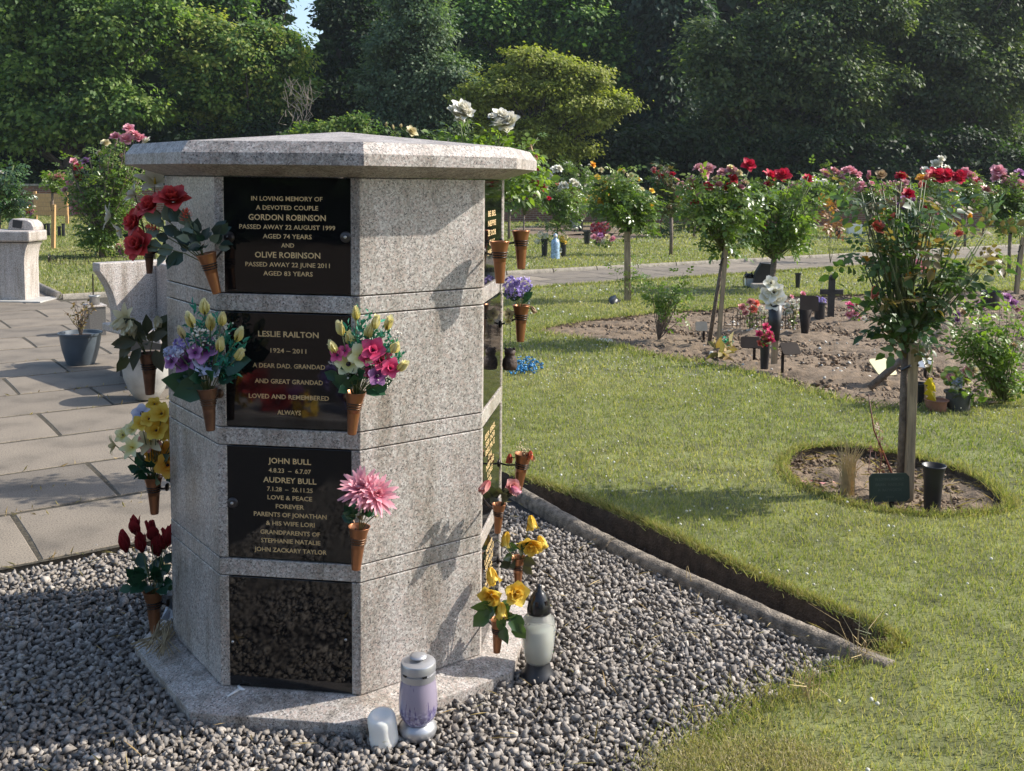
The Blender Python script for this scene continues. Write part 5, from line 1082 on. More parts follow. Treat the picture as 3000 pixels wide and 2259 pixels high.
    if stake:
        (a0, a1), (c0, c1) = stake[:2]; sm = stake[2] if len(stake) > 2 else M_stake; A_ = at(a0, a1, Y-.05)-O; Bq = (G(c0, c1, zb) if True else None); Bq = at(c0, c1, Y-.05)-O; w = stake[3] if len(stake) > 3 else .022
        dv = (A_-Bq); q = dv.to_track_quat('Z', 'Y').to_matrix(); mb = MB(); mb.box(Bq+dv/2-Vector((0, 0, .015)), (w*2, w*2, dv.length+.03), M=q); mb.build('stake', sm, t, bevel=.003 if w > .015 and Y < 6 else 0)
        if tie and tt is not None:
            mb = MB(); z_ = Bq.lerp(A_, .86); x_ = (b-O).lerp(tt-O, .86); mb.tube([z_+Vector((-.02, -w-.004, 0)), x_+Vector((-tr*1.3, -tr*1.4, 0))], .006, 5); mb.tube([z_+Vector((.02, -w-.004, .003)), x_+Vector((-tr*1.3, tr, 0))], .005, 5); mb.build('rubber_tie', M_blackpl, t)
    return t
c8 = COMP
# the nearest one, in the small round bed
rose('tall nearest standard rose with dark glossy leaves and coral blooms in the small round bed', (1945, 1075), [(1860, 395, 2045, 480), (1850, 430, 2040, 580), (1850, 540, 2010, 740), (2060, 480, 2140, 640), (1900, 640, 2010, 745)],
     [(1947, 382, 13, P_crim), (1962, 420, 13, P_crim), (1894, 492, 20, P_coral, 'smallrose'), (1903, 378, 11, P_dry, 'smallrose'), (1876, 381, 9, P_pink, 'bud'), (1987, 401, 8, P_salm, 'bud'), (1890, 630, 15, P_coral, 'wilt'), (1976, 642, 14, P_ora, 'wilt'), (1962, 596, 10, P_ora, 'bud'), (2000, 383, 8, P_salm, 'bud'), (1925, 470, 9, P_coral, 'bud'), (2072, 505, 9, P_coral, 'smallrose'), (2095, 470, 8, P_ora, 'bud'), (1870, 560, 8, P_ora, 'smallrose'), (2012, 590, 10, P_ora, 'smallrose'), (1915, 690, 8, P_salm, 'bud')],
     leafmat('mixed_rose_leaf', [(.03, .065, .02), (.05, .095, .026), (.085, .14, .035), (.04, .08, .024), (.12, .17, .05), (.17, .09, .04)], .4, .35, .45), 330, .145, trunk_top=(1957, 752), stake=((1974, 742), (1963, 1067), M_stake, .019), tr=.021, seed=1, obj_leaves=290, stems_n=14, clump=.10, zb=-.01)
T8 = G(1945, 1075, -.01)
# crimson rose just behind it, tops showing at its right
rose('crimson-flowered rose with wide heads rising behind the nearest standard', (2035, 640), [(1990, 385, 2075, 480)], [(2022, 379, 16, P_crim), (2044, 381, 17, P_crim), (2030, 384, 13, P_crim), (1990, 385, 9, P_ora, 'smallrose')], M_rleaf, 150, .14, trunk_top=(2033, 500), seed=2, stems_n=7)
rose('white-flowered rose rising just behind the capstone', (1040, 980), [(940, 270, 1060, 400), (1040, 275, 1160, 420)], [(984, 244, 19, P_white), (999, 236, 21, P_white), (1009, 246, 15, P_white), (994, 258, 12, P_white, 'smallrose'), (1083, 252, 20, P_white), (1099, 262, 21, P_white), (1078, 268, 17, P_white), (1090, 274, 15, P_white), (1063, 251, 9, P_white, 'smallrose'), (889, 284, 12, P_cream), (834, 270, 5, P_cream, 'bud'), (850, 276, 5, P_cream, 'bud'), (866, 273, 5, P_cream, 'bud'), (1146, 318, 9, P_dry, 'wilt'), (1156, 345, 9, P_pink, 'bud')],
     M_rleafy, 260, .12, y=5.1, trunk_top=(1040, 450), tr=.018, seed=3, stems_n=9, clump=.08)
rose('small red-flowered standard close right of the pillar above the empty vases', (1130, 500), [(1095, 345, 1185, 465)], [(1156, 396, 9, P_crim), (1170, 405, 9, P_crim), (1135, 430, 5, P_salm, 'smallrose')], M_rleaf, 330, .14, y=16, trunk_top=(1132, 465), seed=4)
rose('white-flowered standard behind the blue-robed figure', (1204, 556), [(1160, 395, 1250, 500)], [(1200, 366, 8, P_white), (1208, 364, 7, P_white), (1186, 382, 9, P_white), (1238, 392, 7, P_white), (1245, 399, 7, P_white), (1219, 400, 8, P_white), (1213, 404, 6, P_white)], M_rleaf, 560, .17, trunk_top=(1204, 490), seed=5, clump=.16)
rose('farther white rose on a pale stake behind the blue-robed figure', (1257, 498), [(1205, 355, 1275, 440)], [(1261, 397, 6, P_white), (1270, 417, 5, P_white), (1266, 378, 4, P_white), (1230, 353, 4, P_white), (1247, 378, 4, P_white)], M_rleaf, 380, .20, trunk_top=(1256, 440), stake=((1258, 438), (1257, 500), M_stake, .03), seed=6, clump=.2)
rose('cream-flowered standard on a squared stake beside the far path', (1359, 651), [(1282, 370, 1385, 470), (1310, 400, 1412, 505)], [(1364, 381, 8, P_cream, 'smallrose'), (1385, 410, 6, P_pyel, 'smallrose'), (1281, 356, 6, P_ora), (1298, 367, 5, P_cream), (1297, 437, 8, P_yel, 'smallrose'), (1403, 446, 7, P_yel), (1348, 372, 5, P_cream, 'bud'), (1388, 425, 5, P_cream)], M_rleaf, 820, .15, trunk_top=(1357, 500), stake=((1355, 500), (1355, 654), M_stake, .035), seed=7, clump=.13, tr=.022)
rose('leafy shoots at the foot of the cream-flowered standard', (1357, 645), [(1330, 560, 1400, 630)], [], M_rleafy, 90, .10, y=12.4, seed=8, name='rose_sucker', cat='rose shoots', clump=.06, group='low rose bushes', tr=.008)
rose('slim standard with reddish young leaves and small red roses', (1449, 552), [(1400, 375, 1482, 470)], [(1412, 366, 5, P_salm), (1428, 381, 5, P_red), (1452, 377, 6, P_crim), (1463, 390, 5, P_salm), (1420, 392, 5, P_dusk), (1440, 396, 5, P_dusk)], leafmat('reddish_green_leaf', [(.035, .085, .018), (.06, .11, .02), (.13, .07, .03), (.05, .10, .02)], .35, .3), 560, .16, trunk_top=(1450, 470), seed=9, clump=.16, tr=.035)
rose('dense bushy rose with cream buds behind the squared stake', (1400, 512), [(1370, 420, 1475, 505)], [(1408, 452, 5, P_cream)], M_rleafd, 420, .16, seed=10, name='bush_rose', cat='rose bush', group='low rose bushes', clump=.18)
rose('leaning standard with mixed pink and red heads and a tilted stake', (1531, 742), [(1490, 385, 1600, 480), (1520, 440, 1640, 560), (1500, 400, 1640, 520)],
     [(1510, 362, 10, P_dusk), (1531, 364, 10, P_dusk), (1521, 374, 11, P_pink), (1561, 373, 10, P_dusk), (1580, 370, 11, P_dusk), (1588, 374, 8, P_cream), (1578, 361, 6, P_pyel), (1596, 374, 7, P_cream), (1584, 386, 9, P_red), (1529, 403, 9, P_crim), (1573, 404, 9, P_red), (1553, 399, 8, P_salm), (1492, 389, 8, P_dusk), (1510, 424, 7, P_dusk), (1545, 386, 6, P_cream), (1618, 356, 12, P_crim)], M_rleaf, 640, .145, trunk_top=(1564, 545), stake=((1569, 527), (1552, 738), M_stake, .018), seed=11, clump=.11, tr=.018)
rose('broad leafy standard with two round red blooms behind the white flowers', (1672, 628), [(1590, 400, 1680, 540), (1650, 390, 1760, 540), (1620, 420, 1740, 575)], [(1664, 380, 13, P_crim), (1690, 379, 14, P_crim), (1706, 384, 5, P_salm, 'bud')], M_rleafy, 860, .19, trunk_top=(1672, 562), seed=12, clump=.15, tr=.04)
rose('far pink-flowered standard with clustered pale heads', (1806, 503), [(1772, 375, 1860, 460)], [(1783, 374, 9, P_pink), (1801, 368, 7, P_pink), (1808, 376, 9, P_pink), (1827, 369, 9, P_pink), (1836, 367, 9, P_pink), (1845, 374, 9, P_pink), (1851, 378, 8, P_pink), (1779, 406, 8, P_dusk), (1837, 428, 6, P_pink), (1833, 444, 7, P_pink), (1817, 395, 6, P_salm), (1795, 392, 6, P_pink)], M_rleaf, 700, .22, trunk_top=(1806, 458), seed=13, clump=.22, tr=.04)
rose('small young rose with bronze-coloured leaves beside a black pot', (1796, 502), [(1780, 432, 1812, 478)], [], M_bronzeleaf, 40, .30, y=19, seed=14, name='young_rose', cat='young rose', clump=.12, stems_n=5)
rose('far rose with white heads above pink ones against the dark trees', (2035, 498), [(1990, 372, 2075, 460)], [(2033, 343, 7, P_white), (2021, 354, 8, P_white), (2030, 353, 7, P_white), (1999, 368, 8, P_white), (2046, 364, 7, P_white), (2050, 374, 7, P_pink), (2062, 392, 8, P_pink), (2070, 386, 7, P_cream)], M_rleaf, 480, .2, y=23, trunk_top=(2035, 460), seed=15, clump=.2, tr=.03, stake=((2016, 452), (2016, 500), M_stake, .03))
rose('far rose with pale pink clustered heads on a thin stem', (2086, 498), [(2060, 385, 2118, 455)], [(2084, 370, 8, P_pink), (2090, 376, 8, P_pink), (2099, 380, 9, P_pink), (2096, 390, 7, P_dusk), (2105, 395, 7, P_red, 'smallrose')], M_rleaf, 380, .2, y=24, trunk_top=(2086, 455), seed=16, clump=.2, tr=.03)
rose('pink and mauve rose tree at the right edge with a white bloom below', (2180, 592), [(2135, 385, 2225, 500), (2160, 400, 2240, 510)], [(2155, 369, 12, P_pink), (2164, 376, 10, P_dusk), (2152, 384, 9, P_pink), (2130, 409, 9, P_salm), (2174, 394, 9, P_dusk), (2188, 395, 9, P_mauve), (2203, 373, 8, P_mauve), (2190, 380, 7, P_cream), (2173, 479, 11, P_white), (2165, 486, 8, P_cream), (2209, 405, 9, P_dusk)], M_rleaf, 760, .18, trunk_top=(2182, 505), seed=17, clump=.15, tr=.03)
rose('rose with a slanting bare stake at the right edge beyond the fenced bed', (2192, 634), [(2180, 470, 2290, 540)], [(2240, 470, 9, P_pink)], M_rleaf, 200, .13, trunk_top=(2204, 530), seed=18, tr=.016, stake=((2210, 512), (2196, 636), M_stake, .02))
rose('low yellow-green rose bush at the right edge in the large bed', (2165, 872), [(2040, 660, 2150, 760), (2090, 680, 2240, 830), (2100, 720, 2200, 850)], [(2176, 641, 9, P_mauve), (2188, 654, 9, P_mauve), (2082, 677, 12, P_dry, 'smallrose'), (2198, 668, 7, P_dusk)], M_rleafy, 420, .115, seed=19, obj_leaves=230, name='bush_rose', cat='rose bush', group='low rose bushes', clump=.11, tr=.012)
rose('loose leafy bush rose with bare lower canes in the large bed', (1422, 735), [(1420, 590, 1525, 660), (1440, 620, 1500, 700), (1395, 600, 1440, 660)], [], M_rleafy, 240, .10, seed=20, name='bush_rose', cat='rose bush', group='low rose bushes', clump=.08, tr=.014, canes=M_bark)
rose('thin red-brown shoot with a few leaves in the small round bed', (1897, 1022), [(1880, 905, 1895, 1000)], [], leafmat('red_brown_leaf', [(.12, .045, .025), (.18, .07, .035)], .45, .25), 12, .05, seed=21, name='rose_shoot', cat='rose shoot', clump=.02, tr=.008, stems_n=4, canes=M_redstem, group='low rose bushes', y=4.9)
mb = MB(); b0 = G(1897, 1022, -.01); mb.tube([Vector((0, 0, 0)), at(1888, 930, 4.9)-Vector((b0.x, 4.9, -.01))-Vector((0, 0, 0)), at(1876, 852, 4.9)-Vector((b0.x, 4.9, -.01))], [.006, .004, .002], 6); o = mb.build('bare_cane', M_redstem, smooth=True); o.location = (b0.x, 4.9, -.01); tag(o, 'tall bare reddish cane left of the green name plate', 'cane')
# left lawn
rose('large climbing rose with pink clusters trained up poles on the left lawn', (220, 558), [(155, 350, 240, 450), (205, 310, 305, 400), (215, 380, 300, 470), (190, 440, 270, 510), (195, 500, 235, 560)],
     [(278, 277, 9, P_pink), (250, 295, 9, P_pink), (273, 300, 12, P_pink), (292, 290, 9, P_pink), (303, 299, 10, P_pink), (316, 304, 8, P_white), (184, 347, 7, P_mauve), (167, 362, 7, P_crim), (170, 383, 7, P_wine), (254, 399, 8, P_pink), (248, 382, 8, P_cream), (165, 453, 10, P_pink), (228, 309, 8, P_cream), (215, 330, 6, P_cream), (240, 415, 6, P_cream), (202, 395, 6, P_dusk), (285, 330, 6, P_white), (150, 395, 6, P_pink), (140, 410, 6, P_dusk), (180, 420, 6, P_pink)], M_rleaf, 1900, .17, trunk_top=(222, 505), seed=30, clump=.24, tr=.05, stems_n=20, name='climbing_rose', cat='climbing rose', canes=M_bark)
rose('young standard rose on a new orange-brown stake on the left lawn', (115, 538), [(98, 378, 142, 415)], [(124, 383, 8, P_salm), (134, 382, 6, P_pink), (118, 394, 5, P_pink)], M_rleafy, 130, .19, trunk_top=(113, 418), stake=((116, 442), (115, 540), M_stake2, .032), seed=31, clump=.12, tr=.022)
rose('green rose tree cut off by the left frame edge', (-6, 500), [(-30, 360, 34, 430), (-25, 400, 30, 465)], [(4, 372, 4, P_white)], M_rleafd, 520, .2, y=20, trunk_top=(-4, 465), seed=32, clump=.22, tr=.05)
rose('small pale-flowered bush in a black pot at the far left', (22, 478), [(5, 430, 40, 470)], [(10, 440, 4, P_cream), (30, 452, 4, P_white), (24, 437, 3, P_white)], M_rleaf, 150, .2, y=27, seed=33, name='bush_rose', cat='rose bush', group='low rose bushes', clump=.12)
# far row along the wall
far_list = [(1100, 430, 25, P_cream, 'right beside the pillar edge'), (1232, 448, 32, P_crim, 'behind the far white rose'), (1300, 452, 30, P_yel, 'with yellow heads beyond the cream standard'), (1340, 425, 33, P_cream, 'beyond the squared stake'), (1478, 452, 31, P_pink, 'right of the slim reddish standard'), (1500, 440, 27, P_dusk, 'left of the leaning standard'), (1722, 440, 33, P_pink, 'right of the broad leafy standard'), (1760, 430, 30, P_white, 'left of the far pink standard'), (1880, 440, 28, P_pink, 'behind the coral bloom'), (1935, 430, 31, P_dusk, 'behind the nearest rose'), (2125, 440, 29, P_pink, 'between the right-hand rose trees'), (1965, 470, 26, P_mauve, 'low among the nearest rose leaves')]
for i, (u, v, y, Pm, wh) in enumerate(far_list):
    w = 1000/y; cn = {'cream_petal': 'cream', 'crimson_petal': 'crimson', 'yellow_petal': 'yellow', 'pink_petal': 'pink', 'dusky_pink_petal': 'dusky pink', 'white_petal': 'white', 'mauve_petal': 'mauve'}[Pm.name]
    rg = np.random.default_rng(60+i); bl = [(u+rg.uniform(-1, 1)*w*.8, v-35+rg.uniform(-12, 25), rg.uniform(5.5, 9), Pm, 'smallrose') for _ in range(11)]
    rose(f'distant rose with {cn} heads {wh}', (u, 480), [(u-w, v-32, u+w, v+22)], bl, M_rleaf, 420, .27, y=y, trunk_top=(u, v+18), seed=70+i, clump=.25, tr=.035, stems_n=7)
# ================================================================== GRAVE THINGS ON THE RIGHT
def add_pot(label, u, v, w, h, m=M_pot, name='flower_pot', cat='flower pot', group='black pots among the roses', y=None, flowers=None, fname='bunch', zz=.02, taper=.62, flabel=None):
    q = G(u, v, zz) if y is None else Vector((at(u, v, y).x, y, zz)); Y = q.y; r_ = S(w, Y)/2; h_ = S(h, Y)
    t = thing(name, label, cat, q, 0, group); mb = MB(); mb.lathe([(0, 0), (taper*r_, 0), (taper*r_*1.05, h_*.05), (.84*r_, h_*.9), (r_, h_*.92), (r_*1.02, h_), (.9*r_, h_), (.82*r_, h_*.85), (0, h_*.8)], 20); o = mb.build('pot_body', m, t, smooth=True); smooth_angle(o)
    if flowers:
        f = thing('flower_bunch', flabel, 'flowers', (q.x, q.y, q.z+h_*.9), 0, 'flower bunches on the graves'); tips = []
        for i, (uu, vv, rp, Pm, kind) in enumerate(flowers):
            p = at(uu, vv, Y-.03); place_flower(f, kind, Pm, p, S(rp, Y)*1.15, (random.uniform(-.4, .4), -.7, .6), i % 3); tips.append(p)
        stems(f, f.location, tips, M_stem, .003)
        n = 16; rg = np.random.default_rng(int(u)); O = Vector(f.location); top = sum((Vector(p) for p in tips), Vector())/len(tips)
        P = []; D = []
        for _ in range(n*4): k = rg.random(); p = O.lerp(tips[rg.integers(0, len(tips))], k)-O; P.append(np.array(p)+rg.normal(size=3)*r_*.6); D.append(rg.normal(size=3)+np.array([0, 0, .5]))
        D = np.array(D); v_, ff, rr_ = scatter(*LEAF6, np.array(P), basis(rg.normal(size=D.shape)+np.array([0, -.5, .8]), rg, D), rg.uniform(.5, 1.1, len(P))*max(r_*.8, .03), rg.random(len(P))); link('foliage', big_mesh('foliage', v_, ff, M_rleaf, rr_), f)
    return t
def sign(label, u, v, w, h, ub, vb, m, tilt=-35, rz=0, name='grave_sign', group='name plates on short posts', cat='name plate', zz=.0, post=True, pm=None):
    q = G(ub, vb, zz); Y = q.y; c = at(u, v, Y); t = thing(name, label, cat, q, 0, group); W, H_ = S(w, Y), S(h, Y)/max(math.cos(R(tilt)), .5)*.9
    Mr = Matrix.Rotation(rz, 3, 'Z') @ Matrix.Rotation(R(tilt), 3, 'X'); o_ = c-q; ch = .12
    poly = [(-W/2, -H_/2+ch*H_), (-W/2+ch*H_, -H_/2), (W/2-ch*H_, -H_/2), (W/2, -H_/2+ch*H_), (W/2, H_/2-ch*H_), (W/2-ch*H_, H_/2), (-W/2+ch*H_, H_/2), (-W/2, H_/2-ch*H_)]
    mb = MB(); n = 8; mb.add([Mr @ Vector((x, dy, z))+o_ for dy in (-.004, .004) for x, z in poly], [tuple(range(n)), tuple(range(2*n-1, n-1, -1))]+[(k, n+k, n+(k+1) % n, (k+1) % n) for k in range(n)]); pl = mb.build('plate', m, t)
    if post: mb = MB(); mb.box(Vector((0, .006, o_.z/2-.02)), (.022, .01, o_.z+.0)); mb.build('post', pm or M_brownbk, t)
    return t, pl, Mr, o_, W, H_, q
# round-bed plate with faint engraving
t, pl, Mr, o_, W, H_, q = sign('dark green name plate with faint engraved lettering in the small round bed', 1921, 1053, 92, 68, 1926, 1103, M_dgreen, -8, R(6), zz=-.01)
Mg = mat('worn_engraving', (.055, .075, .06), .7)
X_ = Mr @ Vector((1, 0, 0)); U_ = Mr @ Vector((0, 0, 1)); N_ = Mr @ Vector((0, -1, 0))
for i, (s, w_) in enumerate((("IN LOVING MEMORY", .72), ("BRIAN  HASELINE", .70), ("H  RAYWORTH", .58))):
    text_on(pl, s, o_+N_*.0042+U_*(H_*(.30-.19*i)), X_, U_, W*w_, H_*.10, Mg, name='engraved_line')
text_on(pl, "2002", o_+N_*.0042+U_*(-H_*.33), X_, U_, W*.2, H_*.07, Mg, name='engraved_line')
q = G(2013, 1104, -.01); t = thing('spiked_vase', 'tall empty dark grey plastic vase standing in the small round bed', 'vase', q, 0); Yq = q.y; hh = S(104, Yq); rr_ = S(26, Yq)
mb = MB(); mb.lathe([(0, -.02), (rr_*.62, -.02), (rr_*.66, 0), (rr_*.78, hh*.7), (rr_*.86, hh*.88), (rr_*.98, hh*.97), (rr_, hh), (rr_*.93, hh), (rr_*.72, hh*.8), (0, hh*.75)], 32); mb.build('cup', M_pot, t, smooth=True)
# signs in the large bed
sign('dark brown tilted blank plate at the right of the red rose bunch', 1707, 753, 44, 26, 1690, 808, M_brownbk, -40, R(18))
sign('dark tilted plate behind the left of the red rose bunch', 1622, 740, 44, 24, 1629, 783, M_brownbk, -42, R(-8))
sign('grey weathered plate half hidden at the foot of the leaning rose', 1515, 705, 26, 22, 1520, 735, mat('grey_plate', (.23, .22, .2), .6), -20, .1)
sign('pale cream-yellow tilted card catching the sun in the large bed', 1907, 793, 52, 34, 1912, 832, M_yellowpl, -52, R(24), name='memorial_card', cat='card')
sign('small white tilted card just right of the stake top', 1998, 782, 26, 24, 1999, 812, M_plastic_w, -50, R(-30), name='memorial_card', cat='card')
# tapered flower spike with plate, cross, lantern, slab
q = G(1738, 725); t = thing('spiked_vase', 'tapered dark vase with a square dark plate above it in the large bed', 'vase', q, 0, 'spiked vases in the large bed'); Yq = q.y; hh = at(1740, 668, Yq).z
mb = MB(); mb.lathe([(.02, -.02), (S(7, Yq), 0), (S(14, Yq), hh), (S(12, Yq), hh), (0, hh*.9)], 16); mb.build('cup', M_brownbk, t, smooth=True)
mb = MB(); pz = at(1748, 655, Yq)-q; mb.box(pz, (S(40, Yq), .012, S(34, Yq)), M=Matrix.Rotation(R(-25), 3, 'X') @ Matrix.Rotation(R(6), 3, 'Y')); mb.build('plate', M_brownbk, t)
q = G(1794, 690); t = thing('wooden_cross', 'plain dark wooden cross standing in the large bed', 'cross', q, .1); Yq = q.y; hh = at(1796, 600, Yq).z
mb = MB(); mb.box((0, 0, hh/2), (.065, .04, hh)); mb.lathe([(.0325, -.02), (.0325, .02)], 16, (0, 0, hh), M=Matrix.Rotation(R(90), 3, 'X')); mb.build('upright', mat('dark_stained_wood', (.035, .03, .026), .7, var=.3, scale=20), t)
mb = MB(); mb.box((0, -.002, hh*.66), (S(52, Yq), .036, .06)); mb.build('crossbar', mat('dark_stained_wood', (1, 1, 1)), t, bevel=.008)
q = G(1650, 626); t = thing('headstone', 'low black slanted headstone on a pale foot beyond the large bed', 'headstone', q, 0); Yq = q.y; w_ = S(52, Yq); h_ = S(58, Yq)
mb = MB(); mb.add([(x*w_, y_, z*h_) for y_ in (0, .12) for x, z in ((-.5, 0), (.5, 0), (.45, .95), (-.12, 1.0), (-.36, .62))], [(0, 1, 2, 3, 4), (9, 8, 7, 6, 5)]+[(k, 5+k, 5+(k+1) % 5, (k+1) % 5) for k in range(5)]); mb.build('slab', M_slate, t, bevel=.005)
mb = MB(); mb.box((-.05, -.12, .05), (w_*.9, .2, .10)); mb.build('foot', M_gran_bench, t)
q = G(1617, 624); t = thing('garden_lantern', 'small black lantern with frosted panes and a cat-eared top', 'lantern', q, .2); Yq = q.y; h_ = S(38, Yq)
mb = MB(); mb.box((0, 0, h_*.04), (.11, .11, h_*.08)); mb.box((0, 0, h_*.66), (.125, .125, h_*.05)); mb.lathe([(.06, h_*.68), (.07, h_*.78), (.05, h_*.88), (0, h_*.9)], 12)
for sx_ in (-1, 1):
    mb.tube([(sx_*.035, 0, h_*.85), (sx_*.05, 0, h_*1.02)], [.02, .002], 5)
    for sy_ in (-1, 1): mb.tube([(sx_*.05, sy_*.05, 0), (sx_*.06, sy_*.06, h_*.66)], .006, 4)
mb.build('frame', M_blackpl, t); mb = MB(); mb.box((0, 0, h_*.35), (.09, .09, h_*.56)); mb.build('pane', M_plastic_w, t)
add_pot('narrow empty black vase on the lawn right of the slanted headstone', 1723, 623, 14, 33)
# pots and flowers around the front of the large bed
add_pot('black pot holding the hot red and lime rose bunch', 1651, 797, 26, 66, flowers=[(1655, 706, 9, P_hot, 'rose'), (1640, 722, 9, P_hot, 'rose'), (1662, 722, 9, P_hot, 'rose'), (1655, 737, 10, P_crim, 'rose'), (1642, 742, 8, P_coral, 'rose'), (1666, 735, 8, P_hot, 'rose'), (1650, 727, 8, P_coral, 'rose')], flabel='bunch of hot red artificial roses with lime leaves in the large bed')
q = G(1672, 790); t = thing('vase_on_post', 'dark vase lifted on a wooden post holding large white blooms', 'vase', q, 0); Yq = q.y
za, zb_ = at(1672, 695, Yq).z, at(1672, 655, Yq).z; mb = MB(); mb.box((0, 0, za/2), (.045, .045, za)); mb.build('post', M_stake, t)
mb = MB(); mb.lathe([(S(11, Yq), at(0, 712, Yq).z), (S(15, Yq), zb_), (S(13, Yq), zb_), (0, zb_-.03)], 18, (-.02, -.06, 0)); mb.build('cup', M_pot, t, smooth=True)
t = thing('flower_bunch', 'large white artificial magnolia blooms raised on the post vase', 'flowers', (q.x, q.y-.05, zb_), 0, 'flower bunches on the graves')
for i, (u, v, r_) in enumerate(((1665, 612, 16), (1672, 632, 20), (1657, 640, 17), (1680, 645, 17), (1668, 655, 16))): place_flower(t, 'openy', P_white, at(u, v, Yq-.08), S(r_, Yq)*1.15, (random.uniform(-.4, .4), -.9, .4), i % 3)
def low_flowers(label, u, v, fl_, y=None, name='flower_bunch', leaves=M_rleaf, group='flower bunches on the graves', zz=.03):
    q = G(u, v, zz) if y is None else Vector((at(u, v, y).x, y, zz)); f = thing(name, label, 'flowers', q, 0, group); Y = q.y; tips = []
    for i, (uu, vv, rp, Pm, kind) in enumerate(fl_): p = at(uu, vv, Y-.02); place_flower(f, kind, Pm, p, S(rp, Y)*1.15, (random.uniform(-.4, .4), -.7, .6), i % 3); tips.append(p)
    stems(f, q, tips, M_stem, .003); rg = np.random.default_rng(int(u*3+v)); P = []; D = []; O = Vector(q); rr0 = S(10, Y)
    for _ in range(60): p = O.lerp(tips[rg.integers(0, len(tips))], rg.uniform(.2, 1))-O; P.append(np.array(p)+rg.normal(size=3)*rr0*.5); D.append(rg.normal(size=3)+np.array([0, 0, .4]))
    D = np.array(D); v_, ff, rr2 = scatter(*LEAF6, np.array(P), basis(rg.normal(size=D.shape)+np.array([0, -.5, .8]), rg, D), rg.uniform(.5, 1.1, len(P))*S(9, Y), rg.random(len(P))); link('foliage', big_mesh('foliage', v_, ff, leaves, rr2), f); return f
low_flowers('faded coral roses and white buds inside the low wire fence', 1620, 712, [(1603, 664, 9, P_salm, 'rose'), (1622, 652, 8, P_salm, 'rose'), (1634, 655, 8, P_coral, 'rose'), (1627, 669, 9, P_coral, 'rose'), (1645, 668, 8, P_white, 'puff'), (1652, 676, 7, P_white, 'puff'), (1610, 676, 7, P_salm, 'smallrose'), (1668, 668, 8, P_salm, 'rose')])
low_flowers('white daisy-like spray between the white blooms and the tapered vase', 1712, 705, [(1700, 660, 7, P_white, 'smallrose'), (1712, 652, 7, P_white, 'smallrose'), (1722, 662, 7, P_white, 'smallrose'), (1705, 672, 7, P_white, 'smallrose'), (1718, 676, 7, P_cream, 'smallrose'), (1696, 678, 6, P_white, 'smallrose'), (1727, 650, 5, P_white, 'smallrose'), (1710, 641, 5, P_pink, 'smallrose')])
low_flowers('lilac flowers behind the arm of the wooden cross', 1772, 676, [(1765, 648, 8, P_lil, 'puff'), (1778, 650, 8, P_lil, 'puff'), (1771, 657, 7, P_lil, 'puff'), (1735, 635, 7, P_pink, 'smallrose')])
add_pot('short black square pot at the foot of the cross', 1770, 690, 26, 36, taper=.8)
low_flowers('pink and mauve roses on a dark cushion right of the cross', 1845, 692, [(1836, 660, 9, P_mag, 'rose'), (1847, 676, 9, P_pink, 'rose'), (1834, 680, 9, P_pink, 'rose'), (1855, 683, 7, P_pink, 'rose'), (1851, 658, 6, P_salm, 'bud'), (1866, 688, 6, P_white, 'smallrose')])
low_flowers('teal tinsel-like plant on the soil left of the black plates', 1573, 745, [(1573, 736, 4, P_cream, 'gyp'), (1565, 740, 4, P_bwhite, 'gyp')], leaves=M_teal)
low_flowers('pale pink bouquet lying on the lawn behind the nearest rose', 1985, 622, [(1972, 572, 10, P_salm, 'rose'), (1985, 568, 10, P_pink, 'rose'), (1978, 582, 10, P_cream, 'rose'), (1992, 580, 9, P_salm, 'rose'), (2000, 588, 9, P_ora, 'smallrose'), (1988, 596, 8, P_bwhite, 'puff')])
low_flowers('small yellow flowers beside the low black fence on the right', 2030, 668, [(2020, 620, 6, P_yel, 'smallrose'), (2030, 618, 6, P_yel, 'smallrose'), (2040, 622, 5, P_cream, 'smallrose')])
# wire hoop fences
def hoop_fence(label, pts, h, pitch, name='wire_fence', group='low black wire fences'):
    P = [Vector((p[0], p[1], 0)) for p in pts]; q = P[0].copy(); t = thing(name, label, 'wire fence', q, 0, group)
    tot = [0]; 
    for a, b in zip(P[:-1], P[1:]): tot.append(tot[-1]+(b-a).length)
    def pa(s_):
        for i in range(len(P)-1):
            if s_ <= tot[i+1]+1e-6: return P[i].lerp(P[i+1], (s_-tot[i])/(tot[i+1]-tot[i]))
        return P[-1]
    n = int(tot[-1]/pitch)
    for k in range(n):
        mb = MB(); a, b = pa(k*pitch)-q, pa((k+1.25)*pitch if k < n-1 else (k+1)*pitch)-q; pts_ = [a]
        for j in range(9): an = math.pi*j/8; c = a.lerp(b, .5-.5*math.cos(an)); pts_.append(c+Vector((0, 0, h*.72+h*.28*math.sin(an))))
        mb.tube(pts_+[b], .0045, 4); mb.tube([a.lerp(b, .5), a.lerp(b, .5)+Vector((0, 0, h*.62))], .004, 4); mb.build('hoop', M_iron, t)
    mb = MB()
    for z in (h*.2, h*.55): mb.tube([pa(tot[-1]*i/12)-q+Vector((0, 0, z)) for i in range(13)], .0035, 4)
    mb.build('rail', M_iron, t)
hoop_fence('low black hooped wire fence behind the leaning rose in the large bed', [G(1565, 712), G(1640, 716), G(1735, 712)], S(52, 9.9), .125)
hoop_fence('low black hooped wire fence right of the nearest rose stem', [G(2003, 690), G(2108, 688)], S(36, 10.8), .11)
c0 = G(195, 565, .03); hoop_fence('round black edging fence circling the climbing rose on the left lawn', [(c0.x+.85*math.cos(a)+.15, c0.y+.15+.85*math.sin(a)) for a in np.linspace(-2.9, 3.2, 25)], S(22, 16.5), .2)
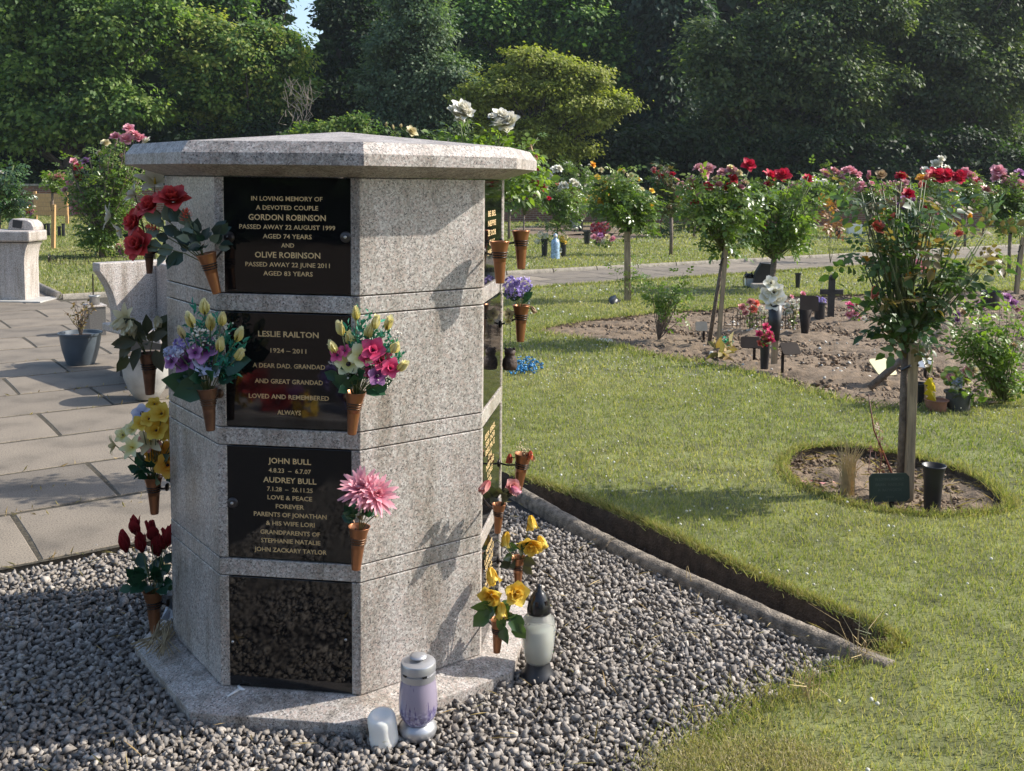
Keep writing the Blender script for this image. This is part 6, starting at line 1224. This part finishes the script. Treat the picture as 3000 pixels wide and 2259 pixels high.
low_flowers('heather-like mauve and white clump in front of the climbing rose', 265, 556, [(255, 532, 7, P_dusk, 'puff'), (268, 535, 7, P_cream, 'puff'), (262, 543, 7, P_mauve, 'puff'), (277, 541, 6, P_white, 'puff'), (272, 522, 5, P_coral, 'smallrose')])
# bits by the right-hand pots
add_pot('terracotta pot with a pale rim in the large bed behind the stake', 2022, 889, 52, 27, M_terra, taper=.8, name='terracotta_pot')
t = add_pot('square-sided dark grey pot holding the pale flowers at the bed front', 2068, 887, 60, 43, mat('dark_grey_clay', (.085, .082, .075), .7), taper=.82, name='grey_pot', flowers=[(2070, 826, 13, P_bwhite, 'puff'), (2088, 822, 12, P_cream, 'rose'), (2062, 838, 9, P_white, 'puff'), (2090, 803, 12, P_salm, 'rose'), (2105, 800, 10, P_cream, 'rose'), (2052, 815, 8, P_dusk, 'puff')], flabel='pale roses and white netting in the square-sided grey pot')
q = G(2055, 880); t = thing('flower_windmill', 'yellow-green plastic flower windmill standing in front of the grey pot', 'windmill', q, 0); c = at(2055, 812, q.y-.05)-q
for k in range(6):
    a = k*math.pi/3; mb = MB(); o3 = S(14, q.y); ce = c+Vector((math.cos(a)*o3, 0, math.sin(a)*o3)); mb.lathe([(0, -.004), (o3*.72, 0), (0, .006)], 14, ce, M=Matrix.Rotation(R(90), 3, 'X')); mb.build('petal', mat('lime_plastic', (.50, .55, .12), .35), t, smooth=True)
mb = MB(); mb.lathe([(0, -.01), (S(8, q.y), 0), (0, .012)], 14, c-Vector((0, .01, 0)), M=Matrix.Rotation(R(90), 3, 'X')); mb.build('hub', mat('peach_plastic', (.62, .36, .22), .4), t, smooth=True)
mb = MB(); mb.tube([(0, 0, 0), c], .004, 5); mb.build('stick', M_stake, t)
q = G(1999, 893); t = thing('flower_windmill', 'bright yellow folded plastic windmill on a thin cane beside the terracotta pot', 'windmill', q, 0)
for k, (u, v, a) in enumerate(((2006, 824, .2), (2010, 834, -.5), (2006, 846, .5), (2011, 856, -.2))): mb = MB(); c = at(u, v, q.y)-q; w_ = S(11, q.y); mb.add([c+Vector((-w_, 0, -w_*.5)), c+Vector((w_*.8, -.03, -w_)), c+Vector((w_, .02, w_*.6)), c+Vector((-w_*.5, -.04, w_))], [(0, 1, 2, 3)]); mb.build('vane', mat('yellow_plastic', (.75, .56, .02), .35), t)
mb = MB(); mb.tube([(0, 0, 0), at(1999, 828, q.y)-q], .006, 5); mb.build('cane', M_stake2, t)
a, b = G(1878, 838, .03), at(2062, 690, 7.3); mb = MB(); pts = [Vector((0, 0, 0)), (b-a)*.35+Vector((.0, 0, .015)), (b-a)*.7+Vector((0, 0, -.01)), b-a]; mb.tube(pts, [.026, .028, .024, .026], 8); o = mb.build('leaning_branch', M_bark, smooth=True); o.location = a; tag(o, 'thick bare branch leaning across the large bed behind the nearest stake', 'branch')
add_pot('black pot tucked behind the nearest stake in the large bed', 1985, 876, 34, 50)
add_pot('black bucket-like pot at the right edge with a pale side', 2138, 662, 44, 34, taper=.85)
q = G(1305, 737, .02); mb = MB(); mb.lathe([(0, 0), (S(19, q.y), 0), (S(19, q.y), .012), (S(16, q.y), .016), (S(15, q.y), .010), (0, .010)], 28); o = mb.build('dish', mat('pale_cream_plastic', (.58, .52, .42), .5)); o.location = q; tag(o, 'round cream plastic dish lying on the soil at the left of the large bed', 'dish')
q = G(1232, 721, .05); o = stones('dark_stone', np.array([[0, 0, 0.]]), np.array([.10]), M_slate, 3, .5, kind='x'); del o['kind']; o.location = G(1325, 652, .05); tag(o, 'dark flat stone lying at the foot of the squared stake', 'stone')
for (u0, v0, n_) in ((1690, 716, 26), (1350, 760, 16), (1600, 715, 20)):
    pass
rg = np.random.default_rng(77); q = np.array([g2(u, v) for u, v in zip(rg.uniform(1560, 1720, 60), rg.uniform(700, 722, 60))]+[g2(u, v) for u, v in zip(rg.uniform(1280, 1900, 60), rg.uniform(740, 830, 60))]); q = q[inside(q, bigbed)]
stones('white_pebbles', np.column_stack([q, np.full(len(q), .03)]), rg.uniform(.006, .02, len(q)), mat('white_pebble', (.55, .53, .48), .8), 78)
# dead leaves in the large bed
P = np.array([[*g2(u, v), .03] for u, v in zip(rg.uniform(1540, 1590, 22), rg.uniform(752, 780, 22))]); D = rg.normal(size=P.shape)+np.array([.2, 0, .5]); v, f, r_ = scatter(LEAF6[0]*np.array([.7, 1, 2]), LEAF6[1], P, basis(rg.normal(size=P.shape)+np.array([0, -.3, .8]), rg, D), rg.uniform(.08, .17, 22), rg.random(22)); t = thing('withered_plant', 'withered yellowing leaves flopped on the soil near the dark plates', 'withered plant'); link('foliage', big_mesh('foliage', v, f, M_straw, r_), t)
# farther lawn: figure, pots, wreath
q = G(1203, 558, .03); Yq = q.y; t = thing('garden_figure', 'small pale blue robed religious figure wrapped in film among white flowers', 'statue', (at(1199, 550, Yq).x, Yq-.1, at(0, 548, Yq).z), 0); h_ = S(60, Yq)
mb = MB(); mb.lathe([(0, 0), (h_*.16, 0), (h_*.17, h_*.1), (h_*.15, h_*.4), (h_*.16, h_*.62), (h_*.13, h_*.76), (h_*.05, h_*.82), (h_*.08, h_*.88), (h_*.07, h_*.96), (0, h_)], 14); mb.build('robe', mat('pale_blue_film', (.30, .42, .55), .25, var=.5, scale=30, bump=.8), t, smooth=True)
mb = MB(); mb.lathe([(0, 0), (h_*.055, h_*.03), (h_*.06, h_*.08), (0, h_*.13)], 12, (0, -h_*.05, h_*.84)); mb.build('head', mat('pale_plaster', (.6, .5, .42), .6), t, smooth=True)
for (u, v, w, h, lab) in ((1176, 556, 17, 40, 'black pot with white flowers left of the blue figure'), (1197, 560, 14, 34, 'black pot directly below the blue figure'), (1217, 556, 15, 32, 'black pot with yellow flowers right of the blue figure')):
    fl_ = [(1168, 507, 8, P_white, 'puff'), (1178, 510, 8, P_white, 'puff'), (1160, 521, 7, P_white, 'puff'), (1184, 523, 6, P_cream, 'gyp'), (1176, 528, 6, P_cream, 'gyp')] if u == 1176 else ([(1214, 517, 7, P_yel, 'puff'), (1219, 524, 6, P_yel, 'puff'), (1222, 512, 6, P_cream, 'puff'), (1210, 540, 6, P_white, 'smallrose')] if u == 1217 else None)
    add_pot(lab, u, v, w, h, flowers=fl_, flabel={1176: 'white flowers in the pot left of the blue figure', 1217: 'yellow and white flowers right of the blue figure'}.get(u))
# heart wreath
q = G(1300, 534, .03); Yq = q.y; t = thing('heart_wreath', 'heart-shaped wreath of dusky red flowers with pink flowers at its foot', 'wreath', q, 0)
hc = at(1297, 497, Yq)-q; hw = S(19, Yq)
for k in range(34):
    a = 2*math.pi*k/34; x = 16*math.sin(a)**3/16; z = (13*math.cos(a)-5*math.cos(2*a)-2*math.cos(3*a)-math.cos(4*a))/16
    place_flower(t, 'smallrose', P_dusk if k % 3 else P_crim, Vector(q)+hc+Vector((x*hw, -.02, z*hw)), .05, (0, -1, .3), k % 3, name='wreath_flower')
    if k % 2: place_flower(t, 'smallrose', P_crim if k % 4 == 1 else P_dusk, Vector(q)+hc+Vector((x*hw*.55, 0, z*hw*.55)), .06, (0, -1, .3), k % 3, name='wreath_flower')
low_flowers('pink and cream flowers below the heart wreath', 1305, 536, [(1283, 512, 7, P_pink, 'rose'), (1292, 518, 7, P_dusk, 'rose'), (1313, 512, 7, P_cream, 'rose'), (1323, 516, 7, P_pink, 'rose'), (1302, 522, 6, P_white, 'puff'), (1318, 526, 6, P_cream, 'puff'), (1297, 508, 6, P_mauve, 'rose')])
add_pot('black pot leaning left of the heart wreath flowers', 1268, 529, 18, 30); add_pot('black pot close under the heart wreath', 1290, 531, 12, 18); add_pot('black pot right of the heart wreath', 1320, 524, 12, 20)
sign('pale grey plate on the far bed left of the heart wreath', 1240, 484, 20, 22, 1241, 502, mat('grey_plate', (1, 1, 1)), -12, 0, zz=.03); add_pot('tall black pot with dusky flowers behind the pale plate', 1253, 500, 10, 32, flowers=[(1247, 468, 6, P_salm, 'smallrose'), (1254, 466, 6, P_dusk, 'smallrose'), (1260, 470, 6, P_salm, 'smallrose')], flabel='dusky flowers behind the pale grey plate')
for (u, v, w, h, lab) in ((1283-5, 505-60, 0, 0, ''),) : pass
for (u, v, w, h, lab) in ((1487, 504, 9, 26, 'tall black pot right of the slim reddish standard'), (1500, 505, 11, 28, 'black pot with one white flower beyond the path'), (1508, 503, 8, 22, 'small black pot beside the white-flowered one'), (1430, 506, 10, 20, 'black pot left of the slim reddish standard'), (1810, 512, 16, 18, 'square black pot at the foot of the bronze young rose'), (1283, 478, 14, 12, 'short black pot at the foot of the far white rose'), (1470, 500, 10, 14, 'short black pot on the far bed')):
    add_pot(lab, u, v, w, h)
low_flowers('single white far flower above a black pot', 1500, 500, [(1500, 478, 6, P_white, 'puff')]); low_flowers('low cream flower bush below the far white rose', 2010, 512, [(1995+i*5, 490+3*(i % 4), 5, (P_cream, P_white, P_pyel)[i % 3], 'smallrose') for i in range(9)]); low_flowers('pink hydrangea-like heads under the far right roses', 2020, 505, [(2010+i*6, 464+3*(i % 3), 6, (P_pink, P_mauve, P_dusk)[i % 3], 'puff') for i in range(5)])
q = G(1845, 505, .03); mb = MB(); mb.box((0, 0, S(20, q.y)/2), (S(30, q.y), .2, S(22, q.y))); o = mb.build('white_marker', M_plastic_w); o.location = q; tag(o, 'small white upright grave marker below the far pink standard', 'grave marker')
# left lawn far items
q = G(110, 472, .03); Yq = 30.; t = thing('wooden_planter', 'orange-brown wooden planter box standing before the brick wall', 'planter', (at(110, 472, Yq).x, Yq, .0), 0)
for k in range(5): mb = MB(); z_ = .35+.13*k; mb.box((0, 0, z_), (S(72, Yq), .04, .122)); mb.build('board', M_stake2, t)
for sx_ in (-1, 1): mb = MB(); mb.box((sx_*S(34, Yq), .03, .5), (.08, .06, 1.0)); mb.build('leg', M_stake2, t)
for i, (u, w, h) in enumerate(((83, 9, 26), (94, 12, 27), (105, 9, 28), (128, 8, 22), (137, 8, 28))): add_pot(['first grey bucket from the left under the planter', 'widest grey bucket under the planter', 'dark bucket at the middle of the planter', 'dark bucket right of the stake before the planter', 'dark tall bucket at the right end of the planter'][i], u, 500, w, h, group='buckets below the wooden planter', y=24., name='bucket', cat='bucket', taper=.8, zz=.03)
low_flowers('yellow and pink wreath flowers against the brick wall at left', 66, 473, [(58, 452, 4, P_yel, 'puff'), (64, 448, 4, P_ora, 'puff'), (70, 455, 4, P_pink, 'puff'), (62, 460, 4, P_crim, 'puff'), (68, 462, 4, P_mauve, 'puff'), (73, 447, 4, P_white, 'puff')], y=29)
low_flowers('white ring wreath against the brick wall at left', 47, 473, [(43, 450, 3, P_white, 'puff'), (50, 449, 3, P_white, 'puff'), (43, 458, 3, P_bwhite, 'puff'), (51, 458, 3, P_white, 'puff'), (47, 461, 3, P_bwhite, 'puff')], y=29)
# ================================================================== WALL
wb = bpy.data.materials.new('red_brickwork'); N, L = nodes_of(wb); b = N['Principled BSDF']; tc = N.new('ShaderNodeTexCoord'); mp_ = N.new('ShaderNodeMapping'); mp_.inputs['Rotation'].default_value = (R(90), 0, 0); L.new(tc.outputs['Object'], mp_.inputs[0])
bt = N.new('ShaderNodeTexBrick'); L.new(mp_.outputs[0], bt.inputs['Vector']); bt.inputs['Color1'].default_value = (.20, .085, .05, 1); bt.inputs['Color2'].default_value = (.13, .06, .04, 1); bt.inputs['Mortar'].default_value = (.26, .22, .17, 1)
bt.inputs['Scale'].default_value = 1; bt.inputs['Brick Width'].default_value = .225; bt.inputs['Row Height'].default_value = .075; bt.inputs['Mortar Size'].default_value = .008; L.new(bt.outputs['Color'], b.inputs['Base Color']); b.inputs['Roughness'].default_value = .9
bp = N.new('ShaderNodeBump'); bp.inputs['Strength'].default_value = .5; bp.inputs['Distance'].default_value = .01; bp.invert = True; L.new(bt.outputs['Fac'], bp.inputs['Height']); L.new(bp.outputs[0], b.inputs['Normal'])
t = thing('brick_wall', 'long low red brick wall with stone coping beyond the lawns', 'wall', (0, 36, 0))
mb = MB(); mb.box((0, 0, .53), (90, .33, 1.1)); mb.build('brickwork', wb, t)
for k in range(60): mb = MB(); mb.box((-30+k*1.0+.5, 0, 1.125), (.985, .42, .07)); mb.build('coping_stone', M_kerb2, t)
# ================================================================== TREES
def tree(label, y, lobes, lm, ncl, per, ls, cr, seed, trunk=None, name='broadleaf_tree', drop=0., inner=.35, up=.8, flat=.55, group='trees behind the brick wall', cat='tree', long=1., side=None):
    rg = np.random.default_rng(seed+500); cx = np.mean([l[0] for l in lobes]); base = at(trunk[0] if trunk else cx, 470, y); t = thing(name, label, cat, (base.x, y, 0), 0, group); O = np.array([base.x, y, 0.])
    LB = []
    for (u, v, ru, rv) in lobes: c = at(u, v, y); LB.append((np.array(c), np.array([S(ru, y), S(min(ru, rv)*1.0, y)*.9, S(rv, y)])))
    sub = []
    for c, r_ in LB:
        sub.append((c, r_*.72))
        for _ in range(7):
            d = rg.normal(size=3); d[1] = -abs(d[1])*.8; d /= np.linalg.norm(d); k_ = rg.uniform(.28, .5); sub.append((c+d*r_*rg.uniform(.6, .95), r_*np.array([k_, k_, k_*rg.uniform(.6, .95)])))
    LB = sub
    vol = np.array([r_[0]*r_[2] for c, r_ in LB]); vol /= vol.sum(); cnt = rg.multinomial(ncl, vol); P = []; D = []; Nn = []; Rn = []
    for (c, r_), k in zip(LB, cnt):
        d = rg.normal(size=(k, 3)); d[:, 1] -= .35; d /= np.linalg.norm(d, axis=1, keepdims=True); f = rg.uniform(.66, 1.2, (k, 1))*(1+.22*np.sin(d[:, :1]*5+c[0])*np.sin(d[:, 2:]*6+c[2])); cc = c+d*r_*f
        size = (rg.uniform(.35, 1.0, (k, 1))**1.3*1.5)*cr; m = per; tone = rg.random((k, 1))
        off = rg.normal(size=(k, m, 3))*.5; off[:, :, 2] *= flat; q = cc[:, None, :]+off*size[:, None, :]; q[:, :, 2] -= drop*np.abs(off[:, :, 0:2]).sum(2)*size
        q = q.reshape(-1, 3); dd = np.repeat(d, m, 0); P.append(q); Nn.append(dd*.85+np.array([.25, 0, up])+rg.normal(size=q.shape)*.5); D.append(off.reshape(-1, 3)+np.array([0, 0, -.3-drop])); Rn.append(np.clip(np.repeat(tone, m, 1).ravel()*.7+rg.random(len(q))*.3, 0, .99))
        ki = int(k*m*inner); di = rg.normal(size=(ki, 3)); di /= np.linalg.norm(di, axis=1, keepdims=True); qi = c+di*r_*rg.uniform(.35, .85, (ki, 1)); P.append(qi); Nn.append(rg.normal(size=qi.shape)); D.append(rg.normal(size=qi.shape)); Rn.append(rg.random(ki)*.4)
    P = np.concatenate(P); Nn = np.concatenate(Nn); D = np.concatenate(D); Rn = np.concatenate(Rn); k = P[:, 2] > .3; P, Nn, D, Rn = P[k], Nn[k], D[k], Rn[k]
    u_, v_ = project(P); k = (u_ > -250) & (u_ < 3250) & (v_ > -420); P, Nn, D, Rn = P[k], Nn[k], D[k], Rn[k]
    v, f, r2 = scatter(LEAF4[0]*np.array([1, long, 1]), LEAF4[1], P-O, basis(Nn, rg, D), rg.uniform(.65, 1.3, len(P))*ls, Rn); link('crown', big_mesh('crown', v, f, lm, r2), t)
    mb = MB(); top = max(c[2]+r_[2]*.3 for c, r_ in LB); mb.tube([(0, 0, -.1), (.1, 0, top*.35), (0, 0, top*.7), (0, 0, top)], [.28, .22, .14, .04], 8)
    for (c, r_) in LB:
        for _ in range(1): e = c-O+rg.normal(size=3)*r_*.45; z0 = min(e[2]*.55, top*.7); mb.tube([(0, 0, z0), tuple(np.array([0, 0, z0])*.5+e*.5+np.array([0, 0, .1])), tuple(e)], [.10, .06, .02], 5)
    mb.build('trunk', M_tbark, t, smooth=True); return t
T_laurel = leafmat('glossy_laurel_leaf', [(0.0492, 0.0927, 0.0245), (0.0895, 0.1576, 0.0367), (0.1455, 0.2224, 0.0489), (0.2238, 0.278, 0.0714)], 0.55, 0.4, 0.3)
T_elder = leafmat('elder_leaf', [(0.057, 0.114, 0.0285), (0.1045, 0.1806, 0.0418), (0.1901, 0.2471, 0.0475), (0.3041, 0.3041, 0.076)], 0.55, 0.4, 0.3)
T_birch = leafmat('grey_green_leaf', [(0.0728, 0.1206, 0.0666), (0.1144, 0.1664, 0.0936), (0.1768, 0.2288, 0.1352)], 0.55, 0.4, 0.3)
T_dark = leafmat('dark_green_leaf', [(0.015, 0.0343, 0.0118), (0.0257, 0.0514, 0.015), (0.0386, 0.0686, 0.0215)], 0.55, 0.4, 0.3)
T_maple = leafmat('bright_maple_leaf', [(0.0351, 0.0819, 0.0195), (0.0585, 0.1268, 0.0273), (0.0975, 0.1852, 0.039), (0.2535, 0.3705, 0.078)], 0.55, 0.4, 0.3)
T_gold = leafmat('yellow_green_leaf', [(0.149, 0.1858, 0.0364), (0.2385, 0.2619, 0.0454), (0.3279, 0.3378, 0.0729), (0.1938, 0.2027, 0.0546)], 0.55, 0.4, 0.3)
T_con = leafmat('conifer_needles', [(0.024, 0.048, 0.0312), (0.0384, 0.072, 0.0432), (0.0672, 0.108, 0.0624)], 0.55, 0.4, 0.3)
T_cherry = leafmat('dull_green_leaf', [(0.0417, 0.0723, 0.0278), (0.0663, 0.1033, 0.036), (0.1041, 0.1412, 0.049), (0.142, 0.1721, 0.0654)], 0.55, 0.4, 0.3)
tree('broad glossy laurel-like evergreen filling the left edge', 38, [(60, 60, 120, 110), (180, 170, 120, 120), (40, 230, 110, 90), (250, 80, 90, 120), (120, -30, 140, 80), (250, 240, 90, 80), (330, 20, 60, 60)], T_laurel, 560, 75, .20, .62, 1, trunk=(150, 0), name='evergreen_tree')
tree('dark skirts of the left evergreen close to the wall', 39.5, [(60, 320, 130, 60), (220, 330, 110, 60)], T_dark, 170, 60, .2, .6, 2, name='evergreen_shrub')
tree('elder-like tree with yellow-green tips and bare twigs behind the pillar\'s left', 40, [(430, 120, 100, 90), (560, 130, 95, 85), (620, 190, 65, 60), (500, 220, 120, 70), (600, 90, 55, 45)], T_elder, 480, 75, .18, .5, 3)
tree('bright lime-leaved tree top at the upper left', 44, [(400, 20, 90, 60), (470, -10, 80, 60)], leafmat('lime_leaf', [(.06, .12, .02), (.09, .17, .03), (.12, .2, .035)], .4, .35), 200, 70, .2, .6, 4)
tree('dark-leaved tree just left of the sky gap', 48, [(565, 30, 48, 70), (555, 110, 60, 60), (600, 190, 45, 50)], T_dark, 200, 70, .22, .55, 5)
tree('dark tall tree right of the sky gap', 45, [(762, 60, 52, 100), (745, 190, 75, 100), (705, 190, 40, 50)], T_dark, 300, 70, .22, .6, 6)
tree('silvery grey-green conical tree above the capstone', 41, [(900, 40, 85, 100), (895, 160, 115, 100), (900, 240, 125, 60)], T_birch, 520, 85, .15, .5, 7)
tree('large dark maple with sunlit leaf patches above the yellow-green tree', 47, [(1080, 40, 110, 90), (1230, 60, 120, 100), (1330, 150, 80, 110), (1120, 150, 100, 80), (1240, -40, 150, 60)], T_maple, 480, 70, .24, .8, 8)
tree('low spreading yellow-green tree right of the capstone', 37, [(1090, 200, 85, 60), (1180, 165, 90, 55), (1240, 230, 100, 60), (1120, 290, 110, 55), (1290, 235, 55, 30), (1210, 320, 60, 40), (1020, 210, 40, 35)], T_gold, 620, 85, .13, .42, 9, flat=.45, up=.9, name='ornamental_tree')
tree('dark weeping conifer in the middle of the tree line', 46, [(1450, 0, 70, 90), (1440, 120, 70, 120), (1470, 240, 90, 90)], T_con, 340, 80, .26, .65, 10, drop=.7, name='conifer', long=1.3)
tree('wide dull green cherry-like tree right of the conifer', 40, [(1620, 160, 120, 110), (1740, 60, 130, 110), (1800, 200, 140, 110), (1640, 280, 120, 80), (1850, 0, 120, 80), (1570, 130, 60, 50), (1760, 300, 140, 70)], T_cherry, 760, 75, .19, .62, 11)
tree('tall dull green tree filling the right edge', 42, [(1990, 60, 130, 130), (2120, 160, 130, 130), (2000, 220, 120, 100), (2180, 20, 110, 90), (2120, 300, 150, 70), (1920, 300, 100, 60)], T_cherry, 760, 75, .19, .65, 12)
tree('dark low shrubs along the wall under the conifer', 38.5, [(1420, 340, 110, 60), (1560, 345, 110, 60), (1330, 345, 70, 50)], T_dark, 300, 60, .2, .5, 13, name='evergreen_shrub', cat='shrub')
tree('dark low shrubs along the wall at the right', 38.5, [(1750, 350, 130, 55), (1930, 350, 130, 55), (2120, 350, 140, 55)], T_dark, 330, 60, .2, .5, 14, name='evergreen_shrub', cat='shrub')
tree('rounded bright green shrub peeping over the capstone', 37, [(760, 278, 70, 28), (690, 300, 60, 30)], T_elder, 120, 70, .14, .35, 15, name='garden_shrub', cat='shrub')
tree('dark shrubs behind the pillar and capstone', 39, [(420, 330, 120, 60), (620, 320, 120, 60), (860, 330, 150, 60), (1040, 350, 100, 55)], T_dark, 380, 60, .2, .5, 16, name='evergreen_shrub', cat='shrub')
# bare twigs at the right side of the elder
t = thing('bare_shrub', 'bare pale twisted twigs hanging at the right of the elder-like tree', 'shrub', at(655, 300, 37.5)*1, 0); rg = np.random.default_rng(5); O = Vector(t.location); mb = MB()
for k in range(46):
    u_ = 645+rg.uniform(-32, 32); v_ = 190+rg.uniform(-25, 60); a = at(u_, v_, 37.5)-O; b = at(u_*.6+655*.4+rg.uniform(-22, 22), v_+rg.uniform(15, 55), 37.5)-O; m_ = a.lerp(b, .5)+Vector((rg.normal()*.2, rg.normal()*.1, rg.normal()*.12)); mb.tube([a, m_, b], [.006, .010, .014], 4)
mb.build('twigs', mat('pale_twig', (.33, .27, .21), .9), t)
# deep wood behind, one mass
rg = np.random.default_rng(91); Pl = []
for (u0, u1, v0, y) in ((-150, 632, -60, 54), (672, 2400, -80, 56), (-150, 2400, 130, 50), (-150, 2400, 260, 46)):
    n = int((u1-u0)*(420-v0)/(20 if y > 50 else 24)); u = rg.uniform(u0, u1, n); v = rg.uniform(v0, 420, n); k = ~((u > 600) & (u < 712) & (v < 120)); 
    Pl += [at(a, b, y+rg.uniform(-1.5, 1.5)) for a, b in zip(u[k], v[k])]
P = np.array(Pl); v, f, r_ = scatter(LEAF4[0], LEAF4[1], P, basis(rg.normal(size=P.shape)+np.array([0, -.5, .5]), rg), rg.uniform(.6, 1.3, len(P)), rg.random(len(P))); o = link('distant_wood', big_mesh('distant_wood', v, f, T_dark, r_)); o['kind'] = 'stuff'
# ================================================================== BEHIND THE VIEWER (seen only in the polished panels)
mb = MB(); rg = np.random.default_rng(8); n = 26000; P = np.column_stack([rg.uniform(-26, 22, n), rg.uniform(-21, -17, n), rg.uniform(0, 9, n)**1.0]); P = P[P[:, 2] < 6.5+2*np.sin(P[:, 0]*.5)+1.2*np.sin(P[:, 0]*1.3)]
v, f, r_ = scatter(LEAF4[0], LEAF4[1], P, basis(rg.normal(size=P.shape)+np.array([0, .5, .5]), rg), rg.uniform(.4, .9, len(P)), rg.random(len(P))); o = link('distant_wood', big_mesh('distant_wood', v, f, T_dark, r_)); o['kind'] = 'stuff'  # unseen leaf mass, added so the polished panels mirror dark instead of bright sky

for i in range(5):
    for j in range(3): slab(-3.5+i*.9, -2.6+i*.9, -1.9-j*.66, -1.24-j*.66, .02, i+j)
tq = thing('flower_trough', 'colourful flowers mirrored faintly in the polished black panels', 'flower trough', (-2.25, -.15, 0)); mb = MB(); mb.box((0, 0, .07), (2.0, .4, .14)); mb.build('trough', M_gran_bench, tq, bevel=.01)
rq = random.Random(5)
for k in range(16):
    kd, Pm = rq.choice([('puff', P_yel), ('rose', P_arose), ('puff', P_bwhite), ('rose', P_ora), ('open', P_mauve), ('rose', P_pyel), ('puff', P_lil)]); place_flower(tq, kd, Pm, (-3.05+k*.105, -.15+rq.uniform(-.1, .14), .22+rq.uniform(-.04, .12)), .10, (0, .8, .5), k % 3)

# ================================================================== AIR
hz = MB(); hz.box((0, 45, 12.4), (420, 420, 27.0)); hm = bpy.data.materials.new('summer_air'); N, L = nodes_of(hm); N.remove(N['Principled BSDF'])
pv = N.new('ShaderNodeVolumePrincipled'); pv.inputs['Color'].default_value = (.82, .90, 1, 1); pv.inputs['Density'].default_value = HAZE; pv.inputs['Anisotropy'].default_value = .35; L.new(pv.outputs[0], N['Material Output'].inputs['Volume'])
hz.build('haze', hm, kind='stuff')
